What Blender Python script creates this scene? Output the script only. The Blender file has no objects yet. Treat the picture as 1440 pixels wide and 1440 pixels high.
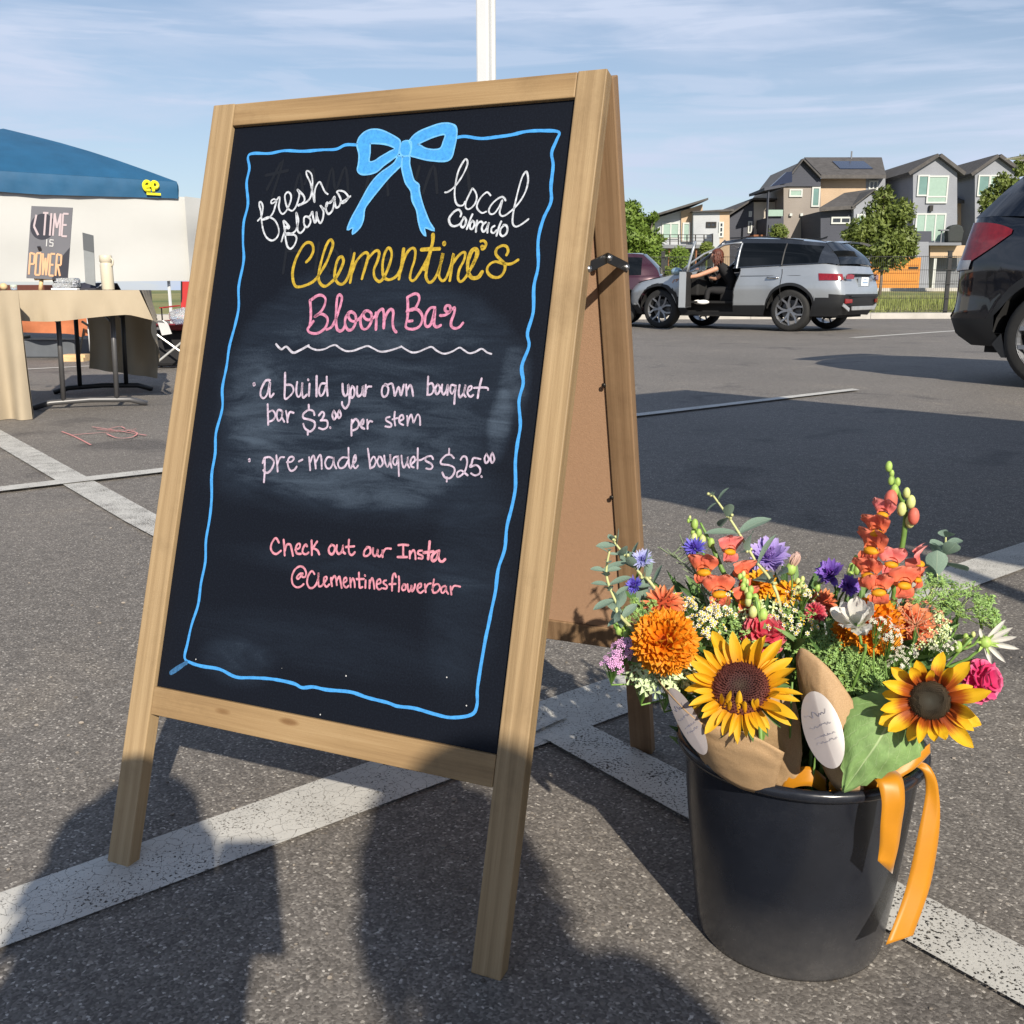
import bpy, bmesh, math, random
from math import sin, cos, pi, sqrt, radians, atan2, exp
from mathutils import Vector, Matrix, noise

SC = bpy.context.scene
COL = SC.collection
V = Vector

# ------------------------------------------------------------------ camera
CAM_H, FPX, PITCH, ROLL = 0.74, 1400.0, radians(12.603), radians(-0.129)
FWD = V((0, cos(PITCH), -sin(PITCH)))
_up = V((0, sin(PITCH), cos(PITCH)))
RGT = V((1, 0, 0)) * cos(ROLL) + _up * sin(ROLL)
UPV = -V((1, 0, 0)) * sin(ROLL) + _up * cos(ROLL)
EYE = V((0, 0, CAM_H))
cam_d = bpy.data.cameras.new("camera")
cam = bpy.data.objects.new("camera", cam_d)
COL.objects.link(cam)
cam.matrix_world = Matrix(((RGT.x, UPV.x, -FWD.x, 0), (RGT.y, UPV.y, -FWD.y, 0),
                           (RGT.z, UPV.z, -FWD.z, CAM_H), (0, 0, 0, 1)))
cam_d.sensor_width = 36
cam_d.lens = FPX / 1440 * 36
cam_d.clip_start = 0.02
cam_d.clip_end = 9000
SC.camera = cam

# ------------------------------------------------------------------ light
SUN_EL, SUN_AZ = radians(31.0), radians(15.5)
LDIR = V((-sin(SUN_AZ) * cos(SUN_EL), cos(SUN_AZ) * cos(SUN_EL), -sin(SUN_EL)))   # light travels this way
sun_d = bpy.data.lights.new("sun", 'SUN')
sun_d.energy = 4.8
sun_d.angle = radians(0.53)
sun_d.color = (1.0, 0.91, 0.77)
sun = bpy.data.objects.new("sun", sun_d)
COL.objects.link(sun)
sun.rotation_mode = 'QUATERNION'
sun.rotation_quaternion = LDIR.to_track_quat('-Z', 'Y')
sun.location = (3, -8, 12)

world = bpy.data.worlds.new("World")
SC.world = world
world.use_nodes = True
nt = world.node_tree
nt.nodes.clear()
wo = nt.nodes.new('ShaderNodeOutputWorld')
bg = nt.nodes.new('ShaderNodeBackground')
sky = nt.nodes.new('ShaderNodeTexSky')
sky.sky_type = 'NISHITA'
sky.sun_disc = False
sky.sun_elevation = SUN_EL
sky.sun_rotation = atan2(-LDIR.x, -LDIR.y)
sky.air_density = 1.0
sky.dust_density = 0.3
sky.ozone_density = 2.2
bg.inputs['Strength'].default_value = 0.072
tc = nt.nodes.new('ShaderNodeTexCoord')


def wn(kind, **kw):
    n = nt.nodes.new(kind)
    for k, v in kw.items():
        if hasattr(n, k):
            setattr(n, k, v)
        else:
            n.inputs[k.replace('_', ' ')].default_value = v
    return n


def cloud_layer(scale, sz, detail, lo, hi, off, dist):
    mp = nt.nodes.new('ShaderNodeMapping')
    mp.inputs['Scale'].default_value = sz
    mp.inputs['Location'].default_value = off
    mp.inputs['Rotation'].default_value = (0.0, 0.05, 0.25)
    ns = nt.nodes.new('ShaderNodeTexNoise')
    ns.inputs['Scale'].default_value = scale
    ns.inputs['Detail'].default_value = detail
    ns.inputs['Roughness'].default_value = 0.55
    ns.inputs['Distortion'].default_value = dist
    mr = nt.nodes.new('ShaderNodeMapRange')
    mr.interpolation_type = 'SMOOTHSTEP'
    mr.inputs['From Min'].default_value = lo
    mr.inputs['From Max'].default_value = hi
    nt.links.new(tc.outputs['Generated'], mp.inputs['Vector'])
    nt.links.new(mp.outputs[0], ns.inputs['Vector'])
    nt.links.new(ns.outputs['Fac'], mr.inputs['Value'])
    return mr.outputs[0]


c1 = cloud_layer(1.5, (1, 1.3, 7.0), 9, 0.40, 0.66, (1.3, 0.2, 0.0), 0.9)
c2 = cloud_layer(4.0, (1, 1.4, 11.0), 8, 0.46, 0.66, (4.3, 2.2, 0.7), 1.2)
mx = nt.nodes.new('ShaderNodeMath'); mx.operation = 'MULTIPLY_ADD'
mx.inputs[1].default_value = 0.45
nt.links.new(c2, mx.inputs[0]); nt.links.new(c1, mx.inputs[2])
ml = nt.nodes.new('ShaderNodeMath'); ml.operation = 'MULTIPLY'; ml.use_clamp = True
ml.inputs[1].default_value = 0.70
# haze veil: paler towards the horizon
sz = nt.nodes.new('ShaderNodeSeparateXYZ'); nt.links.new(tc.outputs['Generated'], sz.inputs[0])
hv = nt.nodes.new('ShaderNodeMapRange'); hv.inputs['From Min'].default_value = 0.0; hv.inputs['From Max'].default_value = 0.55
hv.inputs['To Min'].default_value = 0.70; hv.inputs['To Max'].default_value = -0.05
nt.links.new(sz.outputs['Z'], hv.inputs['Value'])
ha = nt.nodes.new('ShaderNodeMath'); ha.operation = 'ADD'
nt.links.new(mx.outputs[0], ha.inputs[0]); nt.links.new(hv.outputs[0], ha.inputs[1])
nt.links.new(ha.outputs[0], ml.inputs[0])
cmix = nt.nodes.new('ShaderNodeMix'); cmix.data_type = 'RGBA'
cmix.inputs['B'].default_value = (6.0, 6.9, 8.7, 1)
nt.links.new(ml.outputs[0], cmix.inputs['Factor'])
nt.links.new(sky.outputs[0], cmix.inputs['A'])
nt.links.new(cmix.outputs['Result'], bg.inputs['Color'])
nt.links.new(bg.outputs[0], wo.inputs['Surface'])

vs = SC.view_settings
vs.view_transform = 'Standard'
vs.look = 'None'
vs.exposure = 0.50
vs.gamma = 1.0
vs.use_curve_mapping = False
SC.render.resolution_x = SC.render.resolution_y = 1024


# ------------------------------------------------------------------ helpers
def ray(px, py):
    return FWD * FPX + RGT * (px - 720) - UPV * (py - 720)


def at(px, py, Y):
    "world point on the sight line of a photograph pixel, Y metres away"
    d = ray(px, py)
    return EYE + d * (Y / d.y)


def gz(px, py, z=0.0):
    d = ray(px, py)
    return EYE + d * ((z - CAM_H) / d.z)


def mpp(P):
    "metres per photograph pixel at P"
    return (V(P) - EYE).dot(FWD) / FPX


MW = {}


def link(o, parent=None, mw=None):
    mw = mw or Matrix.Identity(4)
    COL.objects.link(o)
    if parent is not None:
        o.parent = parent
        o.matrix_basis = MW[parent].inverted() @ mw
    else:
        o.matrix_basis = mw
    MW[o] = mw
    return o


def tag(o, label=None, cat=None, group=None, kind=None):
    if label: o['label'] = label
    if cat: o['category'] = cat
    if group: o['group'] = group
    if kind: o['kind'] = kind
    return o


def thing(name, label, cat, loc=(0, 0, 0), rotz=0.0, group=None):
    o = bpy.data.objects.new(name, None)
    o.empty_display_size = 0.1
    link(o, None, Matrix.Translation(V(loc)) @ Matrix.Rotation(rotz, 4, 'Z'))
    return tag(o, label, cat, group)


class MB:
    def __init__(s):
        s.v, s.f, s.m, s.uv = [], [], [], []

    def add(s, vs, fs, mi=0, uvs=None):
        b = len(s.v)
        s.v += [tuple(p) for p in vs]
        s.f += [tuple(i + b for i in f) for f in fs]
        s.m += [mi] * len(fs)
        s.uv += list(uvs) if uvs else [(0.0, 0.0)] * len(vs)
        return s

    def mesh(s, name, mats, smooth=False, mat=None):
        me = bpy.data.meshes.new(name)
        vv = s.v if mat is None else [tuple(mat @ V(p)) for p in s.v]
        me.from_pydata(vv, [], s.f)
        for m in (mats if isinstance(mats, (list, tuple)) else [mats]):
            me.materials.append(m)
        if any(s.m):
            me.polygons.foreach_set('material_index', s.m)
        if smooth:
            me.polygons.foreach_set('use_smooth', [True] * len(s.f))
        if any(u != (0.0, 0.0) for u in s.uv):
            ul = me.uv_layers.new(name='UVMap')
            li = [0] * len(me.loops)
            me.loops.foreach_get('vertex_index', li)
            flat = []
            for i in li:
                flat += s.uv[i]
            ul.data.foreach_set('uv', flat)
        me.update()
        return me

    def build(s, name, mats, parent=None, smooth=False, local=False, mw=None, label=None, bevel=0):
        """mesh object. Verts are world coordinates unless local (then in the parent's frame)
        or mw is given (then in mw's frame)."""
        if mw is not None:
            me = s.mesh(name, mats, smooth)
            o = bpy.data.objects.new(name, me)
            link(o, parent, mw)
        elif local or parent is None:
            me = s.mesh(name, mats, smooth)
            o = bpy.data.objects.new(name, me)
            link(o, parent, MW[parent] if parent else None)
        else:
            me = s.mesh(name, mats, smooth, MW[parent].inverted())
            o = bpy.data.objects.new(name, me)
            link(o, parent, MW[parent])
        if label: o['label'] = label
        if bevel:
            b = o.modifiers.new('bevel', 'BEVEL'); b.width = bevel; b.segments = 2; b.limit_method = 'ANGLE'
        return o

    def box(s, a, b, mi=0, M=None):
        x0, y0, z0 = a; x1, y1, z1 = b
        vs = [V((x, y, z)) for z in (z0, z1) for y in (y0, y1) for x in (x0, x1)]
        if M is not None: vs = [M @ p for p in vs]
        fs = [(0, 2, 3, 1), (4, 5, 7, 6), (0, 1, 5, 4), (2, 6, 7, 3), (0, 4, 6, 2), (1, 3, 7, 5)]
        return s.add(vs, fs, mi)

    def cbox(s, c, d, mi=0, M=None):
        return s.box([c[i] - d[i] / 2 for i in range(3)], [c[i] + d[i] / 2 for i in range(3)], mi, M)

    def bar(s, p, q, w, t, mi=0, side=None):
        p, q = V(p), V(q)
        d = (q - p).normalized()
        sd = V(side) if side is not None else (V((0, 0, 1)) if abs(d.z) < .9 else V((0, 1, 0)))
        sx = d.cross(sd).normalized(); sy = sx.cross(d)
        vs = []
        for e in (p, q):
            for a, b in ((-1, -1), (1, -1), (1, 1), (-1, 1)):
                vs.append(e + sx * a * w / 2 + sy * b * t / 2)
        return s.add(vs, [(3, 2, 1, 0), (4, 5, 6, 7), (0, 1, 5, 4), (1, 2, 6, 5), (2, 3, 7, 6), (3, 0, 4, 7)], mi)

    def tube(s, pts, r, n=8, mi=0, cap=True):
        pts = [V(p) for p in pts]
        rr = r if isinstance(r, (list, tuple)) else [r] * len(pts)
        vs, fs = [], []
        t = (pts[1] - pts[0]).normalized()
        a = t.orthogonal().normalized()
        for i, p in enumerate(pts):
            t = (pts[min(i + 1, len(pts) - 1)] - pts[max(i - 1, 0)]).normalized()
            a = (a - t * a.dot(t))
            a = a.normalized() if a.length > 1e-6 else t.orthogonal().normalized()
            b = t.cross(a)
            for k in range(n):
                an = 2 * pi * k / n
                vs.append(p + (a * cos(an) + b * sin(an)) * rr[i])
        for i in range(len(pts) - 1):
            for k in range(n):
                k2 = (k + 1) % n
                fs.append((i * n + k, i * n + k2, (i + 1) * n + k2, (i + 1) * n + k))
        if cap:
            fs.append(tuple(reversed(range(n))))
            fs.append(tuple((len(pts) - 1) * n + k for k in range(n)))
        return s.add(vs, fs, mi)

    def lathe(s, prof, n=48, c=(0, 0, 0), mi=0, M=None, a0=0, a1=2 * pi):
        vs, fs = [], []
        full = abs(a1 - a0 - 2 * pi) < 1e-6
        nn = n if full else n + 1
        for r, z in prof:
            for k in range(nn):
                an = a0 + (a1 - a0) * k / n
                p = V((c[0] + r * cos(an), c[1] + r * sin(an), c[2] + z))
                vs.append(M @ p if M is not None else p)
        for i in range(len(prof) - 1):
            for k in range(n):
                k2 = (k + 1) % nn
                fs.append((i * nn + k, i * nn + k2, (i + 1) * nn + k2, (i + 1) * nn + k))
        return s.add(vs, fs, mi)

    def grid(s, rows, mi=0, uv=True, close=False):
        "rows: list of equal-length lists of points"
        nr, nc = len(rows), len(rows[0])
        vs = [V(p) for r in rows for p in r]
        uvs = [(j / (nc - 1) + 1e-4, i / (nr - 1) + 1e-4) for i in range(nr) for j in range(nc)] if uv else None
        fs = [(i * nc + j, i * nc + j + 1, (i + 1) * nc + j + 1, (i + 1) * nc + j)
              for i in range(nr - 1) for j in range(nc - 1)]
        if close:
            fs += [(i * nc + nc - 1, i * nc, (i + 1) * nc, (i + 1) * nc + nc - 1) for i in range(nr - 1)]
        return s.add(vs, fs, mi, uvs)

    def prism(s, poly, d, mi=0):
        "polygon (3d points) extruded by vector d"
        n = len(poly); d = V(d)
        vs = [V(p) for p in poly] + [V(p) + d for p in poly]
        fs = [tuple(range(n)), tuple(reversed(range(n, 2 * n)))]
        fs += [(i, i + n, (i + 1) % n + n, (i + 1) % n) for i in range(n)]
        return s.add(vs, fs, mi)

    def ball(s, c, r, mi=0, n=8, m=6, sc=(1, 1, 1), M=None):
        vs, fs = [], []
        for i in range(m + 1):
            th = pi * i / m
            for k in range(n):
                ph = 2 * pi * k / n
                p = V((sin(th) * cos(ph) * sc[0], sin(th) * sin(ph) * sc[1], cos(th) * sc[2])) * r
                if M is not None: p = M @ p
                vs.append(V(c) + p)
        for i in range(m):
            for k in range(n):
                k2 = (k + 1) % n
                fs.append((i * n + k, (i + 1) * n + k, (i + 1) * n + k2, i * n + k2))
        return s.add(vs, fs, mi)


def catmull(P, k=5):
    P = [V(p) for p in P]
    if len(P) < 3: return P
    out = []
    for i in range(len(P) - 1):
        p0 = P[max(i - 1, 0)]; p1 = P[i]; p2 = P[i + 1]; p3 = P[min(i + 2, len(P) - 1)]
        for j in range(k):
            t = j / k
            out.append(0.5 * ((2 * p1) + (p2 - p0) * t + (2 * p0 - 5 * p1 + 4 * p2 - p3) * t * t
                              + (3 * p1 - p0 - 3 * p2 + p3) * t ** 3))
    out.append(P[-1])
    return out


def frame_of(c, nrm, roll=0.0, up=(0, 0, 1)):
    "matrix with local +Z along nrm at c"
    z = V(nrm).normalized()
    y = V(up) - z * V(up).dot(z)
    y = y.normalized() if y.length > 1e-5 else z.orthogonal().normalized()
    x = y.cross(z)
    M = Matrix(((x.x, y.x, z.x, c[0]), (x.y, y.y, z.y, c[1]), (x.z, y.z, z.z, c[2]), (0, 0, 0, 1)))
    return M @ Matrix.Rotation(roll, 4, 'Z')


# ------------------------------------------------------------------ materials
def newmat(name):
    m = bpy.data.materials.new(name)
    m.use_nodes = True
    nd = m.node_tree.nodes
    return m, nd, m.node_tree.links, nd['Principled BSDF']


def N(nd, kind, **kw):
    n = nd.new(kind)
    for k, v in kw.items():
        k2 = k.replace('_', ' ')
        if k in ('operation', 'blend_type', 'data_type', 'feature', 'wave_type', 'bands_direction', 'interpolation_type',
                 'noise_dimensions', 'use_clamp', 'distance', 'wave_profile', 'voronoi_dimensions'):
            setattr(n, k, v)
        else:
            n.inputs[k2].default_value = v
    return n


def ramp(nd, stops):
    r = nd.new('ShaderNodeValToRGB')
    e = r.color_ramp.elements
    e[0].position, e[0].color = stops[0][0], (*stops[0][1], 1)
    e[1].position, e[1].color = stops[-1][0], (*stops[-1][1], 1)
    for p, c in stops[1:-1]:
        x = e.new(p); x.color = (*c, 1)
    return r


def mat(name, col, rough=0.6, var=0.12, scale=8, metal=0.0, spec=0.5, bump=0.0, bscale=60, coat=0.0,
        trans=0.0, sheen=0.0, coord='Object', alpha=1.0, ior=1.45):
    "plain material with mottled colour and fine relief"
    m, nd, lk, b = newmat(name)
    b.inputs['Roughness'].default_value = rough
    b.inputs['Metallic'].default_value = metal
    b.inputs['Specular IOR Level'].default_value = spec
    b.inputs['Coat Weight'].default_value = coat
    b.inputs['Coat Roughness'].default_value = 0.03
    b.inputs['Transmission Weight'].default_value = trans
    b.inputs['Sheen Weight'].default_value = sheen
    b.inputs['IOR'].default_value = ior
    b.inputs['Alpha'].default_value = alpha
    t = nd.new('ShaderNodeTexCoord')
    ns = N(nd, 'ShaderNodeTexNoise', Scale=scale, Detail=6.0, Roughness=0.6)
    lk.new(t.outputs[coord], ns.inputs['Vector'])
    lo = tuple(max(0, c * (1 - var)) for c in col); hi = tuple(min(1, c * (1 + var)) for c in col)
    r = ramp(nd, [(0.3, lo), (0.7, hi)])
    lk.new(ns.outputs['Fac'], r.inputs[0])
    lk.new(r.outputs[0], b.inputs['Base Color'])
    if bump:
        n2 = N(nd, 'ShaderNodeTexNoise', Scale=bscale, Detail=4.0)
        lk.new(t.outputs[coord], n2.inputs['Vector'])
        bp = N(nd, 'ShaderNodeBump', Strength=bump, Distance=0.01)
        lk.new(n2.outputs['Fac'], bp.inputs['Height'])
        lk.new(bp.outputs[0], b.inputs['Normal'])
    return m


def wood_mat(name, dark, mid, light, scale=1.0, axis='Z', rough=0.55):
    m, nd, lk, b = newmat(name)
    t = nd.new('ShaderNodeTexCoord')
    oi = nd.new('ShaderNodeObjectInfo')
    ad = N(nd, 'ShaderNodeVectorMath', operation='ADD')
    cm = nd.new('ShaderNodeCombineXYZ')
    mu = N(nd, 'ShaderNodeMath', operation='MULTIPLY'); mu.inputs[1].default_value = 7.0
    lk.new(oi.outputs['Random'], mu.inputs[0])
    for i in range(3): lk.new(mu.outputs[0], cm.inputs[i])
    lk.new(t.outputs['Object'], ad.inputs[0]); lk.new(cm.outputs[0], ad.inputs[1])
    mp = nd.new('ShaderNodeMapping')
    sc = {'X': (1.1, 22, 22), 'Y': (22, 1.1, 22), 'Z': (22, 22, 1.1)}[axis]
    mp.inputs['Scale'].default_value = tuple(x * scale for x in sc)
    lk.new(ad.outputs[0], mp.inputs['Vector'])
    n1 = N(nd, 'ShaderNodeTexNoise', Scale=1.0, Detail=5.0, Roughness=0.55, Distortion=1.2)
    lk.new(mp.outputs[0], n1.inputs['Vector'])
    mp2 = nd.new('ShaderNodeMapping')
    sc2 = {'X': (6, 260, 260), 'Y': (260, 6, 260), 'Z': (260, 260, 6)}[axis]
    mp2.inputs['Scale'].default_value = tuple(x * scale for x in sc2)
    lk.new(ad.outputs[0], mp2.inputs['Vector'])
    n2 = N(nd, 'ShaderNodeTexNoise', Scale=1.0, Detail=3.0, Roughness=0.7)
    lk.new(mp2.outputs[0], n2.inputs['Vector'])
    wv = N(nd, 'ShaderNodeTexWave', Scale=0.8, Distortion=6.0, Detail=2.0)
    wv.inputs['Detail Scale'].default_value = 0.6
    lk.new(mp.outputs[0], wv.inputs['Vector'])
    r = ramp(nd, [(0.22, dark), (0.5, mid), (0.78, light)])
    a1 = N(nd, 'ShaderNodeMath', operation='MULTIPLY'); a1.inputs[1].default_value = 0.48
    a2 = N(nd, 'ShaderNodeMath', operation='MULTIPLY_ADD'); a2.inputs[1].default_value = 0.40
    a3 = N(nd, 'ShaderNodeMath', operation='MULTIPLY_ADD'); a3.inputs[1].default_value = 0.12
    lk.new(n1.outputs['Fac'], a1.inputs[0])
    lk.new(n2.outputs['Fac'], a2.inputs[0]); lk.new(a1.outputs[0], a2.inputs[2])
    lk.new(wv.outputs['Fac'], a3.inputs[0]); lk.new(a2.outputs[0], a3.inputs[2])
    lk.new(a3.outputs[0], r.inputs[0])
    # occasional knots and scuffs
    kv = N(nd, 'ShaderNodeTexVoronoi', Scale=1.0); kp = nd.new('ShaderNodeMapping'); kp.inputs['Scale'].default_value = {'X': (5, 16, 16), 'Y': (16, 5, 16), 'Z': (16, 16, 5)}[axis]
    lk.new(ad.outputs[0], kp.inputs['Vector']); lk.new(kp.outputs[0], kv.inputs['Vector'])
    kr = ramp(nd, [(0.0, (0.50, 0.42, 0.36)), (0.05, (0.62, 0.52, 0.44)), (0.09, (1, 1, 1)), (1.0, (1, 1, 1))]); lk.new(kv.outputs['Distance'], kr.inputs[0])
    sc_ = N(nd, 'ShaderNodeTexNoise', Scale=7.0, Detail=8.0, Roughness=0.7); lk.new(ad.outputs[0], sc_.inputs['Vector'])
    sr = ramp(nd, [(0.30, (0.78, 0.77, 0.76)), (0.48, (1, 1, 1)), (1.0, (1.06, 1.05, 1.03))]); lk.new(sc_.outputs['Fac'], sr.inputs[0])
    k1 = nd.new('ShaderNodeMix'); k1.data_type = 'RGBA'; k1.blend_type = 'MULTIPLY'; k1.inputs['Factor'].default_value = 1
    k2 = nd.new('ShaderNodeMix'); k2.data_type = 'RGBA'; k2.blend_type = 'MULTIPLY'; k2.inputs['Factor'].default_value = 1
    lk.new(r.outputs[0], k1.inputs['A']); lk.new(kr.outputs[0], k1.inputs['B'])
    lk.new(k1.outputs['Result'], k2.inputs['A']); lk.new(sr.outputs[0], k2.inputs['B'])
    lk.new(k2.outputs['Result'], b.inputs['Base Color'])
    b.inputs['Roughness'].default_value = rough
    b.inputs['Specular IOR Level'].default_value = 0.3
    bp = N(nd, 'ShaderNodeBump', Strength=0.25, Distance=0.002)
    lk.new(n2.outputs['Fac'], bp.inputs['Height']); lk.new(bp.outputs[0], b.inputs['Normal'])
    return m


def petal_mat(name, base, mid, tip, rough=0.55, trans=0.25, streak=0.25, p=(0.0, 0.45, 0.9)):
    "colour runs from the petal's base to its tip along UV y, with fine veins"
    base, mid, tip = [tuple(c * 0.84 for c in q) for q in (base, mid, tip)]
    m, nd, lk, b = newmat(name)
    uv = nd.new('ShaderNodeUVMap')
    sp = nd.new('ShaderNodeSeparateXYZ')
    lk.new(uv.outputs[0], sp.inputs[0])
    mp = nd.new('ShaderNodeMapping'); mp.inputs['Scale'].default_value = (26, 1.5, 1)
    lk.new(uv.outputs[0], mp.inputs['Vector'])
    ns = N(nd, 'ShaderNodeTexNoise', Scale=1.0, Detail=3.0)
    lk.new(mp.outputs[0], ns.inputs['Vector'])
    ma = N(nd, 'ShaderNodeMath', operation='MULTIPLY_ADD'); ma.inputs[1].default_value = streak
    lk.new(ns.outputs['Fac'], ma.inputs[0])
    sb = N(nd, 'ShaderNodeMath', operation='SUBTRACT'); sb.inputs[1].default_value = streak * 0.5
    lk.new(sp.outputs['Y'], sb.inputs[0]); lk.new(sb.outputs[0], ma.inputs[2])
    r = ramp(nd, [(p[0], base), (p[1], mid), (p[2], tip)])
    lk.new(ma.outputs[0], r.inputs[0])
    lk.new(r.outputs[0], b.inputs['Base Color'])
    b.inputs['Roughness'].default_value = rough
    b.inputs['Specular IOR Level'].default_value = 0.3
    bp = N(nd, 'ShaderNodeBump', Strength=0.3, Distance=0.0008)
    lk.new(ns.outputs['Fac'], bp.inputs['Height']); lk.new(bp.outputs[0], b.inputs['Normal'])
    tr = nd.new('ShaderNodeBsdfTranslucent')
    lk.new(r.outputs[0], tr.inputs['Color'])
    mxs = nd.new('ShaderNodeMixShader'); mxs.inputs[0].default_value = trans
    out = nd['Material Output']
    lk.new(b.outputs[0], mxs.inputs[1]); lk.new(tr.outputs[0], mxs.inputs[2])
    lk.new(mxs.outputs[0], out.inputs['Surface'])
    return m


M_steel = mat('steel', (0.5, 0.5, 0.5), 0.3, metal=1.0)
M_black_metal = mat('black_metal', (0.02, 0.018, 0.016), 0.4, metal=0.3)
M_white_paint_metal = mat('white_powder_coat', (0.58, 0.6, 0.62), 0.3, var=0.04)
M_stem = mat('stem_green', (0.13, 0.24, 0.05), 0.5, var=0.3, scale=60)
M_dark_green = mat('dark_leaf', (0.025, 0.06, 0.015), 0.55, var=0.4, scale=40)
# ------------------------------------------------------------------ ground
def asphalt_material():
    m, nd, lk, b = newmat('asphalt')
    t = nd.new('ShaderNodeTexCoord')
    obj = t.outputs['Object']
    big = N(nd, 'ShaderNodeTexNoise', Scale=0.7, Detail=5.0, Roughness=0.6); lk.new(obj, big.inputs['Vector'])
    med = N(nd, 'ShaderNodeTexNoise', Scale=26.0, Detail=3.0); lk.new(obj, med.inputs['Vector'])
    dst = N(nd, 'ShaderNodeTexNoise', Scale=300.0, Detail=2.0); lk.new(obj, dst.inputs['Vector'])
    av = N(nd, 'ShaderNodeVectorMath', operation='MULTIPLY_ADD')
    av.inputs[1].default_value = (0.003, 0.003, 0.003)
    lk.new(dst.outputs['Color'], av.inputs[0]); lk.new(obj, av.inputs[2])
    v1 = N(nd, 'ShaderNodeTexVoronoi', Scale=330.0, voronoi_dimensions='2D'); lk.new(av.outputs[0], v1.inputs['Vector'])
    v2 = N(nd, 'ShaderNodeTexVoronoi', Scale=150.0, voronoi_dimensions='2D'); lk.new(av.outputs[0], v2.inputs['Vector'])
    # stone colour per cell
    s1 = nd.new('ShaderNodeSeparateXYZ'); lk.new(v1.outputs['Color'], s1.inputs[0])
    r1 = ramp(nd, [(0.0, (0.072, 0.066, 0.061)), (0.45, (0.112, 0.103, 0.096)), (0.80, (0.150, 0.139, 0.129)),
                   (0.955, (0.205, 0.192, 0.178)), (1.0, (0.40, 0.38, 0.355))])
    lk.new(s1.outputs[0], r1.inputs[0])
    s2 = nd.new('ShaderNodeSeparateXYZ'); lk.new(v2.outputs['Color'], s2.inputs[0])
    gt = N(nd, 'ShaderNodeMath', operation='GREATER_THAN'); gt.inputs[1].default_value = 0.965
    lk.new(s2.outputs[1], gt.inputs[0])
    lt = N(nd, 'ShaderNodeMath', operation='LESS_THAN'); lt.inputs[1].default_value = 0.36
    lk.new(v2.outputs['Distance'], lt.inputs[0])
    mk = N(nd, 'ShaderNodeMath', operation='MULTIPLY'); lk.new(gt.outputs[0], mk.inputs[0]); lk.new(lt.outputs[0], mk.inputs[1])
    r2 = ramp(nd, [(0.0, (0.10, 0.085, 0.07)), (0.5, (0.20, 0.18, 0.16)), (1.0, (0.33, 0.31, 0.28))])
    lk.new(s2.outputs[0], r2.inputs[0])
    mxa = nd.new('ShaderNodeMix'); mxa.data_type = 'RGBA'
    lk.new(mk.outputs[0], mxa.inputs['Factor']); lk.new(r1.outputs[0], mxa.inputs['A']); lk.new(r2.outputs[0], mxa.inputs['B'])
    # broad tone variation
    rb = ramp(nd, [(0.25, (1.08, 1.07, 1.05)), (0.75, (1.46, 1.44, 1.40))]); lk.new(big.outputs['Fac'], rb.inputs[0])
    rm = ramp(nd, [(0.25, (0.82, 0.82, 0.82)), (0.75, (1.15, 1.15, 1.15))]); lk.new(med.outputs['Fac'], rm.inputs[0])
    m1 = nd.new('ShaderNodeMix'); m1.data_type = 'RGBA'; m1.blend_type = 'MULTIPLY'; m1.inputs['Factor'].default_value = 1
    m2 = nd.new('ShaderNodeMix'); m2.data_type = 'RGBA'; m2.blend_type = 'MULTIPLY'; m2.inputs['Factor'].default_value = 1
    lk.new(mxa.outputs['Result'], m1.inputs['A']); lk.new(rb.outputs[0], m1.inputs['B'])
    lk.new(m1.outputs['Result'], m2.inputs['A']); lk.new(rm.outputs[0], m2.inputs['B'])
    # old oil spots and dusty patches
    st = N(nd, 'ShaderNodeTexNoise', Scale=1.9, Detail=3.0, Roughness=0.5, Distortion=0.6); lk.new(obj, st.inputs['Vector'])
    rs = ramp(nd, [(0.30, (0.66, 0.66, 0.68)), (0.40, (1, 1, 1)), (0.60, (1, 1, 1)), (0.72, (1.16, 1.14, 1.10))]); lk.new(st.outputs['Fac'], rs.inputs[0])
    m3 = nd.new('ShaderNodeMix'); m3.data_type = 'RGBA'; m3.blend_type = 'MULTIPLY'; m3.inputs['Factor'].default_value = 1
    lk.new(m2.outputs['Result'], m3.inputs['A']); lk.new(rs.outputs[0], m3.inputs['B'])
    lk.new(m3.outputs['Result'], b.inputs['Base Color'])
    b.inputs['Roughness'].default_value = 0.75
    b.inputs['Specular IOR Level'].default_value = 0.35
    h = N(nd, 'ShaderNodeMath', operation='MULTIPLY_ADD'); h.inputs[1].default_value = 0.5
    lk.new(s1.outputs[1], h.inputs[0]); 
    iv = N(nd, 'ShaderNodeMath', operation='SUBTRACT'); iv.inputs[0].default_value = 1.0
    lk.new(v1.outputs['Distance'], iv.inputs[1]); lk.new(iv.outputs[0], h.inputs[2])
    bp = N(nd, 'ShaderNodeBump', Strength=0.30, Distance=0.0012)
    lk.new(h.outputs[0], bp.inputs['Height']); lk.new(bp.outputs[0], b.inputs['Normal'])
    return m


M_asphalt = asphalt_material()


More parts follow.
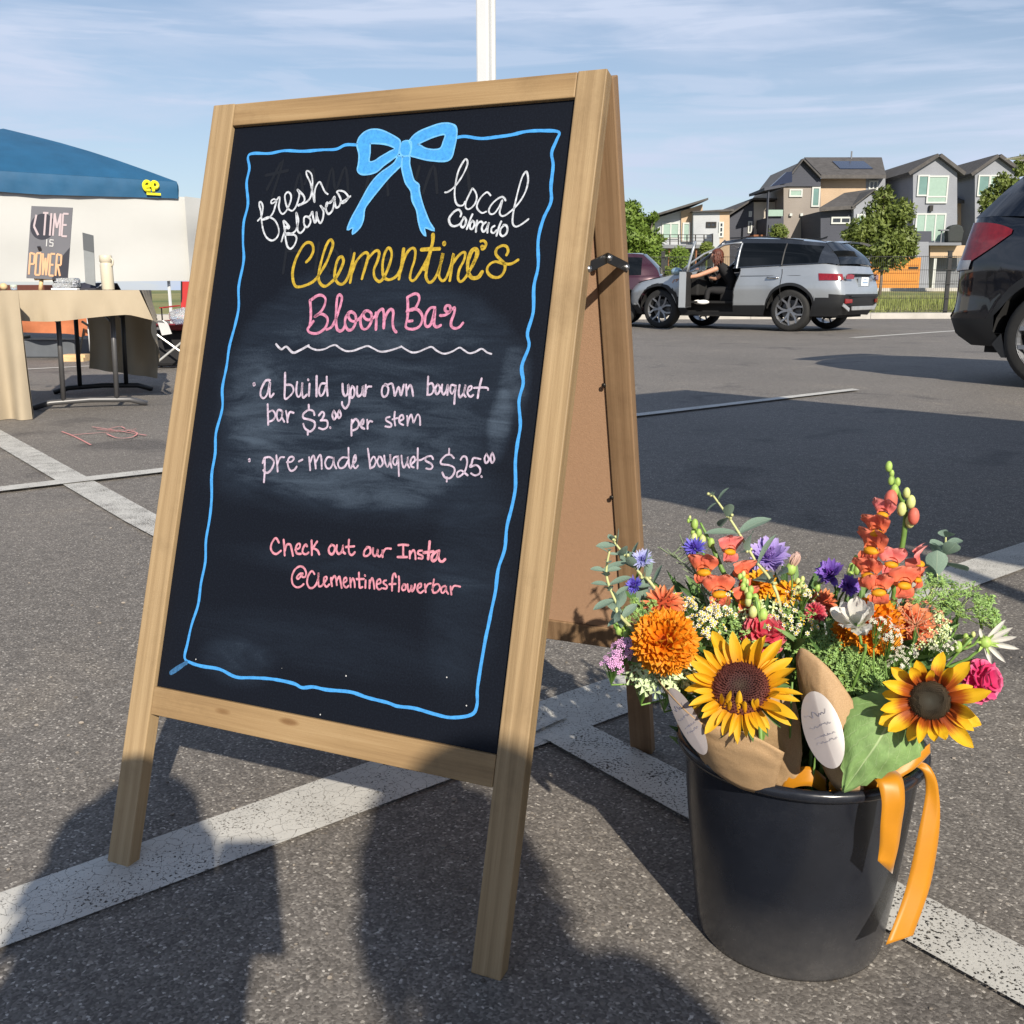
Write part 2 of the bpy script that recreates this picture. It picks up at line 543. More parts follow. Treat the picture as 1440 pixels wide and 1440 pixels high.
def paint_material(name, wear, cracks):
    m, nd, lk, b = newmat(name)
    t = nd.new('ShaderNodeTexCoord'); obj = t.outputs['Object']
    n1 = N(nd, 'ShaderNodeTexNoise', Scale=9.0, Detail=8.0, Roughness=0.7); lk.new(obj, n1.inputs['Vector'])
    r1 = ramp(nd, [(0.3, (0.42, 0.41, 0.385)), (0.7, (0.58, 0.57, 0.535))]); lk.new(n1.outputs['Fac'], r1.inputs[0])
    # chips
    n2 = N(nd, 'ShaderNodeTexNoise', Scale=230.0, Detail=5.0, Roughness=0.62); lk.new(obj, n2.inputs['Vector'])
    n3 = N(nd, 'ShaderNodeTexNoise', Scale=14.0, Detail=4.0); lk.new(obj, n3.inputs['Vector'])
    ad = N(nd, 'ShaderNodeMath', operation='MULTIPLY_ADD'); ad.inputs[1].default_value = 0.30
    lk.new(n3.outputs['Fac'], ad.inputs[0]); lk.new(n2.outputs['Fac'], ad.inputs[2])
    mr = N(nd, 'ShaderNodeMapRange'); mr.inputs['From Min'].default_value = wear; mr.inputs['From Max'].default_value = wear + 0.05
    lk.new(ad.outputs[0], mr.inputs['Value'])
    # crack lines: distorted cells
    dn = N(nd, 'ShaderNodeTexNoise', Scale=30.0, Detail=3.0); lk.new(obj, dn.inputs['Vector'])
    dv = N(nd, 'ShaderNodeVectorMath', operation='MULTIPLY_ADD'); dv.inputs[1].default_value = (0.035, 0.035, 0.0)
    lk.new(dn.outputs['Color'], dv.inputs[0]); lk.new(obj, dv.inputs[2])
    vo = N(nd, 'ShaderNodeTexVoronoi', Scale=46.0, feature='DISTANCE_TO_EDGE', voronoi_dimensions='2D')
    lk.new(dv.outputs[0], vo.inputs['Vector'])
    wv = N(nd, 'ShaderNodeMath', operation='MULTIPLY'); wv.inputs[1].default_value = cracks
    lk.new(n3.outputs['Fac'], wv.inputs[0])
    cr = N(nd, 'ShaderNodeMath', operation='LESS_THAN'); lk.new(vo.outputs['Distance'], cr.inputs[0]); lk.new(wv.outputs[0], cr.inputs[1])
    mu = N(nd, 'ShaderNodeMath', operation='MAXIMUM')
    inv = N(nd, 'ShaderNodeMath', operation='SUBTRACT'); inv.inputs[0].default_value = 1.0
    lk.new(mr.outputs[0], inv.inputs[1])
    lk.new(inv.outputs[0], mu.inputs[0]); lk.new(cr.outputs[0], mu.inputs[1])
    lk.new(r1.outputs[0], b.inputs['Base Color'])
    b.inputs['Roughness'].default_value = 0.6
    bp = N(nd, 'ShaderNodeBump', Strength=0.35, Distance=0.001); lk.new(n2.outputs['Fac'], bp.inputs['Height'])
    lk.new(bp.outputs[0], b.inputs['Normal'])
    tr = nd.new('ShaderNodeBsdfTransparent')
    ms = nd.new('ShaderNodeMixShader')
    lk.new(mu.outputs[0], ms.inputs[0]); lk.new(b.outputs[0], ms.inputs[1]); lk.new(tr.outputs[0], ms.inputs[2])
    lk.new(ms.outputs[0], nd['Material Output'].inputs['Surface'])
    return m


M_line_cracked = paint_material('cracked_white_line', 0.515, 0.020)
M_line_worn = paint_material('worn_white_line', 0.553, 0.0)
M_line_far = paint_material('thin_white_line', 0.50, 0.0)

g = MB()
g.grid([[(x, y, 0) for x in (-300, -60, -20, 20, 60, 300)] for y in (-200, -20, 0, 10, 25.4)], uv=False)
tag(g.build('parking_lot', M_asphalt), kind='structure')


def stripe(name, pts_a, pts_b, z, m):
    mb = MB()
    mb.grid([[(*a, z) for a in pts_a], [(*b_, z) for b_ in pts_b]], uv=False)
    tag(mb.build(name, m), kind='structure')


# wide stripe A (lower left to upper right), stripe B crossing it, thin line C
def dline(p, q, n=2):
    return [(p[0] + (q[0] - p[0]) * i / n, p[1] + (q[1] - p[1]) * i / n) for i in range(n + 1)]


stripe('painted_line', dline((-0.90, 0.895), (0.10, 1.745)), dline((-0.86, 0.785), (0.17, 1.625)), 0.004, M_line_cracked)
stripe('painted_line', dline((0.10, 1.745), (2.6, 3.72)), dline((0.17, 1.625), (2.66, 3.60)), 0.004, M_line_cracked)
stripe('painted_line', dline((-3.4, 6.19), (-1.18, 3.235), 3), dline((-3.49, 6.09), (-1.26, 3.155), 3), 0.008, M_line_worn)
stripe('painted_line', dline((-1.18, 3.235), (0.095, 1.625), 3), dline((-1.26, 3.155), (0.025, 1.555), 3), 0.008, M_line_worn)
stripe('painted_line', dline((0.125, 1.605), (0.90, 0.58), 3), dline((0.050, 1.545), (0.82, 0.525), 3), 0.008, M_line_worn)
stripe('painted_line', dline((-3.4, 2.52), (2.546, 7.46), 4), dline((-3.35, 2.43), (2.57, 7.37), 4), 0.012, M_line_far)
stripe('painted_line', dline((5.2, 15.6), (9.5, 19.6), 2), dline((5.3, 15.5), (9.6, 19.5), 2), 0.004, M_line_far)
stripe('painted_line', dline((-8.6, 6.3), (-2.0, 12.0), 2), dline((-8.55, 6.2), (-1.93, 11.93), 2), 0.004, M_line_far)

# loose grit lying on the tarmac
random.seed(12)
mb = MB()
for i in range(420):
    y = random.uniform(.85, 3.2); x = random.uniform(-.62, .62) * y; r = random.choice((.0012, .0015, .002, .003)) * random.uniform(.7, 1.3)
    mb.ball((x, y, r * .5), r, 0, 5, 3, (random.uniform(.8, 1.5), 1, .6))
tag(mb.build('grit', mat('grit_stone', (.24, .21, .18), .9, var=.7, scale=9)), 'loose grit scattered over the asphalt round the chalkboard', 'grit', kind='stuff')

# pink chalk scribble on the asphalt
M_chalk = mat('pink_chalk', (0.62, 0.26, 0.25), 0.9, var=0.25, scale=150)
mb = MB()


def ground_stroke(mb, pts, w, z):
    P = catmull([gz(a, b_) for a, b_ in pts], 4)
    L, R_ = [], []
    for i, p in enumerate(P):
        t = (P[min(i + 1, len(P) - 1)] - P[max(i - 1, 0)]).normalized()
        nn = V((-t.y, t.x, 0)) * w / 2 * (0.7 + 0.5 * noise.noise(p * 20))
        L.append((p.x + nn.x, p.y + nn.y, z)); R_.append((p.x - nn.x, p.y - nn.y, z))
    mb.grid([L, R_], uv=False)


for k, s_ in enumerate([[(87, 608), (105, 615), (128, 627)], [(102, 613), (140, 610), (190, 607)], [(130, 602), (150, 605), (175, 609), (206, 614)],
           [(150, 612), (165, 618), (185, 617), (193, 611), (178, 607)], [(152, 606), (168, 602), (176, 605)], [(136, 606), (160, 608), (192, 606)]]):
    ground_stroke(mb, s_, 0.013, 0.005 + 0.0012 * k)
tag(mb.build('chalk_scribble', M_chalk), 'pink chalk arrow scribbled on the asphalt in front of the draped table', 'chalk drawing')

# kerb, verge, rising ground to the houses
M_conc = mat('kerb_concrete', (0.42, 0.40, 0.37), 0.85, var=0.15, scale=2, bump=0.2, bscale=90)
mb = MB()
for i in range(-10, 24):
    x = i * 3.0
    mb.box((x, 25.4, -0.05), (x + 2.99, 25.62, 0.14))
tag(mb.build('kerb', M_conc), kind='structure')
mb = MB(); mb.box((-60, 25.62, -0.1), (140, 26.6, 0.13)); tag(mb.build('pavement', mat('pavement_concrete', (0.36, 0.34, 0.31), 0.85, scale=3)), kind='structure')

m, nd, lk, b = newmat('dry_grass')
t = nd.new('ShaderNodeTexCoord')
n1 = N(nd, 'ShaderNodeTexNoise', Scale=0.25, Detail=6.0); lk.new(t.outputs['Object'], n1.inputs['Vector'])
n2 = N(nd, 'ShaderNodeTexNoise', Scale=9.0, Detail=6.0, Roughness=0.7); lk.new(t.outputs['Object'], n2.inputs['Vector'])
r1 = ramp(nd, [(0.3, (0.10, 0.13, 0.035)), (0.5, (0.19, 0.19, 0.06)), (0.7, (0.30, 0.26, 0.11))])
ad = N(nd, 'ShaderNodeMath', operation='MULTIPLY_ADD'); ad.inputs[1].default_value = 0.5
s_ = N(nd, 'ShaderNodeMath', operation='SUBTRACT'); s_.inputs[1].default_value = 0.25
lk.new(n2.outputs['Fac'], ad.inputs[0]); lk.new(n1.outputs['Fac'], s_.inputs[0]); lk.new(s_.outputs[0], ad.inputs[2])
lk.new(ad.outputs[0], r1.inputs[0]); lk.new(r1.outputs[0], b.inputs['Base Color'])
b.inputs['Roughness'].default_value = 0.9
M_grass = m


def hill(y):
    return 0.11 + max(0.0, min(1.0, (y - 27) / 30.0)) * 0.60


g = MB()
ys = [26.6, 27, 30, 34, 38, 42, 46, 50, 54, 57, 60, 80, 120, 300, 1200, 6000]
g.grid([[(x * max(1, y / 40), y, hill(y) + 0.04 * noise.noise(V((x * .3, y * .3, 0)))) for x in range(-120, 161, 8)] for y in ys], uv=False)
tag(g.build('verge', M_grass), kind='structure')
rb_ = MB(); rb_.box((-80, 44, 0.3), (-1, 52, 0.52)); 
# grass tufts along the verge
random.seed(5)
mb = MB()
for i in range(9000):
    x = random.uniform(8, 22); y = random.uniform(26.7, 38)
    z = hill(y); h = random.uniform(.10, .30); a = random.uniform(0, 6.28); w = .012
    lx, ly = random.uniform(-.08, .08), random.uniform(-.08, .08)
    mb.add([(x - w * cos(a), y - w * sin(a), z), (x + w * cos(a), y + w * sin(a), z), (x + lx, y + ly, z + h)], [(0, 1, 2)])
o = mb.build('grass', mat('grass_blades', (0.19, 0.22, 0.06), 0.8, var=0.6, scale=0.8))
tag(o, 'dry yellow green grass on the verge behind the wire fence', 'grass', kind='stuff')

# ------------------------------------------------------------------ wire fence
M_fence = mat('black_fence_paint', (0.015, 0.015, 0.016), 0.45)
fe = thing('wire_fence', 'black welded wire fence with square posts along the edge of the parking lot', 'fence', (14.0, 26.0, 0.13))
FX = [11.1 + 2.42 * (k - 9) for k in range(0, 19)]
for k, x in enumerate(FX):
    mb = MB(); mb.cbox((x, 26.0, 0.13 + 0.76), (0.085, 0.085, 1.52)); mb.cbox((x, 26.0, 1.66), (0.10, 0.10, 0.02))
    if -1.5 < x < 22:
        mb.build('post', M_fence, fe)
    if k < len(FX) - 1 and -1.5 < x < 22:
        w = MB()
        for j in range(1, 46):
            xx = x + 2.42 * j / 46
            w.bar((xx, 25.96, .17), (xx, 25.96, 1.55), 0.005, 0.005)
        for zz in (.18, .50, .85, 1.2, 1.53):
            w.bar((x + .04, 25.965, zz), (x + 2.38, 25.965, zz), 0.012, 0.012)
            w.bar((x - .14, 25.94, zz), (x + .14, 25.94, zz), 0.03, 0.02)
        w.build('wire_panel', M_fence, fe)
INK = [
('fresh', 'white', 24.6, '972 8725 1021 8784 1028 8859 1021 8925 990 8975 959 8982 963 8938 994 8872 1017 8795 1040 8707 1086 8586 1153 8493 1243 8448 1315 8478 1343 8558 1306 8656 1236 8734 1146 8769 1090 8760 1036 8734'),
('fresh', 'white', 24.6, '1036 8734 1117 8748 1165 8774 1207 8832 1225 8918 1234 8982 1190 9016 1149 8991 1161 8958 1215 8978 1269 9040 1284 8991 1283 8916 1314 8844 1365 8805 1415 8846 1448 8920 1466 9006 1449 9071 1399 9103 1361 9064 1376 8988 1419 8900 1471 8855 1522 8848 1563 8905 1586 9001 1587 9076 1546 9131 1610 9086 1669 9030 1684 8976 1647 8935 1586 8921'),
('fresh', 'white', 24.2, '1600 8909 1660 8929 1729 8963 1771 9015 1781 9111 1772 9228 1741 9326 1690 9371 1652 9375 1667 9319 1731 9230 1777 9132 1811 9035 1846 8948 1831 9045 1832 9140 1865 9208 1895 9212 1942 9146 1989 9081 2036 9049'),
('flowers', 'white', 27.1, '1405 8433 1422 8524 1439 8577 1443 8631 1485 8608 1494 8629 1449 8673 1392 8713 1418 8631 1444 8545 1472 8448 1511 8362 1567 8329 1621 8381 1639 8466 1600 8514 1524 8522 1448 8523 1470 8539 1559 8537 1614 8583 1628 8658 1622 8732 1577 8819 1597 8733 1623 8647 1641 8572 1684 8539 1729 8570 1747 8612'),
('flowers', 'white', 26.9, '1726 8665 1715 8740 1749 8760 1810 8727 1824 8673 1790 8616 1744 8633 1717 8687'),
('flowers', 'white', 26.9, '1788 8749 1814 8780 1832 8821 1856 8746 1892 8676 1912 8702 1897 8819 1916 8755 1959 8680 1991 8668 2012 8731 2004 8826 1943 8902 2006 8853 2044 8883 2055 8930 2036 8931 2034 8867 2054 8814 2096 8781 2143 8832 2154 8916 2149 8990 2101 8949 2073 8929 2108 8939 2146 9011 2165 8926 2199 8862 2243 8891 2250 8965 2202 9040 2173 9073 2213 9087 2288 9068 2358 9002 2346 8961 2298 8921 2260 8933 2317 8957 2387 9006'),
('local', 'white', 22.7, '3761 9001 3799 9005 3879 9061 3952 9163 4002 9270 4022 9359 3994 9410 3956 9372 3907 9255 3893 9116 3893 8996 3919 8885 3965 8829 4030 8827 4051 8870'),
('local', 'white', 22.4, '4130 9036 4098 8958 4067 8870 4071 8800 4112 8774 4167 8807 4201 8865 4202 8939 4167 9004 4130 9036'),
('local', 'white', 22.2, '4388 8936 4351 8972 4320 8973 4263 8921 4225 8844 4228 8785 4271 8739 4311 8721 4356 8736'),
('local', 'white', 22.0, '4596 8864 4576 8894 4538 8911 4479 8884 4414 8818 4389 8750 4418 8705 4470 8713 4518 8784 4553 8871 4544 8784 4537 8716 4569 8676 4619 8684 4676 8726 4731 8777 4801 8871 4848 8985 4859 9101 4837 9189 4814 9209 4776 9143 4751 9018 4733 8883 4719 8748 4718 8622 4739 8559 4783 8539 4850 8570 4924 8626'),
('colorado', 'white', 26.9, '4016 8688 4022 8723 4001 8758 3972 8774 3921 8751 3870 8688 3866 8638 3895 8588 3946 8567 4009 8585 4037 8613'),
('colorado', 'white', 26.8, '4068 8662 4041 8623 4037 8574 4068 8548 4095 8582 4098 8641 4066 8677 4058 8662'),
('colorado', 'white', 26.7, '4175 8708 4152 8640 4124 8527'),
('colorado', 'white', 26.7, '4186 8624 4164 8590 4165 8541 4194 8525 4216 8559 4215 8603 4185 8629'),
('colorado', 'white', 26.6, '4249 8627 4247 8568 4252 8489'),
('colorado', 'white', 26.6, '4249 8548 4269 8597 4304 8615 4327 8600'),
('colorado', 'white', 26.5, '4369 8604 4336 8575 4326 8527 4353 8487 4386 8515 4404 8573 4411 8603 4403 8544 4407 8476'),
('colorado', 'white', 26.4, '4490 8556 4457 8533 4458 8484 4492 8469 4524 8502'),
('colorado', 'white', 26.3, '4572 8607 4554 8550 4533 8434'),
('colorado', 'white', 26.3, '4615 8558 4579 8520 4576 8462 4611 8427 4655 8450 4668 8508 4646 8557 4609 8563'),
('clementines', 'yellow', 38.0, '1843 8146 1897 8204 1929 8293 1903 8377 1845 8409 1777 8386 1713 8285 1666 8162 1648 8027 1674 7903 1727 7825 1813 7819 1938 7857 2021 7912 2085 8001 2155 8133 2199 8266 2220 8377 2186 8433 2149 8422 2111 8334 2081 8190 2062 8023 2073 7912 2122 7845 2190 7823 2260 7867 2338 7944 2395 8064 2414 8152 2380 8208 2332 8186 2308 8098 2305 7988 2330 7911 2389 7855 2453 7855 2506 7920 2536 8052 2563 8249'),
('clementines', 'yellow', 37.3, '2563 8249 2559 8150 2562 8008 2557 7871'),
('clementines', 'yellow', 37.1, '2561 7975 2600 8128 2673 8225 2731 8257 2773 8223 2763 8126 2725 7919'),
('clementines', 'yellow', 37.0, '2764 8158 2843 8255 2900 8281 2931 8243 2920 8145 2887 8037 2908 7940 2984 7880 3048 7939 3100 8089 3117 8218 3088 8294 3044 8306 3007 8220 3002 8090 3033 7960 3096 7906 3173 7916 3238 7969 3279 8097 3281 8296'),
('clementines', 'yellow', 36.5, '3273 8297 3275 8149 3265 7911'),
('clementines', 'yellow', 36.3, '3271 8002 3304 8172 3353 8273 3412 8303 3449 8260 3453 8147 3426 8023 3422 7922 3465 7887 3515 7932 3594 8077 3659 8234'),
('clementines', 'yellow', 35.9, '3652 8110 3642 8021 3646 7931 3699 7864 3756 7897 3803 7997 3832 8142 3839 8231 3823 8075 3822 7952 3874 7885 3924 7918 3966 8062 3986 8223 3987 8084 3980 7887'),
('clementines', 'yellow', 35.5, '3976 8073 4036 8172 4100 8232 4143 8226 4137 8137 4091 8027 4088 7917 4131 7873 4189 7927 4255 8059 4299 8179'),
('clementines', 'yellow', 35.3, '4333 8371 4373 8375 4408 8336 4392 8282'),
('clementines', 'yellow', 34.8, '4696 8195 4711 8243 4683 8298 4623 8310 4558 8273 4555 8208 4609 8152 4674 8097 4698 8043 4679 7967 4627 7924 4544 7930 4479 7980 4465 8045 4510 8099 4578 8115 4663 8092 4768 8085 4854 8133'),
('clementines', 'yellow', 49.6, '3667 8469 3676 8379 3664 8290 3648 8178 3638 8077 3613 8032'),
('clementines', 'yellow', 49.7, '3534 8281 3640 8285 3781 8287'),
('clementines', 'yellow', 49.3, '3836 8362 3842 8342'),
('clementines', 'yellow', 48.4, '4359 8304 4382 8285 4369 8277'),
('clementines', 'yellow', 48.4, '4255 8059 4299 8179 4302 8245 4262 8276 4220 8235 4194 8114 4216 7993 4274 7921 4356 7926 4401 7991'),
('bloom', 'pink', 37.6, '1981 7638 2010 7525 2028 7408 2028 7301 2005 7261 2035 7218 2123 7200 2210 7225 2279 7294 2293 7381 2245 7439 2163 7458 2084 7418 2160 7477 2210 7556 2218 7653 2159 7701 2080 7697 1992 7638'),
('bloom', 'pink', 37.4, '2076 7360 2043 7311'),
('bloom', 'pink', 37.1, '2296 7256 2359 7286 2403 7363 2440 7489 2465 7653 2441 7702 2407 7706 2392 7653 2403 7508 2420 7364 2451 7268 2500 7239 2541 7259 2562 7307'),
('bloom', 'pink', 36.8, '2618 7486 2561 7423 2564 7327 2619 7256 2683 7271 2718 7367 2694 7453 2628 7490 2588 7461 2621 7394 2680 7366 2743 7386 2790 7434'),
('bloom', 'pink', 36.5, '2856 7506 2798 7453 2784 7367 2824 7282 2891 7274 2943 7360 2933 7464 2867 7506 2816 7482 2837 7416 2895 7388 2957 7407 2995 7446'),
('bloom', 'pink', 36.4, '2996 7479 3017 7370 3027 7266'),
('bloom', 'pink', 36.3, '3010 7417 3031 7493 3080 7527 3108 7484 3129 7371 3136 7286'),
('bloom', 'pink', 36.2, '3132 7390 3161 7485 3208 7527 3246 7485 3252 7373 3281 7279 3324 7238'),
('bar', 'pink', 36.0, '3419 7679 3442 7562 3456 7416 3446 7315 3494 7282 3582 7283 3650 7329 3667 7429 3612 7507 3534 7534 3438 7500'),
('bar', 'pink', 35.9, '3442 7517 3534 7528 3584 7618 3579 7696 3519 7724 3419 7679'),
('bar', 'pink', 35.7, '3530 7383 3481 7377'),
('bar', 'pink', 35.5, '3822 7552 3756 7541 3707 7452 3716 7341 3763 7313 3804 7375 3824 7541 3833 7431 3839 7342 3881 7309 3932 7332'),
('bar', 'pink', 35.3, '3909 7453 3976 7459 4041 7509 4021 7570 3973 7570 3967 7520 4019 7498 4090 7554 4094 7477 4070 7389 4079 7323 4131 7296 4189 7313 4230 7363'),
('wave', 'pale', 28.4, '1541 7050 1633 6984 1709 7020 1822 6944 1917 6973 2054 7044'),
('wave', 'pale', 23.3, '2002 7022 2041 7033 2120 7001 2213 6986 2312 7005 2385 7040 2461 7056 2533 7019 2628 6983 2736 6990 2840 7026 2934 7054 3013 7030 3116 6990 3211 6992 3324 7022 3424 7057'),
('wave', 'pale', 22.3, '3419 7060 3508 7014 3586 6988 3672 6998 3777 7043 3848 7061 3928 7013 4029 6982 4134 7012 4223 7061 4287 7032 4363 6996 4443 7014 4520 7053 4596 7012 4656 6995'),
('line1', 'lilac', 49.2, '1274 6511 1279 6502'),
('line1', 'lilac', 30.1, '1523 6568 1453 6559 1401 6445 1407 6362 1462 6329 1509 6390 1527 6544 1539 6426 1566 6345 1608 6394'),
('line1', 'lilac', 29.9, '1745 6675 1769 6506 1796 6337 1876 6381 1913 6453 1868 6515 1784 6518'),
('line1', 'lilac', 29.7, '1951 6559 1956 6443 1995 6369 2037 6411 2034 6556 2047 6435 2079 6361 2127 6403'),
('line1', 'lilac', 29.5, '2146 6543 2161 6387'),
('line1', 'lilac', 29.5, '2114 6600 2121 6591'),
('line1', 'lilac', 29.4, '2238 6650 2277 6386'),
('line1', 'lilac', 29.3, '2381 6557 2322 6549 2301 6468 2331 6400 2375 6425 2399 6529'),
('line1', 'lilac', 29.3, '2392 6644 2416 6507 2442 6404'),
('line1', 'lilac', 29.0, '2641 6561 2663 6459 2703 6409 2737 6450 2727 6558 2758 6440 2775 6327 2734 6252 2682 6289 2669 6328'),
('line1', 'lilac', 28.9, '2784 6532 2774 6463 2798 6390 2833 6420 2828 6499 2789 6538'),
('line1', 'lilac', 28.8, '2862 6535 2875 6444 2906 6412 2945 6459 2944 6549 2959 6448 2989 6421 3001 6472'),
('line1', 'lilac', 26.9, '2984 6558 2995 6421'),
('line1', 'lilac', 26.9, '2990 6475 3015 6535 3068 6543'),
('line1', 'lilac', 26.7, '3301 6569 3235 6555 3227 6472 3262 6421 3311 6452 3312 6535 3252 6579 3300 6575 3358 6589 3397 6502 3420 6439 3456 6552 3504 6448 3525 6583'),
('line1', 'lilac', 26.5, '3557 6585 3583 6451'),
('line1', 'lilac', 26.4, '3575 6509 3611 6581 3642 6547 3675 6449'),
('line1', 'lilac', 26.2, '3849 6694 3870 6469'),
('line1', 'lilac', 26.2, '3857 6590 3911 6615 3947 6547 3924 6482 3867 6469'),
('line1', 'lilac', 26.1, '3990 6606 3966 6548 3994 6485 4028 6515 4026 6573 3990 6606'),
('line1', 'lilac', 26.0, '4054 6603 4058 6528 4090 6483 4121 6531 4129 6611 4141 6480'),
('line1', 'lilac', 25.9, '4226 6598 4175 6601 4172 6533 4202 6499 4232 6558 4238 6604 4241 6489 4248 6376'),
('line1', 'lilac', 25.8, '4288 6605 4288 6514 4314 6458 4356 6517 4368 6614 4358 6506 4388 6467'),
('line1', 'lilac', 25.7, '4405 6530 4450 6566 4445 6600 4410 6582 4408 6508 4450 6470 4484 6494'),
('line1', 'lilac', 25.6, '4568 6695 4553 6581 4548 6459'),
('line1', 'lilac', 25.7, '4485 6579 4583 6588 4657 6585 4670 6563'),
('line2', 'lilac', 28.0, '1536 6250 1590 5982'),
('line2', 'lilac', 28.0, '1560 6145 1630 6172 1681 6115 1656 6050 1590 6023'),
('line2', 'lilac', 27.8, '1769 6178 1712 6181 1704 6105 1742 6043 1784 6085 1783 6179 1789 6097 1834 6036'),
('line2', 'lilac', 27.8, '1839 6176 1863 6113 1887 6032'),
('line2', 'lilac', 27.7, '1881 6067 1897 6161 1960 6158'),
('line2', 'lilac', 27.5, '2175 6272 2189 6209'),
('line2', 'lilac', 27.4, '2283 6145 2255 6195 2179 6203 2112 6148 2127 6097 2211 6084 2297 6054 2308 5985 2249 5930 2168 5966 2132 6022'),
('line2', 'lilac', 27.4, '2212 5946 2221 5889'),
('line2', 'lilac', 27.3, '2351 6142 2391 6190 2428 6163 2406 6093 2387 6081'),
('line2', 'lilac', 27.2, '2401 6082 2481 6080 2499 6007 2445 5970 2376 5983'),
('line2', 'lilac', 27.1, '2542 6000 2548 5991'),
('line2', 'lilac', 27.2, '2567 6215 2550 6158 2585 6102 2611 6149 2567 6215'),
('line2', 'lilac', 27.1, '2646 6225 2627 6173 2654 6123 2679 6164 2646 6225'),
('line2', 'lilac', 26.9, '2847 6110 2857 6003 2873 5914'),
('line2', 'lilac', 26.9, '2851 6059 2897 6124 2956 6076 2940 6008 2874 5976'),
('line2', 'lilac', 26.8, '2972 6054 3016 6068 3014 6124 2986 6094 2995 6033 3044 6008'),
('line2', 'lilac', 24.9, '3069 6122 3093 6011'),
('line2', 'lilac', 24.9, '3085 6064 3106 6107 3147 6103'),
('line2', 'lilac', 24.7, '3385 6174 3340 6160 3345 6125 3416 6093 3416 6052 3342 6054'),
('line2', 'lilac', 24.7, '3448 6241 3454 6154 3479 6073'),
('line2', 'lilac', 24.6, '3429 6146 3499 6167'),
('line2', 'lilac', 24.6, '3524 6128 3579 6160 3559 6205 3523 6180 3533 6111 3590 6085'),
('line2', 'lilac', 24.5, '3626 6197 3638 6163 3649 6082'),
('line2', 'lilac', 24.5, '3646 6105 3676 6217 3709 6166 3728 6121 3766 6221 3803 6194 3823 6097'),
('line3', 'lilac', 41.9, '1364 5508 1368 5495'),
('line3', 'lilac', 26.8, '1584 5479 1601 5550 1621 5446 1637 5331 1644 5232'),
('line3', 'lilac', 26.8, '1604 5550 1686 5561 1759 5502 1727 5395 1663 5356 1609 5387'),
('line3', 'lilac', 26.7, '1782 5591 1811 5482 1836 5386'),
('line3', 'lilac', 26.6, '1818 5483 1846 5566 1907 5576'),
('line3', 'lilac', 26.5, '1958 5515 2026 5526 2060 5568 2022 5591 1978 5563 1978 5482 2030 5411 2090 5427 2117 5469'),
('line3', 'lilac', 26.4, '2140 5537 2191 5563'),
('line3', 'lilac', 26.3, '2287 5600 2329 5438'),
('line3', 'lilac', 26.2, '2313 5539 2338 5621 2368 5600 2409 5466'),
('line3', 'lilac', 26.1, '2397 5545 2442 5641 2473 5596 2499 5467'),
('line3', 'lilac', 26.0, '2632 5617 2566 5619 2536 5554 2566 5488 2620 5481 2656 5551 2651 5624 2671 5541 2712 5487'),
('line3', 'lilac', 25.8, '2854 5632 2776 5627 2728 5556 2763 5496 2832 5518 2872 5599'),
('line3', 'lilac', 25.8, '2852 5755 2875 5622 2895 5534 2925 5502 2945 5548 2981 5607 2965 5673 2946 5627 2951 5549 2990 5507 3023 5542'),
('line3', 'lilac', 24.7, '3133 5763 3170 5641 3205 5520'),
('line3', 'lilac', 24.6, '3187 5593 3225 5670 3268 5623 3250 5548 3197 5526'),
('line3', 'lilac', 24.6, '3309 5675 3290 5612 3334 5551 3371 5593 3339 5665 3302 5675'),
('line3', 'lilac', 24.5, '3377 5692 3403 5608 3446 5559 3469 5637 3458 5715 3477 5613 3503 5551'),
('line3', 'lilac', 24.4, '3559 5691 3519 5677 3514 5615 3553 5587 3572 5643 3571 5704 3595 5584 3620 5458'),
('line3', 'lilac', 24.3, '3619 5707 3638 5623 3674 5565 3706 5628 3709 5701 3714 5617 3748 5570'),
('line3', 'lilac', 24.2, '3764 5608 3811 5659 3791 5706 3755 5668 3765 5596 3809 5575'),
('line3', 'lilac', 24.2, '3830 5812 3862 5566'),
('line3', 'lilac', 24.2, '3816 5672 3884 5670 3935 5698'),
('line3', 'lilac', 24.0, '4056 5694 4025 5728 3960 5711 3959 5669 4031 5638 4062 5604 4040 5573 3979 5574'),
('line3', 'lilac', 23.9, '4255 5832 4260 5761'),
('line3', 'lilac', 23.8, '4332 5724 4280 5762 4216 5746 4165 5683 4177 5642 4271 5636 4347 5612 4362 5554 4318 5485 4245 5486 4202 5542'),
('line3', 'lilac', 23.7, '4272 5488 4276 5438'),
('line3', 'lilac', 23.7, '4425 5712 4446 5749 4492 5746 4514 5683 4501 5587 4457 5525 4408 5504 4401 5556 4449 5583 4506 5552 4541 5531'),
('line3', 'lilac', 23.5, '4682 5735 4591 5741 4574 5675 4560 5633 4634 5661 4690 5624 4692 5565 4637 5538 4583 5558'),
('line3', 'lilac', 23.4, '4719 5534 4725 5526'),
('line3', 'lilac', 23.5, '4750 5804 4732 5744 4758 5693 4791 5736 4750 5804'),
('line3', 'lilac', 23.4, '4824 5821 4807 5761 4834 5702 4860 5747 4824 5821'),
('insta1', 'rose', 28.8, '1999 4481 1965 4522 1932 4528 1893 4466 1889 4395 1929 4345 1985 4333 2047 4380'),
('insta1', 'rose', 28.7, '2067 4523 2093 4424 2114 4329'),
('insta1', 'rose', 28.6, '2105 4381 2124 4463 2176 4472 2206 4418 2240 4338'),
('insta1', 'rose', 28.5, '2264 4415 2322 4447 2320 4495 2284 4487 2267 4433 2292 4374 2355 4372'),
('insta1', 'rose', 28.4, '2433 4476 2409 4495 2379 4453 2378 4392 2428 4375 2466 4401'),
('insta1', 'rose', 28.4, '2488 4556 2505 4466 2520 4376'),
